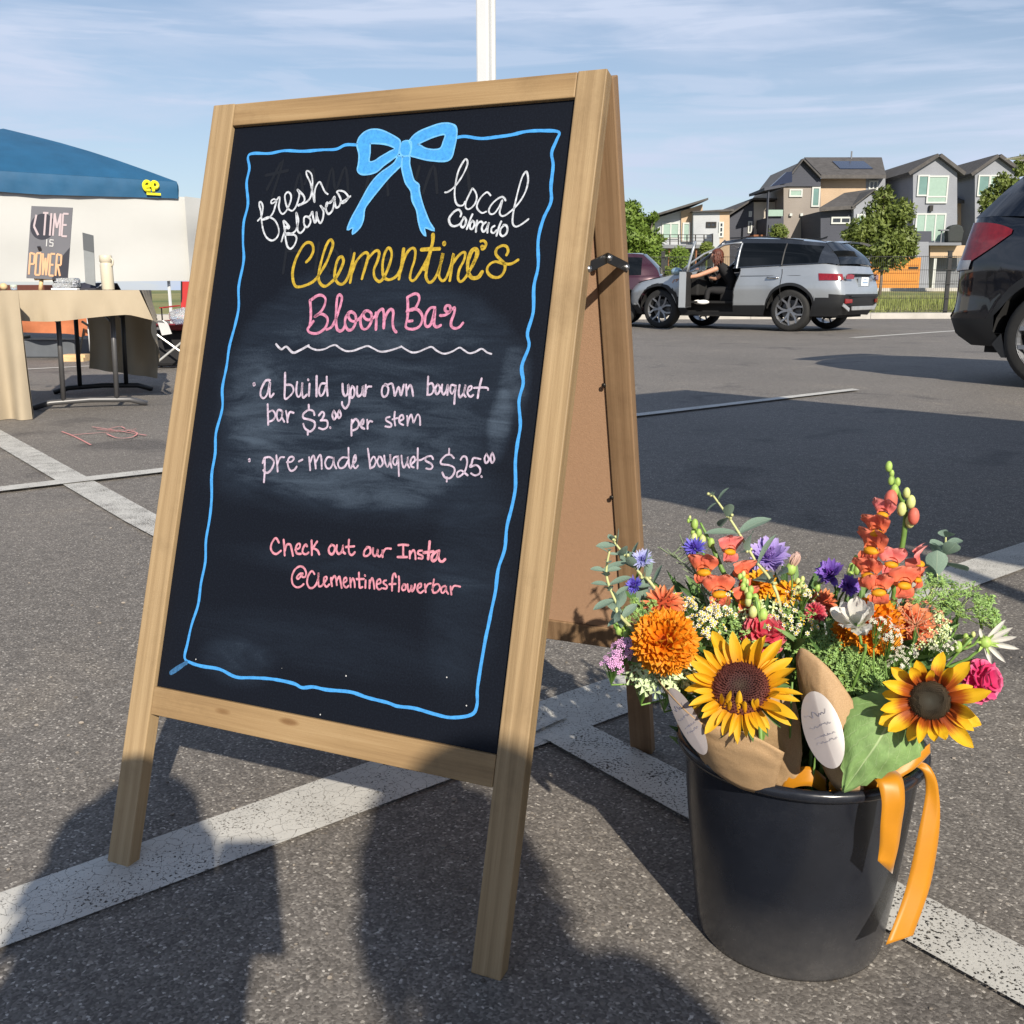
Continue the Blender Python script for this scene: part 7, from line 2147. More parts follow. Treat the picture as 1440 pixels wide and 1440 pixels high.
def standing(label, P, yaw, H_=1.68, group=None):
    t = thing('person', label, 'person', P, yaw, group)
    k = H_ / 1.70
    J = {n: (V(p) * k, a * k, b_ * k) for n, (p, a, b_) in {
        'pelvis': ((0, 0, .95), .15, .105), 'waist': ((0, 0, 1.10), .125, .095), 'chest': ((0, 0, 1.30), .155, .11), 'neck0': ((0, .0, 1.43), .07, .065), 'neck': ((0, .01, 1.50), .05, .05),
        'hipL': ((.09, 0, .88), .095, .095), 'kneeL': ((.11, .02, .50), .060, .062), 'ankL': ((.12, 0, .09), .040, .045), 'toeL': ((.13, .17, .03), .04, .028),
        'hipR': ((-.09, 0, .88), .095, .095), 'kneeR': ((-.11, .02, .50), .060, .062), 'ankR': ((-.12, 0, .09), .040, .045), 'toeR': ((-.13, .17, .03), .04, .028),
        'shL': ((.185, 0, 1.38), .055, .055), 'elL': ((.23, -.01, 1.10), .042, .042), 'wrL': ((.17, .16, .98), .028, .026),
        'shR': ((-.185, 0, 1.38), .055, .055), 'elR': ((-.23, -.01, 1.10), .042, .042), 'wrR': ((-.17, .16, .98), .028, .026)}.items()}
    E_ = [('pelvis', 'waist'), ('waist', 'chest'), ('chest', 'neck0'), ('neck0', 'neck'), ('pelvis', 'hipL'), ('hipL', 'kneeL'), ('kneeL', 'ankL'), ('ankL', 'toeL'),
          ('pelvis', 'hipR'), ('hipR', 'kneeR'), ('kneeR', 'ankR'), ('ankR', 'toeR'), ('chest', 'shL'), ('shL', 'elL'), ('elL', 'wrL'), ('chest', 'shR'), ('shR', 'elR'), ('elR', 'wrR')]
    body('body', J, E_, M_denim, t)
    Mw = MW[t]
    head(t, Mw @ V((0, .02, 1.60 * k)), Mw.to_3x3() @ V((0, 1, -.1)), .10 * k, long_=True)
    for s in (1, -1): hand(t, Mw @ V((s * .165, .18, .96)) , Mw.to_3x3() @ V((-s * .3, .9, -.3)), Mw.to_3x3() @ V((0, .3, 1)), curl=1.2)
    return t


# two people behind the camera whose shadows fall across the foreground
standing('person standing in the sun behind the photographer, seen in the photo only as a shadow', (.605, -1.30, 0), radians(38), 1.65)
ph = thing('person', 'photographer crouching with a phone held low, seen in the photo only as a shadow', 'person', (-.05, -.40, 0), radians(52))
J = {'pelvis': ((0, -.06, .40), .14, .12), 'waist': ((0, -.01, .56), .125, .11), 'chest': ((.0, .02, .72), .14, .11), 'neck0': ((0, .02, .84), .07, .065), 'neck': ((.01, .03, .88), .05, .05),
     'hipL': ((-.09, -.03, .36), .09, .09), 'kneeL': ((-.12, .26, .46), .07, .07), 'ankL': ((-.12, .08, .09), .045, .05), 'toeL': ((-.12, .24, .03), .045, .03),
     'hipR': ((.09, -.03, .36), .09, .09), 'kneeR': ((.10, .22, .36), .07, .07), 'ankR': ((.10, .0, .07), .045, .05), 'toeR': ((.10, .16, .03), .045, .03),
     'shL': ((-.16, .03, .80), .055, .05), 'elL': ((-.16, .16, .60), .042, .042), 'wrL': ((-.02, .26, .66), .028, .026),
     'shR': ((.16, .05, .80), .055, .05), 'elR': ((.20, .20, .66), .040, .040), 'wrR': ((.26, .19, .70), .026, .026)}
body('body', {k_: (V(v_[0]), v_[1], v_[2]) for k_, v_ in J.items()},
     [('pelvis', 'waist'), ('waist', 'chest'), ('chest', 'neck0'), ('neck0', 'neck'), ('pelvis', 'hipL'), ('hipL', 'kneeL'), ('kneeL', 'ankL'), ('ankL', 'toeL'),
      ('pelvis', 'hipR'), ('hipR', 'kneeR'), ('kneeR', 'ankR'), ('ankR', 'toeR'), ('chest', 'shL'), ('shL', 'elL'), ('elL', 'wrL'), ('chest', 'shR'), ('shR', 'elR'), ('elR', 'wrR')], M_dark_cloth, ph)
head(ph, V((-.07, -.37, .985)), V((.2, 1, -.4)), .095, long_=True)
hand(ph, V((-.03, -.11, .69)), V((.3, .5, .8)), V((.4, -1, 0)), curl=.6)
pn = thing('phone', 'dark phone held behind the point of view', 'phone', (.0, -.03, .74))
mb = MB(); mb.cbox((-.012, -.030, .715), (.075, .009, .150)); mb.build('phone_body', M_black_metal, pn, bevel=.003)
# ------------------------------------------------------------------ cars
def lerp_tab(tab, x):
    if x <= tab[0][0]: return tab[0][1]
    for (a, b_), (c, d) in zip(tab, tab[1:]):
        if x <= c: return b_ + (d - b_) * (x - a) / (c - a)
    return tab[-1][1]


def car_paint(name, col, metal=.0, rough=.3, coat=1.0, spec=.5):
    m, nd, lk, b = newmat(name)
    b.inputs['Base Color'].default_value = (*col, 1)
    b.inputs['Metallic'].default_value = metal; b.inputs['Roughness'].default_value = rough
    b.inputs['Coat Weight'].default_value = coat; b.inputs['Coat Roughness'].default_value = .03
    t = nd.new('ShaderNodeTexCoord'); n = N(nd, 'ShaderNodeTexNoise', Scale=3.0, Detail=5.0); lk.new(t.outputs['Object'], n.inputs['Vector'])
    r = ramp(nd, [(.3, tuple(c * .93 for c in col)), (.7, tuple(min(1, c * 1.05) for c in col))]); lk.new(n.outputs['Fac'], r.inputs[0]); lk.new(r.outputs[0], b.inputs['Base Color'])
    return m


M_glass = mat('dark_car_glass', (.004, .005, .006), .06, var=.0, spec=.45)
M_tyre = mat('tyre_rubber', (.018, .018, .018), .8, var=.2, scale=12)
M_cladding = mat('dark_grey_cladding', (.014, .015, .017), .5, var=.1)
M_rim = mat('silver_alloy', (.30, .31, .33), .3, var=.05, metal=.8)
M_taillight = mat('red_lamp_lens', (.20, .004, .008), .12, var=.3, scale=20, spec=.7, coat=.6)
M_lampwhite = mat('clear_lamp_lens', (.42, .42, .43), .15, var=.1, scale=30, coat=.6)
M_interior = mat('car_interior', (.015, .015, .016), .8)


class Car:
    """body as two lofts (lower body, cabin). X forward from the rear bumper, Y left, Z up"""

    def __init__(s, S): s.__dict__.update(S)

    def round_end(s, q, L_):
        "plan-view narrowing near the two ends; q = distance from the nearer end"
        return 1 - s.endr * (1 - sqrt(1 - min(1, max(0, 1 - q / s.endl)) ** 2))

    def low(s, a, z):
        xr, xf = lerp_tab(s.rear, z), lerp_tab(s.front, z)
        X = xr + a * (xf - xr)
        w = lerp_tab(s.width, z) * s.round_end(min(X - xr, xf - X), s.L)
        for xc in (s.wr, s.wf):
            w += s.flare * exp(-((X - xc) / .42) ** 4) * exp(-((z - .72) / .28) ** 2)
        return X, w

    def zbot(s, X):
        z = s.sill
        for xc in (s.wr, s.wf):
            dx = X - xc
            if abs(dx) < s.ra: z = max(z, s.rw + sqrt(s.ra ** 2 - dx * dx) - .01)
        return z

    def ztop(s, X): return lerp_tab(s.belt, X)

    def cab(s, a, t):
        z0r, z0f = s.ztop(lerp_tab(s.rear, 1.0)), s.ztop(s.cabf[0][1])
        xr, xf = lerp_tab(s.cabr, t), lerp_tab(s.cabf, t)
        X = xr + a * (xf - xr)
        zb = s.ztop(X); zr = lerp_tab(s.roof, X)
        z = zb + (zr - zb) * t
        w = lerp_tab(s.cabw, t) * (1 - .16 * max(0, 1 - min(X - xr, (xf - X) * .8) / .5) ** 2)
        return V((X, w, z))


def wheel(t, car, x, side, S, spokes=5):
    y0 = side * (S['hw'] - .02)
    M = Matrix.Translation((x, y0, S['rw'])) @ Matrix.Rotation(-pi / 2 * side, 4, 'X')
    R_, w = S['rw'], S['tw']
    wh = bpy.data.objects.new('wheel', None); link(wh, t, MW[t] @ M)
    mb = MB(); mb.lathe([(R_ * .70, -w), (R_ * .93, -w), (R_, -w * .85), (R_, -w * .15), (R_ * .96, -.005), (R_ * .86, .008), (R_ * .70, .0)], 40)
    mb.build('tyre', M_tyre, wh, local=True, smooth=True)
    mb = MB(); mb.lathe([(R_ * .70, -w * .95), (R_ * .69, -w * .5), (R_ * .66, -.03), (R_ * .715, .004), (R_ * .73, -.004)], 40)
    r0 = R_ * .14
    mb.lathe([(0, -.020), (r0, -.022), (r0 * 1.1, -.05)], 16)
    for k in range(spokes):
        a = 2 * pi * k / spokes
        for s_ in (-1, 1):
            p0 = V((cos(a) * r0 * .8, sin(a) * r0 * .8, -.030)); a1 = a + s_ * .16; a2 = a + s_ * .36
            p1 = V((cos(a1) * R_ * .42, sin(a1) * R_ * .42, -.022)); p2 = V((cos(a2) * R_ * .70, sin(a2) * R_ * .70, -.012))
            mb.bar(p0, p1, R_ * .085, .02, side=(0, 0, 1)); mb.bar(p1, p2, R_ * .085, .02, side=(0, 0, 1))
    mb.build('rim', M_rim, wh, local=True)
    mb = MB(); mb.lathe([(0, -.12), (R_ * .5, -.12), (R_ * .5, -.10), (0, -.10)], 24); mb.build('brake_disc', mat('brake_grey', (.12, .12, .12), .4, metal=.5) if 'brake_grey' not in bpy.data.materials else bpy.data.materials['brake_grey'], wh, local=True)
    return wh


def build_car(name, label, P, heading, S, paint, door_gap=None, glass=M_glass, roofm=None, cat='car'):
    t = thing(name, label, cat, P, heading)
    c = Car(S); nx, nz = 150, 14
    mb = MB()
    for side in (1, -1):
        rows = []
        for i in range(nx + 1):
            a = i / nx; col = []
            X0, _ = c.low(a, .8)
            for j in range(nz + 1):
                zb = c.zbot(X0); zt = c.ztop(X0)
                z = zb + (zt - zb) * j / nz
                X, w = c.low(a, z)
                if j == nz: w -= .012
                col.append((X, side * w, z))
            rows.append(col)
        vs_ = [p for r in rows for p in r]; fs = []
        for i in range(nx):
            xm = (rows[i][6][0] + rows[i + 1][6][0]) / 2
            for j in range(nz):
                if door_gap and side == door_gap[2] and door_gap[0] < xm < door_gap[1] and j >= 1: continue
                q = (i * (nz + 1) + j, i * (nz + 1) + j + 1, (i + 1) * (nz + 1) + j + 1, (i + 1) * (nz + 1) + j)
                fs.append(q if side > 0 else tuple(reversed(q)))
        mlow = [0 if rows[0] is None else 0 for _ in fs]
        mb.add(vs_, fs)
        # lower cladding colour by height
        k0 = len(mb.f) - len(fs)
        for q in range(k0, len(mb.f)):
            zc = sum(mb.v[i][2] for i in mb.f[q]) / 4; xc_ = sum(mb.v[i][0] for i in mb.f[q]) / 4
            near = min(abs(sqrt((xc_ - xx) ** 2 + (zc - S['rw']) ** 2) - S['ra']) for xx in (S['wr'], S['wf']))
            if zc < S['clad'] or near < S.get('archw', .05) or (xc_ < S.get('rclx', 0) and zc < S.get('rclz', 0)): mb.m[q] = 1
    # ends and bonnet/boot top
    for a, rev in ((0, False), (1, True)):
        rows = []
        for j in range(nz + 1):
            z = S['sill'] + .02 + (c.ztop(c.low(a, .8)[0]) - S['sill'] - .02) * j / nz
            X, w = c.low(a, z)
            if j == nz: w -= .012
            rows.append([(X - (.05 if a == 0 else -.06) * (1 - u * u), w * u, z) for u in [-1 + k / 5 for k in range(11)]])
        b0 = len(mb.f); mb.grid(rows, uv=False)
        for q in range(b0, len(mb.f)):
            zc = sum(mb.v[i][2] for i in mb.f[q]) / 4
            if zc < (S.get('rclz', S['clad']) if a == 0 else S['clad'] + .08): mb.m[q] = 1
    rows = []
    for i in range(nx + 1):
        X, w = c.low(i / nx, .9); z = c.ztop(X); w = c.low(i / nx, z)[1] - .012; X = c.low(i / nx, z)[0]
        rows.append([(X, w * u, z + .045 * (1 - u ** 4)) for u in [-1 + k / 6 for k in range(13)]])
    if not door_gap: mb.grid(rows, uv=False)
    else: mb.grid([r for r in rows if r[0][0] > S['cabf'][0][1] - .15], uv=False); mb.grid([r for r in rows if r[0][0] < .5], uv=False)
    mb.build('body', [paint, M_cladding], t, local=True, smooth=True)
    # cabin shell: roof and pillars painted, windows as separate panes
    mb = MB(); na, nt_ = 60, 8
    for side in (1, -1):
        g_ = [[tuple(V((p.x, p.y * side, p.z))) for p in [c.cab(i / na, j / nt_) for j in range(nt_ + 1)]] for i in range(na + 1)]
        vs_ = [p for r in g_ for p in r]; fs = []
        for i in range(na):
            for j in range(nt_):
                a_ = (i + .5) / na; t_ = (j + .5) / nt_
                xm = g_[i][j][0]
                win = any(x0 < xm < x1 and t_ < S['wt'] for x0, x1 in S['open'] if side == (door_gap[2] if door_gap else 0))
                if win: continue
                fs.append((i * (nt_ + 1) + j, i * (nt_ + 1) + j + 1, (i + 1) * (nt_ + 1) + j + 1, (i + 1) * (nt_ + 1) + j))
        mb.add(vs_, fs)
    # roof, rear and front glass surfaces
    top = [[V((p.x, p.y * u, p.z + .035 * (1 - u * u))) for u in [-1 + k / 5 for k in range(11)]] for p in [c.cab(i / na, 1) for i in range(na + 1)]]
    mb.grid(top, uv=False)
    mb.build('cabin', [roofm or paint], t, local=True, smooth=True)
    for a, nm in ((0, 'rear_window'), (1, 'windscreen')):
        m2 = MB(); m2.grid([[V((c.cab(a, t_).x - (.04 if a == 0 else -.05) * (1 - u * u), c.cab(a, t_).y * u * .97, c.cab(a, t_).z + .02 * (1 - u * u))) for u in [-1 + k / 5 for k in range(11)]] for t_ in [j / 8 for j in range(9)]], uv=False)
        if a == 0 or not door_gap: m2.build(nm, glass, t, local=True, smooth=True)
        else:
            m2.build(nm, M_clearglass, t, local=True, smooth=True)
    for side in (1, -1):
        for (x0, x1) in S['win']:
            if door_gap and side == door_gap[2] and x0 < (door_gap[0] + door_gap[1]) / 2 < x1: continue
            g_ = []
            for i in range(13):
                r = []
                for j in range(7):
                    t_ = .05 + (S['wt'] - .05) * j / 6
                    xr, xf = lerp_tab(S['cabr'], t_), lerp_tab(S['cabf'], t_)
                    lo = max(x0, xr + .07); hi = min(x1, xf - .07)
                    X = lo + (hi - lo) * i / 12; a_ = (X - xr) / (xf - xr)
                    p = c.cab(a_, t_); r.append((p.x, (p.y + .006) * side, p.z))
                g_.append(r)
            m2 = MB(); m2.grid(g_, uv=False); m2.build('side_window', glass, t, local=True, smooth=True)
    # dark floor pan, inner wheel housings
    m2 = MB(); m2.box((.25, -S['hw'] + .30, .24), (S['L'] - .35, S['hw'] - .30, .50))
    m2.build('underbody', M_interior, t, local=True)
    for x in (S['wr'], S['wf']):
        for side in (1, -1):
            wheel(t, c, x, side, S)
            m2 = MB(); m2.lathe([(S['ra'] + .01, -.26), (S['ra'] + .01, .0)], 20, M=Matrix.Translation((x, side * (S['hw'] - .05), S['rw'])) @ Matrix.Rotation(-pi / 2 * side, 4, 'X'), a0=0, a1=2 * pi)
            m2.box((x - S['ra'], side * (S['hw'] - .32) - .01, .2), (x + S['ra'], side * (S['hw'] - .32) + .01, S['rw'] + S['ra']))
            m2.v = [(p[0], p[1], max(.40, min(p[2], c.ztop(p[0]) - .04))) for p in m2.v]
            m2.build('wheel_housing', M_interior, t, local=True)
    return t, c


M_clearglass = mat('clear_car_glass', (.9, .95, .95), .02, var=0, trans=1.0, ior=1.1, alpha=.35)
SA = dict(L=4.37, hw=.95, rw=.365, ra=.44, tw=.24, wr=.93, wf=3.59, sill=.27, clad=.44, flare=.030, endr=.20, endl=.48, archw=.045, rclx=.55, rclz=.62,
          rear=[(.25, .16), (.45, .03), (.62, .0), (.80, .03), (1.0, .10), (1.2, .20)], front=[(.25, 4.22), (.5, 4.36), (.7, 4.35), (.85, 4.22), (.98, 4.05), (1.2, 3.9)],
          width=[(.25, .86), (.45, .92), (.75, .945), (.95, .925), (1.15, .87)], belt=[(0, 1.12), (.3, 1.17), (1.5, 1.13), (3.0, 1.06), (3.4, 1.02), (4.1, .88), (4.3, .80)],
          cabr=[(0, .14), (.35, .20), (.7, .34), (1, .50)], cabf=[(0, 3.22), (.5, 2.86), (1, 2.42)], roof=[(.1, 1.45), (.5, 1.52), (1.2, 1.60), (2.0, 1.64), (2.45, 1.61), (3.2, 1.2)],
          cabw=[(0, .88), (.5, .80), (1, .64)], wt=.84, win=[(.48, 1.12), (1.16, 1.98), (2.04, 2.95)], open=[(2.06, 2.92)])
M_silver = car_paint('silver_blue_paint', (.38, .405, .43), metal=.5, rough=.30)
hd = Vector((-.765, .643))
head_a = atan2(hd.y, hd.x)
# rear left wheel contact at pixel (1110,467); place by it
RWp = at(1112, 441, 17.95); RWp.z = 0
S_ = SA; dirx = V((cos(head_a), sin(head_a), 0)); diry = V((-sin(head_a), cos(head_a), 0))
Pcar = RWp - dirx * S_['wr'] - diry * (S_['hw'] - .1)
ta, ca = build_car('parked_car', 'silver SUV parked with its driver door open and a person leaning out', Pcar, head_a, SA, M_silver, door_gap=(2.03, 3.02, 1), roofm=car_paint('dark_roof_paint', (.045, .052, .065), metal=.5, rough=.22))
MA = MW[ta]
L_ = lambda mb, n, m, **k: mb.build(n, m, ta, local=True, **k)
# door gap lines, handles, mirror, lamps, plate, spoiler
for x in (1.12, 2.03):
    mb = MB(); pts_ = []
    for j in range(9):
        z = .46 + (1.08 - .46) * j / 8; q = .12 * max(0, (.75 - z)) if x < 1.5 else 0
        a = (x - q * 1.5 - .02) / 4.33; X, w = ca.low(a, z); pts_.append((X, w + .002, z))
    mb.tube(pts_, .006, 5); L_(mb, 'door_seam', M_interior)
mb = MB(); q_ = [ca.low((x - .03) / 4.3, .98) for x in (.35, .8, 1.4, 2.0)]; mb.tube([(X, w + .003, .965) for X, w in q_], .006, 5); L_(mb, 'crease_line', M_cladding)
for x in (1.32,):
    X, w = ca.low((x - .05) / 4.3, .93); mb = MB(); mb.tube([(X - .11, w + .0, .93), (X - .08, w + .035, .93), (X + .08, w + .035, .935), (X + .11, w + .0, .935)], .014, 7); L_(mb, 'door_handle', mat('chrome', (.6, .6, .6), .15, metal=1.0), smooth=True)
for side in (1, -1):
    mb = MB(); g_ = []
    for i in range(9):
        u = i / 8; r = []
        for j in range(4):
            z = .885 + .10 * j / 3 - .02 * u * (j == 0) + .015 * u
            a = .002 + u * .085; X, w = ca.low(a, z); r.append((X - .004 - .03 * (1 - u), (w + .010) * side, z))
        g_.append(r)
    mb.grid(g_, uv=False)
    mb.grid([[(-.03 + .04 * (1 - k / 5), (ca.low(0, z)[1] * (1 - .32 * k / 5)) * side, z) for z in (.90, .94, .98)] for k in range(6)], uv=False)
    L_(mb, 'tail_light', M_taillight, smooth=True)
    mb = MB(); X, w = ca.low(.004, .93); mb.prism([(X - .050, side * (w * .93), .905), (X - .050, side * (w * .78), .905), (X - .050, side * (w * .78), .955), (X - .050, side * (w * .93), .96)], (-.01, 0, 0)); L_(mb, 'reversing_lamp', M_lampwhite)
    mb = MB(); X, w = ca.low(.003, .52); mb.prism([(X - .025, side * (w * .96), .49), (X - .06, side * (w * .68), .50), (X - .06, side * (w * .68), .56), (X - .025, side * (w * .96), .57)], (-.012, 0, 0)); L_(mb, 'rear_reflector', M_taillight)
    mb = MB(); mb.bar((.03, side * .76, .47), (.0, side * .56, .38), .06, .02, side=(1, 0, 0)); L_(mb, 'exhaust_trim', mat('satin_silver', (.42, .43, .44), .35, metal=.5) if side == 1 else bpy.data.materials['satin_silver'])
mb = MB(); mb.box((-.048, -.50, .37), (-.01, .50, .44)); L_(mb, 'skid_plate', bpy.data.materials['satin_silver'], bevel=.01)
mb = MB(); mb.box((-.055, -.62, .60), (-.03, .62, .625)); L_(mb, 'bumper_seam', M_cladding)
mb = MB(); mb.box((-.03, -.55, .975), (.06, .55, .992)); L_(mb, 'tailgate_strip', M_cladding)
mb = MB(); mb.cbox((-.012, .0, .85), (.02, .50, .16)); pl_ = L_(mb, 'number_plate_panel', mat('plate_recess', (.30, .34, .39), .35, metal=.4))
mb = MB(); mb.cbox((-.030, .0, .86), (.008, .32, .15)); L_(mb, 'number_plate', mat('white_plate', (.72, .75, .78), .4, var=.06, scale=30), bevel=.004)
mb = MB(); mb.cbox((-.036, .0, .845), (.004, .24, .025)); mb.cbox((-.036, .0, .90), (.004, .12, .012)); L_(mb, 'plate_print', mat('plate_blue', (.25, .35, .5), .5))
mb = MB(); mb.grid([[(.34 - .10 * (j) - .04 * (1 - u * u), .64 * u, 1.525 + .03 * (1 - u * u) - .01 * j) for u in [-1 + k / 5 for k in range(11)]] for j in (0, 1, 2)], uv=False)
mb.grid([[(.14 - .04 * (1 - u * u) + .06 * j, .64 * u, 1.50 + .03 * (1 - u * u) - .02 * j) for u in [-1 + k / 5 for k in range(11)]] for j in (0, 1)], uv=False)
L_(mb, 'spoiler', M_silver, smooth=True)
mb = MB(); mb.prism([(.85, -.01, 1.59), (.72, -.01, 1.62), (.70, -.01, 1.66), (.80, -.01, 1.63), (1.05, -.01, 1.62)], (0, .02, 0)); L_(mb, 'roof_fin', M_cladding)
mb = MB(); mb.tube([(ca.cab(.2, 1).x, .60, 1.57), (1.6, .62, 1.655), (2.3, .62, 1.655)], .012, 6); L_(mb, 'roof_rail', M_cladding)
# window dividers
for x in (1.14, 2.01):
    mb = MB(); mb.tube([(lambda p: (p.x, p.y + .012, p.z))(ca.cab((x - lerp_tab(SA['cabr'], t_)) / (lerp_tab(SA['cabf'], t_) - lerp_tab(SA['cabr'], t_)), t_)) for t_ in (0, .3, .6, .84)], .014, 6); L_(mb, 'pillar_trim', M_cladding if x < 1.5 else M_silver)
for side in (1, -1):
    mb = MB(); mb.tube([V((p.x + .02, (p.y - .01) * side, p.z + .0)) for p in [ca.cab(1, q / 6) for q in range(7)]], .032, 7); L_(mb, 'windscreen_pillar', bpy.data.materials['dark_roof_paint'], smooth=True)
mb = MB(); mb.tube([V((x, ca.cab((x - .45) / 2.1, .86).y + .008, ca.cab((x - .45) / 2.1, .86).z)) for x in (2.03, 2.2, 2.4, 2.55)] + [V((2.75, .77, 1.38)), V((3.0, .86, 1.20)), V((3.12, .90, 1.08))], .02, 6); L_(mb, 'door_frame', M_silver, smooth=True)
# cabin inside
mb = MB(); mb.box((.6, -.80, .48), (3.4, .78, .52)); L_(mb, 'floor', M_interior)
for y in (.36, -.36):
    mb = MB(); mb.box((1.95, y - .25, .50), (2.48, y + .25, .72)); mb.box((1.82, y - .24, .62), (2.02, y + .24, 1.22)); mb.box((1.84, y - .13, 1.22), (1.96, y + .13, 1.40)); L_(mb, 'seat', M_interior, bevel=.03)
mb = MB(); mb.box((2.85, -.78, .62), (3.25, .78, 1.00)); L_(mb, 'dashboard', M_interior, bevel=.03)
mb = MB(); mb.lathe([(.17 + .015 * cos(a), .015 * sin(a)) for a in [2 * pi * k / 8 for k in range(9)]], 24, M=Matrix.Translation((2.78, .38, .98)) @ Matrix.Rotation(radians(-65), 4, 'Y')); L_(mb, 'steering_wheel', M_interior, smooth=True)
mb = MB(); mb.box((.62, -.86, .5), (.66, .84, 1.1)); L_(mb, 'rear_bulkhead', M_interior)
# the open door, hinged at the front of the opening
hz_ = V((3.02, .93, 0)); ang = radians(66)
Md = MA @ Matrix.Translation(hz_) @ Matrix.Rotation(-ang, 4, 'Z')
dr = bpy.data.objects.new('open_door', None); link(dr, ta, Md)
mb = MB(); g_ = []
for i in range(9):
    u = -1.0 * i / 8; r = []
    for j in range(8):
        z = .42 + (1.04 - .42) * j / 7; r.append((u, .015 * sin(pi * j / 7), z))
    g_.append(r)
mb.grid(g_, uv=False); mb.build('door_skin', M_silver, dr, local=True, smooth=True)
mb = MB(); mb.grid([[(p[0], p[1] - .11, p[2]) for p in r] for r in g_], uv=False); mb.build('door_lining', M_interior, dr, local=True)
mb = MB(); mb.box((-1.0, -.11, .42), (-.985, .012, 1.04)); mb.box((-.985, -.11, .41), (0, .012, .425)); mb.build('door_edge', M_silver, dr, local=True)
fr_ = [(-.02, -.03, 1.03), (-.30, -.10, 1.28), (-.62, -.20, 1.50), (-.93, -.23, 1.52), (-1.0, -.12, 1.04)]
mb = MB(); mb.tube(catmull(fr_, 4), .022, 7); mb.build('window_frame', M_silver, dr, local=True, smooth=True)
mb = MB(); mb.add([fr_[0], fr_[1], fr_[2], fr_[3], fr_[4]], [(0, 1, 2, 3, 4)]); mb.build('door_glass', M_glass, dr, local=True)
mb = MB(); mb.ball((-.20, .16, 1.06), .10, 0, 14, 10, (.75, 1.05, .72)); mb.bar((-.16, .0, 1.0), (-.18, .12, 1.03), .06, .04); mb.build('wing_mirror', car_paint('mirror_blue', (.35, .50, .58), metal=.5), dr, local=True, smooth=True)
# driver: sitting sideways, leaning out, arm reaching the door pull
dv = thing('person', 'driver in black with curly brown hair leaning out of the open car door', 'person', MA @ V((2.2, .45, .5)), head_a)
Mi = MW[dv].inverted() @ MA
def pj(x, y, z): return Mi @ V((x, y, z))
J = {'pelvis': (pj(2.25, .38, .76), .17, .14), 'waist': (pj(2.32, .48, .92), .14, .12), 'chest': (pj(2.42, .58, 1.08), .16, .13), 'neck0': (pj(2.47, .64, 1.18), .07, .065), 'neck': (pj(2.50, .67, 1.23), .05, .05),
     'hipL': (pj(2.36, .48, .70), .09, .09), 'kneeL': (pj(2.66, .76, .72), .068, .068), 'ankL': (pj(2.62, .84, .52), .045, .045),
     'hipR': (pj(2.36, .28, .70), .09, .09), 'kneeR': (pj(2.74, .45, .74), .068, .068), 'ankR': (pj(2.82, .62, .50), .045, .045)}
body('body', J, [('pelvis', 'waist'), ('waist', 'chest'), ('chest', 'neck0'), ('neck0', 'neck'), ('pelvis', 'hipL'), ('hipL', 'kneeL'), ('kneeL', 'ankL'), ('pelvis', 'hipR'), ('hipR', 'kneeR'), ('kneeR', 'ankR')], M_dark_cloth, dv)
J = {'sh': (pj(2.45, .74, 1.12), .060, .055), 'el': (pj(2.75, .98, .98), .042, .040), 'wr': (pj(3.02, 1.14, .93), .028, .026)}
body('arm', J, [('sh', 'el'), ('el', 'wr')], M_skin, dv)
hand(dv, MA @ V((3.06, 1.16, .92)), MA.to_3x3() @ V((.8, .4, -.2)), MA.to_3x3() @ V((0, .3, 1)))
J = {'sh': (pj(2.38, .50, 1.10), .058, .055), 'el': (pj(2.62, .55, .92), .042, .040), 'wr': (pj(2.78, .50, .95), .028, .026)}
body('arm', J, [('sh', 'el'), ('el', 'wr')], M_skin, dv)
hand(dv, MA @ V((2.79, .50, .97)), MA.to_3x3() @ V((.6, 0, .5)), MA.to_3x3() @ V((1, 0, 0)), curl=1.2)
M_auburn = mat('auburn_curly_hair', (.10, .030, .018), .5, var=.7, scale=40, bump=.8, bscale=60)
head(dv, MA @ V((2.55, .66, 1.33)), MA.to_3x3() @ V((.75, .35, -.35)), .105, hair=M_auburn, long_=True, seed=4)
mb = MB(); C0 = MA @ V((2.56, .72, 1.40)); mb.tube([C0 + V((.10 * cos(a), .05 * sin(a), .02 + .03 * cos(a))) for a in [pi * k / 8 for k in range(9)]], .014, 6); mb.build('headband', mat('grey_headband', (.35, .36, .38), .5), dv, smooth=True)
for q in ((2.66, .90, .50), (2.88, .66, .50)):
    mb = MB(); Q = MA @ V(q); dd = (MA.to_3x3() @ V((.6, .8, 0))).normalized(); Ms = leafM(Q, dd, (0, 0, 1)); mb.ball((0, 0, 0), .10, 0, 14, 8, (.45, 1.25, .42), Ms); mb.build('shoe', mat('white_trainer', (.75, .75, .75), .6) if 'white_trainer' not in bpy.data.materials else bpy.data.materials['white_trainer'], dv, smooth=True)

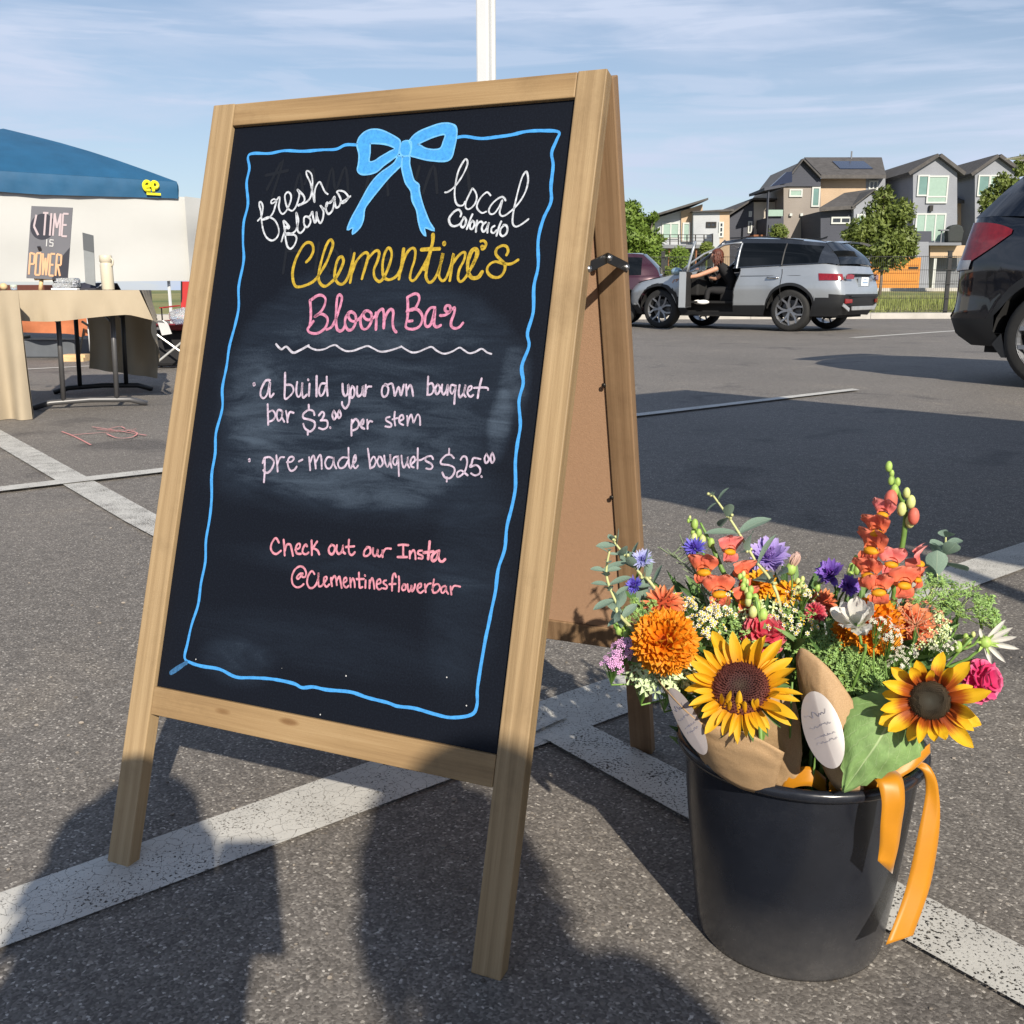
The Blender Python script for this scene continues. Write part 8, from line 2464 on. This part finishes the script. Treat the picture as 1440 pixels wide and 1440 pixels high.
# ---- black SUV at the right edge
SB = dict(L=4.75, hw=.96, rw=.375, ra=.455, tw=.25, wr=.87, wf=3.68, sill=.30, clad=.50, flare=.022, endr=.17, endl=.45, archw=.05, rclx=.60, rclz=.54,
          rear=[(.28, .20), (.38, .05), (.53, .0), (.56, .035), (.9, .05), (1.05, .09), (1.25, .13)], front=[(.25, 4.6), (.5, 4.75), (.8, 4.70), (1.0, 4.5), (1.2, 4.4)],
          width=[(.28, .88), (.5, .935), (.62, .95), (.66, .935), (.9, .955), (1.1, .94), (1.3, .90)], belt=[(0, 1.27), (.3, 1.28), (1.5, 1.20), (3.2, 1.06), (4.4, .98), (4.75, .9)],
          cabr=[(0, .13), (.4, .29), (.75, .45), (1, .58)], cabf=[(0, 3.55), (.5, 3.1), (1, 2.65)], roof=[(.1, 1.66), (.55, 1.73), (1.4, 1.77), (2.6, 1.75), (3.5, 1.3)],
          cabw=[(0, .92), (.5, .85), (1, .70)], wt=.84, win=[(.75, 1.30), (1.34, 2.25), (2.3, 3.2)], open=[])
M_blackpaint = car_paint('black_paint', (.003, .004, .008), metal=.0, rough=.12)
e1 = V((.66, -.75, 0)).normalized(); hb = atan2(e1.y, e1.x)
dyB = V((-sin(hb), cos(hb), 0))
# right rear wheel (side towards the camera) stands at about (4.16, 7.5)
Wp = V((4.06, 7.50, 0))
PB_ = Wp - e1 * SB['wr'] + dyB * (SB['hw'] - .1)
tB, cB = build_car('parked_car', 'glossy black SUV cut by the right photo edge with a red tail light', PB_, hb, SB, M_blackpaint)
Lb = lambda mb, n, m, **k: mb.build(n, m, tB, local=True, **k)
for side in (-1, 1):
    mb = MB(); g_ = []
    for i in range(15):
        u = i / 14; r = []
        for j in range(9):
            v_ = j / 8
            zl = .87 + .27 * u ** 1.2; zh = 1.24 - .01 * u - .06 * u ** 3
            z = zl + (zh - zl) * v_
            a = .0 + u * .088; X, w = cB.low(a, z); r.append((X - .012 * (1 - u), (w + .012) * side, z))
        g_.append(r)
    mb.grid(g_, uv=False)
    mb.grid([[(cB.low(0, z)[0] - .018, cB.low(0, z)[1] * (1 - .25 * k / 5) * side, z) for z in (.87, 1.0, 1.12, 1.23)] for k in range(6)], uv=False)
    Lb(mb, 'tail_light', M_taillight, smooth=True)
    mb = MB(); g_ = [[(cB.low(u * .030, z)[0] - .016 + .012 * u, (cB.low(u * .030, z)[1] + .015) * side, z) for z in (.872 + .012 * u, .90, .93, .955)] for u in (0, .2, .4, .6, .8, 1)]
    mb.grid(g_, uv=False); Lb(mb, 'reversing_lamp', M_lampwhite, smooth=True)
mb = MB(); mb.grid([[(.60 - .16 * j - .05 * (1 - u * u), .72 * u, 1.735 + .03 * (1 - u * u) - .012 * j) for u in [-1 + k / 5 for k in range(11)]] for j in (0, 1, 2)], uv=False)
mb.grid([[(.28 - .05 * (1 - u * u) + .12 * j, .72 * u, 1.705 + .03 * (1 - u * u) + .01 * (j)) for u in [-1 + k / 5 for k in range(11)]] for j in (0, 1)], uv=False)
Lb(mb, 'spoiler', M_blackpaint, smooth=True)
mb = MB(); mb.bar((.08, -.8, .64), (.08, .8, .64), .02, .03); Lb(mb, 'bumper_seam', M_cladding)
mb = MB(); mb.prism([(.30, -.70, .30), (.75, -.70, .22), (.75, .70, .22), (.30, .70, .30)], (0, 0, .12)); Lb(mb, 'rear_underpan', M_cladding)
mb = MB(); mb.prism([(.42, -.93, .32), (.50, -.93, .22), (.54, -.93, .22), (.48, -.93, .40)], (0, .3, 0)); Lb(mb, 'mud_flap', M_cladding)

# ---- dark maroon car behind, seen between the board and the silver SUV
SC_ = dict(SA); SC_.update(L=4.6, wf=3.75, roof=[(.1, 1.38), (.6, 1.43), (2.0, 1.47), (2.6, 1.44), (3.3, 1.1)], belt=[(0, 1.0), (3.0, .95), (3.5, .92), (4.3, .80), (4.6, .72)], front=[(.25, 4.45), (.5, 4.58), (.7, 4.56), (.85, 4.45), (.98, 4.25), (1.2, 4.1)], win=[(.5, 1.3), (1.34, 2.1), (2.15, 3.1)], clad=.30, archw=.012, rclx=0)
Pm = at(888, 440, 19.9); Pm.z = 0
hm = radians(180 - 12)
Pm = Pm + V((3.1, 1.2, 0)) - V((0.0, 0, 0))
Pm = at(905, 455, 20.6); Pm.z = 0
hm = radians(168)
M_maroon = car_paint('maroon_paint', (.045, .012, .022), metal=.3, rough=.25)
build_car('parked_car', 'dark maroon car parked behind the silver SUV', Pm + V((.55, .4, 0)), hm, SC_, M_maroon)
# ------------------------------------------------------------------ houses beyond the lot
def siding(name, col, rows=6.0, axis='Z', rough=.7):
    m, nd, lk, b = newmat(name)
    t = nd.new('ShaderNodeTexCoord'); sp = nd.new('ShaderNodeSeparateXYZ'); lk.new(t.outputs['Object'], sp.inputs[0])
    mu = N(nd, 'ShaderNodeMath', operation='MULTIPLY'); mu.inputs[1].default_value = rows; lk.new(sp.outputs[axis], mu.inputs[0])
    fr = N(nd, 'ShaderNodeMath', operation='FRACT'); lk.new(mu.outputs[0], fr.inputs[0])
    n1 = N(nd, 'ShaderNodeTexNoise', Scale=.8, Detail=5.0); lk.new(t.outputs['Object'], n1.inputs['Vector'])
    r = ramp(nd, [(.3, tuple(c * .9 for c in col)), (.7, tuple(min(1, c * 1.1) for c in col))]); lk.new(n1.outputs['Fac'], r.inputs[0]); lk.new(r.outputs[0], b.inputs['Base Color'])
    b.inputs['Roughness'].default_value = rough
    bp = N(nd, 'ShaderNodeBump', Strength=.6, Distance=.03); lk.new(fr.outputs[0], bp.inputs['Height']); lk.new(bp.outputs[0], b.inputs['Normal'])
    return m


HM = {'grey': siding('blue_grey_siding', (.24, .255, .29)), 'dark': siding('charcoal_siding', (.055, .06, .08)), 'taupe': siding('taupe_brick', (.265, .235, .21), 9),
      'tan': siding('tan_brick', (.50, .37, .25), 9), 'light': siding('light_grey_siding', (.40, .42, .44)), 'cream': siding('cream_stucco', (.42, .38, .32), 1), 'roof': mat('asphalt_shingle', (.080, .075, .073), .9, var=.25, scale=3, bump=.5, bscale=14),
      'white': mat('white_trim', (.48, .50, .48), .5, var=.03), 'pane': mat('window_glass', (.14, .24, .22), .06, var=.25, scale=.6, spec=.8), 'panedark': mat('window_glass_dark', (.03, .035, .04), .06, var=.2, spec=.8),
      'curtain': mat('pale_green_blind', (.26, .37, .31), .35, var=.06, coat=.6), 'orange': siding('orange_garage_panel', (.50, .20, .025), 1.9, rough=.5), 'garage': siding('grey_garage_panel', (.17, .18, .20), 1.9), 'black': M_black_metal,
      'wood': siding('cedar_boards', (.25, .10, .045), 7), 'solar': mat('solar_panel', (.012, .018, .045), .15, var=.1, spec=.8)}


class House:
    def __init__(s, label, D, x0):
        s.D = D
        s.t = thing('house', label, 'house', (s.X(x0), D, hill(D)), 0, 'houses behind the parking lot')

    def X(s, px, dy=0.0): return (px - 720) / 1400 * 0 + at(px, 330, s.D + dy).x
    def Z(s, py, dy=0.0): return at(1150, py, s.D + dy).z

    def P(s, px, py, dy=0.0):
        p = at(px, py, s.D + dy); return V((p.x, s.D + dy, p.z))

    def wall(s, pts, depth, m, dy=0.0, name='wall'):
        "front polygon in photo pixels extruded back"
        mb = MB(); P = [s.P(*q, dy) for q in pts]
        mb.prism(P, (0, depth, 0)); return mb.build(name, HM[m], s.t)

    def gable(s, xl, xm, xr, zt, ze, depth, dy=0.0, ov=.35, th=.22):
        "roof over a front-facing gable: two slabs"
        A, R_, B = s.P(xl, ze, dy), s.P(xm, zt, dy), s.P(xr, ze, dy)
        rf = None
        for a, b_ in ((A, R_), (B, R_)):
            d = (a - b_).normalized(); a2 = a + d * ov; mb = MB()
            up = V((-d.z, 0, d.x)); up = up if up.z > 0 else -up
            mb.prism([b_ - V((0, ov, 0)), a2 - V((0, ov, 0)), a2 - V((0, ov, 0)) + up * th, b_ - V((0, ov, 0)) + up * th], (0, depth + 2 * ov, 0)); mb.build('roof', HM['roof'], s.t)

    def window(s, x0, y0, x1, y1, dy=0.0, pane='pane', fw=.09, mull=(), mullh=(), frame='white'):
        a, c = s.P(x0, y0, dy), s.P(x1, y1, dy); xa, xb, zt, zb = a.x, c.x, a.z, c.z; y = a.y
        mb = MB()
        for bx_ in ((xa, zb, xb, zb + fw), (xa, zt - fw, xb, zt), (xa, zb + fw, xa + fw, zt - fw), (xb - fw, zb + fw, xb, zt - fw)): mb.box((bx_[0], y - .06, bx_[1]), (bx_[2], y + .04, bx_[3]))
        for q in mull: X = xa + (xb - xa) * q; mb.box((X - .04, y - .055, zb + fw), (X + .04, y + .035, zt - fw))
        for q in mullh: Z = zb + (zt - zb) * q; mb.box((xa + fw, y - .05, Z - .04), (xb - fw, y + .03, Z + .04))
        w = mb.build('window', HM[frame], s.t)
        mb = MB(); mb.box((xa + fw, y - .025, zb + fw), (xb - fw, y + .0, zt - fw)); mb.build('pane', HM[pane], w)
        return w

    def sidewin(s, X, ya, yb, z0, z1, pane='pane'):
        mb = MB(); mb.box((X - .05, ya, z0), (X + .03, yb, z1)); w = mb.build('window', HM['white'], s.t)
        mb = MB(); mb.box((X - .07, ya + .1, z0 + .1), (X - .052, yb - .1, z1 - .1)); mb.build('pane', HM[pane], w)


# house A: low mono-pitch, tan and light grey, terrace (925-1030)
h = House('light grey and tan house with a sloping roof and a railed terrace', 62, 975)
h.wall([(925, 405), (925, 306), (958, 296), (988, 288), (988, 405)], 7, 'light')
h.wall([(958, 340), (958, 297), (988, 287), (988, 340)], .12, 'tan', -.13)
h.wall([(975, 405), (975, 297), (1012, 297), (1012, 405)], 6, 'light', -.7)
h.wall([(1012, 405), (1012, 296), (1026, 296), (1026, 405)], 6, 'tan', -.7)
mb = MB(); mb.prism([h.P(918, 305, -1.2), h.P(996, 281, -1.2), h.P(996, 278, -1.2), h.P(918, 302, -1.2)], (0, 9, 0)); mb.build('roof', HM['roof'], h.t)
mb = MB(); mb.prism([h.P(974, 298, -1.0), h.P(1032, 297, -1.0), h.P(1032, 293.5, -1.0), h.P(1000, 295.5, -1.0), h.P(974, 297, -1.0)], (0, 6.5, 0)); mb.build('roof', HM['roof'], h.t)
h.window(931, 313, 955, 336, -.02, 'curtain', mull=(.5,)); h.window(960, 313, 970, 340, -.15, 'curtain'); h.window(993, 312, 1007, 320, -.72, 'panedark', mull=(.5,), frame='black')
h.window(1011, 312, 1017, 334, -.72, 'panedark', mullh=(.33, .66), frame='white')
mb = MB(); mb.prism([h.P(928, 344, -3), h.P(1003, 344, -3), h.P(1003, 349, -3), h.P(928, 349, -3)], (0, 3, 0)); mb.build('terrace_slab', HM['garage'], h.t)
mb = MB()
for px in range(930, 1003, 12): mb.bar(h.P(px, 344, -2.9), h.P(px, 330, -2.9), .06, .06)
for py in (330, 334.5, 339): mb.bar(h.P(929, py, -2.92), h.P(1002, py, -2.92), .04, .03)
mb.build('railing', HM['black'], h.t)
for px in (940, 978):
    mb = MB(); mb.cbox(h.P(px, 378, -2.7) , (.35, .35, 0.1)); mb.box(h.P(px - 1.5, 405, -2.8), h.P(px + 1.5, 349, -2.6)); mb.build('terrace_post', HM['wood'], h.t)
h.wall([(1003, 405), (1003, 328), (1011, 328), (1011, 405)], 2, 'light', -3)
h.window(966, 356, 985, 400, -.75, 'panedark', mull=(.5,)); 
# house B: dark mono slope + cream (1026-1100)
h = House('charcoal house with a steep single slope next to the roof deck', 66, 1060)
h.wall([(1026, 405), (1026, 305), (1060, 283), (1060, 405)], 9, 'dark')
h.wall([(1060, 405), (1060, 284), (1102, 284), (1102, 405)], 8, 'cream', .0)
mb = MB(); mb.prism([h.P(1024, 304, -.5), h.P(1060, 280.5, -.5), h.P(1104, 281.5, -.5), h.P(1104, 279, -.5), h.P(1060, 278, -.5), h.P(1024, 301, -.5)], (0, 10, 0)); mb.build('roof', HM['roof'], h.t)
h.window(1052, 311, 1057, 328, -.02, 'panedark'); h.window(1064, 310, 1070, 322, -.02, 'panedark', frame='black'); h.window(1053, 297, 1057, 305, -.02, 'panedark')
mb = MB(); mb.prism([h.P(1060, 330, -2.2), h.P(1104, 330, -2.2), h.P(1104, 334, -2.2), h.P(1060, 334, -2.2)], (0, 2.2, 0)); mb.build('balcony', HM['wood'], h.t)
# roof deck structure (1075-1105)
h = House('dark roof deck with thin posts and a solar canopy', 63, 1090)
for px in (1077,):
    mb = MB(); mb.box(h.P(px - 2, 405, -.1), h.P(px + 2, 268, .2)); mb.build('post', HM['dark'], h.t)
mb = MB(); mb.prism([h.P(1075, 268, -.3), h.P(1106, 262, -.3), h.P(1106, 259, -.3), h.P(1075, 264, -.3)], (0, 4, 0)); mb.build('deck_roof', HM['dark'], h.t)
mb = MB(); mb.prism([h.P(1084, 262, -.2), h.P(1106, 242, -.2), h.P(1114, 241, -.2), h.P(1114, 256, -.2)], (0, .3, 0)); mb.build('solar_canopy', HM['solar'], h.t)
h.wall([(1079, 405), (1079, 306), (1102, 303), (1102, 405)], 5, 'dark', .3)
mb = MB(); mb.box(h.P(1079, 304, .1), h.P(1101, 295, .15)); mb.build('deck_screen', HM['curtain'], h.t)
h.window(1081, 316, 1087, 340, .26, 'panedark', frame='dark')
# house C: big gable (taupe side, tan upper, long shingle roof)
h = House('large taupe and tan brick house with a long solar-panelled shingle roof', 64, 1160)
h.wall([(1102, 405), (1102, 262), (1130, 226), (1154, 250), (1154, 405)], 8, 'taupe')
h.wall([(1102, 262), (1130, 226), (1154, 250), (1154, 262)], .12, 'dark', -.13)
h.wall([(1153.6, 405), (1153.6, 251), (1218, 251), (1218, 405)], 8, 'tan', .4)
h.wall([(1217.6, 405), (1217.6, 250), (1245, 250), (1245, 405)], 8, 'grey', .4)
mb = MB(); A, B, C_, D_ = h.P(1155, 251, -.4), h.P(1246, 251, -.4), h.P(1240, 226, 4.6), h.P(1131, 225.5, 4.6)
C_.z = at(1240, 226, h.D + 4.6).z; D_.z = at(1131, 226, h.D + 4.6).z
mb.prism([A, B, C_, D_], (0, .05, .22)); mb.build('roof', HM['roof'], h.t)
mb = MB(); mb.prism([h.P(1154, 250, -.5), h.P(1130, 225, -.5), h.P(1100, 263, -.5), h.P(1099, 260.5, -.5), h.P(1130, 222.5, -.5), h.P(1156, 249, -.5)], (0, .6, 0)); mb.build('roof', HM['roof'], h.t)
def onroof(px, py):
    t_ = (251 - py) / 25.0; return at(px, py, h.D - .4 + 5.0 * t_) + V((0, -.12, .12))
sp_ = MB(); sp_.prism([onroof(1180, 242.5), onroof(1226, 242.5), onroof(1213, 232), onroof(1169, 232)], (0, -.05, .10)); sp_.build('solar_panel', HM['solar'], h.t)
mb = MB(); mb.tube([onroof(1196, 227), onroof(1196, 227) + V((0, 0, .5))], .05, 6); mb.build('vent_pipe', HM['garage'], h.t)
h.window(1110, 266, 1128, 277, -.03, 'curtain'); h.window(1142, 263, 1152, 291, -.03, 'pane'); h.window(1133, 309, 1152, 336, -.03, 'pane'); h.window(1222, 254, 1234, 267, .36, 'panedark', mull=(.5,))
mb = MB(); 
for px in (1112, 1127): mb.cbox(h.P(px, 302, -.1), (.16, .14, .16))
mb.build('wall_lamp', HM['white'], h.t)
# lower wing with its own gable
h = House('low charcoal wing with a small gable in front of the tan brick wall', 60, 1200)
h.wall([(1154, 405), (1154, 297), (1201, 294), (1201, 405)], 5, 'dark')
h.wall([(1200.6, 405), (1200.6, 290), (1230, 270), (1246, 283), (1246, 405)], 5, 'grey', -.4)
mb = MB(); A, B = h.P(1152, 297, -.6), h.P(1201, 294, -.6); C_ = at(1231, 270, h.D + 1.8); D_ = at(1187, 276, h.D + 3.0)
mb.prism([A, B, C_, D_], (0, 0, .2)); mb.build('roof', HM['roof'], h.t)
mb = MB(); mb.prism([h.P(1199, 292, -.7), h.P(1230, 268, -.7), h.P(1249, 284, -.7), h.P(1249, 282, -.7), h.P(1230, 266, -.7), h.P(1198, 290, -.7)], (0, 3, 0)); mb.build('roof', HM['roof'], h.t)
h.window(1169, 305, 1196, 315, -.03, 'panedark', mull=(.5,)); h.window(1205, 301, 1232, 330, -.43, 'curtain', mull=(.4,))
# garage block with orange door
h = House('garage block with an orange door behind the young tree', 58, 1260)
h.wall([(1196, 407), (1196, 340), (1306, 340), (1306, 407)], 6, 'grey')
mb = MB(); mb.box(h.P(1226, 407, -.06), h.P(1295, 362, -.02)); gd = mb.build('garage_door', HM['orange'], h.t)
for k in range(4):
    mb = MB(); z0 = h.P(1226, 407 - 11.2 * k - .6, -.1).z; z1 = h.P(1226, 407 - 11.2 * (k + 1) + .6, -.1).z
    mb.box((h.X(1226), h.D - .10, z0), (h.X(1295), h.D - .062, z1)); mb.build('panel', HM['orange'], gd)
mb = MB(); mb.box(h.P(1278, 378, -.14), h.P(1291, 375, -.105)); mb.build('letter_slot', HM['black'], h.t)
# towers
def tower(label, D, xs, rid, eave, yb, wins, low):
    h = House(label, D, xs[1])
    xl, xm, xr = xs
    h.wall([(xl, yb), (xl, eave[0]), (xm, rid), (xr, eave[1]), (xr, yb)], 9, 'grey')
    h.gable(xl, xm, xr, rid, (eave[0] + eave[1]) / 2, 9, th=.2)
    # left wall's shade painted as a charcoal sheet, a hand's breadth proud
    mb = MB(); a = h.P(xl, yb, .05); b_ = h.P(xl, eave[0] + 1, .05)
    mb.box((a.x - .10, a.y, a.z), (a.x - .004, a.y + 8.9, b_.z)); mb.build('side_shade_sheet', HM['dark'], h.t)
    for w in wins: h.window(*w)
    return h


h = tower('blue grey gabled townhouse with tall mint windows', 62, (1284, 1318, 1346), 221, (242, 243), 407,
          [(1291, 246, 1305, 276, -.03, 'pane'), (1305, 247, 1331, 286, -.05, 'curtain', .09, (), (.24,)), (1288, 300, 1327, 341, -.03, 'curtain', .09, (.33, .66))], 0)
mb = MB(); mb.cbox(h.P(1309, 293, -.12), (.2, .2, .35)); mb.build('wall_lamp', HM['black'], h.t)
mb = MB(); mb.prism([h.P(1281, 325, -2.2), h.P(1310, 325, -2.2), h.P(1310, 341, -2.2), h.P(1281, 341, -2.2)], (0, .12, 0)); mb.build('balcony_screen', HM['dark'], h.t)
mb = MB(); mb.prism([h.P(1281, 341, -2.2), h.P(1352, 341, -2.2), h.P(1352, 345, -2.2), h.P(1281, 345, -2.2)], (0, 2.2, 0)); mb.build('balcony_floor', HM['garage'], h.t)
h.wall([(1308, 407), (1308, 345), (1366, 345), (1366, 362), (1308, 362)][1:], .4, 'tan', -1.6)
mb = MB(); mb.box(h.P(1310, 407, -1.5), h.P(1308, 362, -.5)); mb.build('garage_pier', HM['white'], h.t)
mb = MB(); mb.box(h.P(1312, 407, -.30), h.P(1366, 362, -.1)); gd = mb.build('garage_door', HM['garage'], h.t)
for k in range(4):
    mb = MB(); z0 = h.P(1312, 407 - 11.2 * k - .6).z; z1 = h.P(1312, 407 - 11.2 * (k + 1) + .6).z
    mb.box((h.X(1312), h.D - .34, z0), (h.X(1366), h.D - .302, z1)); mb.build('panel', HM['garage'], gd)
h2 = tower('second blue grey gabled townhouse to the right of the first', 66, (1371, 1402, 1432), 221.5, (243, 244), 407,
           [(1376, 246, 1390, 276, -.03, 'pane'), (1392, 246, 1412, 286, -.05, 'curtain', .09, (), (.24,))], 0)
h3 = House('narrow tan brick link with a small window between the two townhouses', 68, 1350)
h3.wall([(1342, 407), (1342, 285), (1361, 285), (1361, 407)], 6, 'tan')
h3.wall([(1360.6, 407), (1360.6, 268), (1371, 268), (1371, 407)], 6, 'dark', .3)
mb = MB(); mb.prism([h3.P(1340, 286, -.5), h3.P(1362, 286, -.5), h3.P(1350, 272, 3.5), h3.P(1342, 272, 3.5)], (0, 0, .2)); mb.build('roof', HM['roof'], h3.t)
h3.window(1341, 302, 1346, 310, -.03, 'panedark')
gr = thing('barbecue_grill', 'covered black barbecue grill standing on the townhouse balcony', 'grill', (h.P(1343, 341, -1.2)))
gp = h.P(1343, 341, -1.2); mb = MB(); mb.prism([gp + V(q) for q in ((-.42, 0, 0), (.42, 0, 0), (.50, 0, .62), (.38, 0, .95), (.0, 0, 1.05), (-.38, 0, .92), (-.50, 0, .60))], (0, .55, 0)); mb.build('cover', mat('grill_cover', (.03, .035, .035), .8), gr, bevel=.1)
mb = MB(); mb.cbox(gp + V((-.75, 0, .7)), (.5, .4, .06)); mb.cbox(gp + V((-.85, 0, .35)), (.06, .06, .7)); mb.build('side_shelf', HM['garage'], gr)
# street in front of the garages
mb = MB(); mb.box((8, 52, .3), (60, 57, hill(54) + .04)); tag(mb.build('street', mat('street_asphalt', (.10, .10, .105), .85)), kind='structure')
mb = MB(); mb.box((8, 51.6, .3), (60, 52, hill(52) + .16)); tag(mb.build('far_kerb', M_conc), kind='structure')


# ------------------------------------------------------------------ trees
def leafmat(name, a, b_, c):
    m, nd, lk, bs = newmat(name)
    t = nd.new('ShaderNodeTexCoord'); n = N(nd, 'ShaderNodeTexNoise', Scale=1.6, Detail=6.0, Roughness=.75); lk.new(t.outputs['Object'], n.inputs['Vector'])
    r = ramp(nd, [(.28, a), (.5, b_), (.72, c)]); lk.new(n.outputs['Fac'], r.inputs[0]); lk.new(r.outputs[0], bs.inputs['Base Color'])
    bs.inputs['Roughness'].default_value = .55
    tr = nd.new('ShaderNodeBsdfTranslucent'); lk.new(r.outputs[0], tr.inputs['Color'])
    ms = nd.new('ShaderNodeMixShader'); ms.inputs[0].default_value = .3
    lk.new(bs.outputs[0], ms.inputs[1]); lk.new(tr.outputs[0], ms.inputs[2]); lk.new(ms.outputs[0], nd['Material Output'].inputs['Surface'])
    return m


M_lf1 = leafmat('elm_leaves', (.085, .115, .022), (.15, .195, .042), (.24, .29, .075))
M_lf2 = leafmat('bright_leaves', (.075, .13, .018), (.15, .23, .035), (.25, .35, .065))
M_bark = mat('grey_bark', (.16, .13, .11), .9, var=.3, scale=10, bump=.5)


def tree(label, base, lumps, n, ls, m, trunk_h, tr=.08, seed=0):
    "lumps: (dx, dy, z, r) ellipsoid clumps of leaves"
    rnd = random.Random(seed); t = thing('tree', label, 'tree', base, 0, 'young trees behind the lot'); B = V(base)
    mb = MB(); mb.tube([B, B + V((.03, 0, trunk_h * .5)), B + V((0, 0, trunk_h))], [tr, tr * .8, tr * .6], 9); mb.build('trunk', M_bark, t, smooth=True)
    mb = MB()
    for dx, dy, z, r in lumps: mb.tube([B + V((0, 0, trunk_h * .9)), B + V((dx * .5, dy * .5, (z + trunk_h) / 2)), B + V((dx, dy, z))], [tr * .5, tr * .3, tr * .12], 6)
    mb.build('limbs', M_bark, t, smooth=True)
    tot = sum(r ** 2 for *_, r in lumps); mb = MB()
    for dx, dy, z, r in lumps:
        for i in range(int(n * r ** 2 / tot)):
            d = V((rnd.gauss(0, 1), rnd.gauss(0, 1), rnd.gauss(0, 1))).normalized()
            q = r * rnd.uniform(.25, 1.06) ** .6 * (1 + .28 * noise.noise(d * 2.2 + V((dx, z, seed))))
            c = B + V((dx, dy, z)) + V((d.x * q, d.y * q, d.z * q * .9))
            a = V((rnd.gauss(0, 1), rnd.gauss(0, 1), rnd.gauss(0, 1))).normalized(); b2 = a.cross(d + V((.1, .2, .3))).normalized()
            s = ls * rnd.uniform(.6, 1.3)
            mb.add([c - a * s, c + b2 * s * .45, c + a * s, c - b2 * s * .45], [(0, 1, 2, 3)])
    tag(mb.build('crown', m, t), kind='stuff')
    return t


# centre tree (1180-1300), at about 40 m
D = 40.0; kx = D / 1400
P = at(1237, 412, D); base = (P.x, D, hill(D))
def lump(px, py, rpx, dy=0): q = at(px, py, D); return (q.x - base[0], dy, q.z - base[2], rpx * kx * 1.06)
tree('young leafy tree with a pointed crown in front of the orange garage door', base,
     [lump(1243, 275, 13), lump(1238, 295, 18, .3), lump(1262, 300, 19, -.3), lump(1232, 318, 20), lump(1252, 322, 24, .4), lump(1207, 322, 17, -.2), lump(1192, 330, 9), lump(1270, 335, 20), lump(1235, 345, 26, -.4),
      lump(1255, 355, 24), lump(1215, 348, 17, .3), lump(1280, 352, 12), lump(1240, 370, 14)], 7600, .105, M_lf1, 1.3, .07, 3)
D = 33.0; kx = D / 1400
P = at(898, 420, D); base = (P.x, D, hill(D))
tree('broad bright green tree just right of the chalkboard', base,
     [lump(885, 300, 18), lump(900, 318, 20, .4), lump(880, 330, 24, -.4), lump(912, 340, 20), lump(895, 350, 26, .5), lump(915, 360, 18, -.4), lump(880, 368, 26), lump(905, 378, 22, .3), lump(920, 305, 7), lump(862, 345, 26), lump(925, 385, 10),
      lump(845, 330, 30), lump(850, 370, 26)], 15000, .085, M_lf2, 1.0, .10, 5)
D = 46.0; kx = D / 1400
P = at(1412, 412, D); base = (P.x, D, hill(D))
tree('sparse young tree in front of the second townhouse', base,
     [lump(1410, 255, 12), lump(1400, 275, 14, .3), lump(1425, 262, 13), lump(1390, 295, 12), lump(1418, 290, 18, -.3), lump(1382, 282, 6), lump(1405, 310, 14), lump(1435, 240, 8)], 3200, .11, M_lf1, 2.6, .06, 8)
D = 70.0; kx = D / 1400
P = at(1438, 412, D); base = (P.x, D, hill(D))
tree('dark tree far behind the second townhouse', base, [lump(1438, 228, 10), lump(1425, 236, 6)], 900, .14, M_lf1, 7.0, .12, 9)
D = 56.0; kx = D / 1400
for i, (px, py, r, lab) in enumerate(((1095, 328, 12, 'round shrub tree in front of the roof deck'), (955, 362, 14, 'green shrub under the terrace of the light house'), (994, 350, 9, 'small shrub beside the terrace post'), (945, 385, 12, 'low shrub beside the broad bright tree'), (1322, 403, 7, 'flowering bush by the grey garage door'))):
    P = at(px, py + r * 1.1, D); base = (P.x, D - (3 if i == 4 else 0), hill(D))
    q = at(px, py, D)
    t = thing('shrub', lab, 'shrub', base); rnd = random.Random(i); mb = MB(); C0 = V((q.x, base[1], q.z))
    for k in range(900):
        d = V((rnd.gauss(0, 1), rnd.gauss(0, 1), rnd.gauss(0, 1))).normalized() * r * kx * rnd.uniform(.3, 1.1)
        c = C0 + d; a = V((rnd.gauss(0, 1), rnd.gauss(0, 1), rnd.gauss(0, 1))).normalized(); b2 = a.orthogonal().normalized(); s = .10
        mb.add([c - a * s, c + b2 * s * .5, c + a * s, c - b2 * s * .5], [(0, 1, 2, 3)])
    mb.tube([V(base), C0], .05, 6)
    tag(mb.build('foliage', M_lf1 if i != 1 else M_lf2, t), kind='stuff')
# dark hedge line to the far left under the blue tent
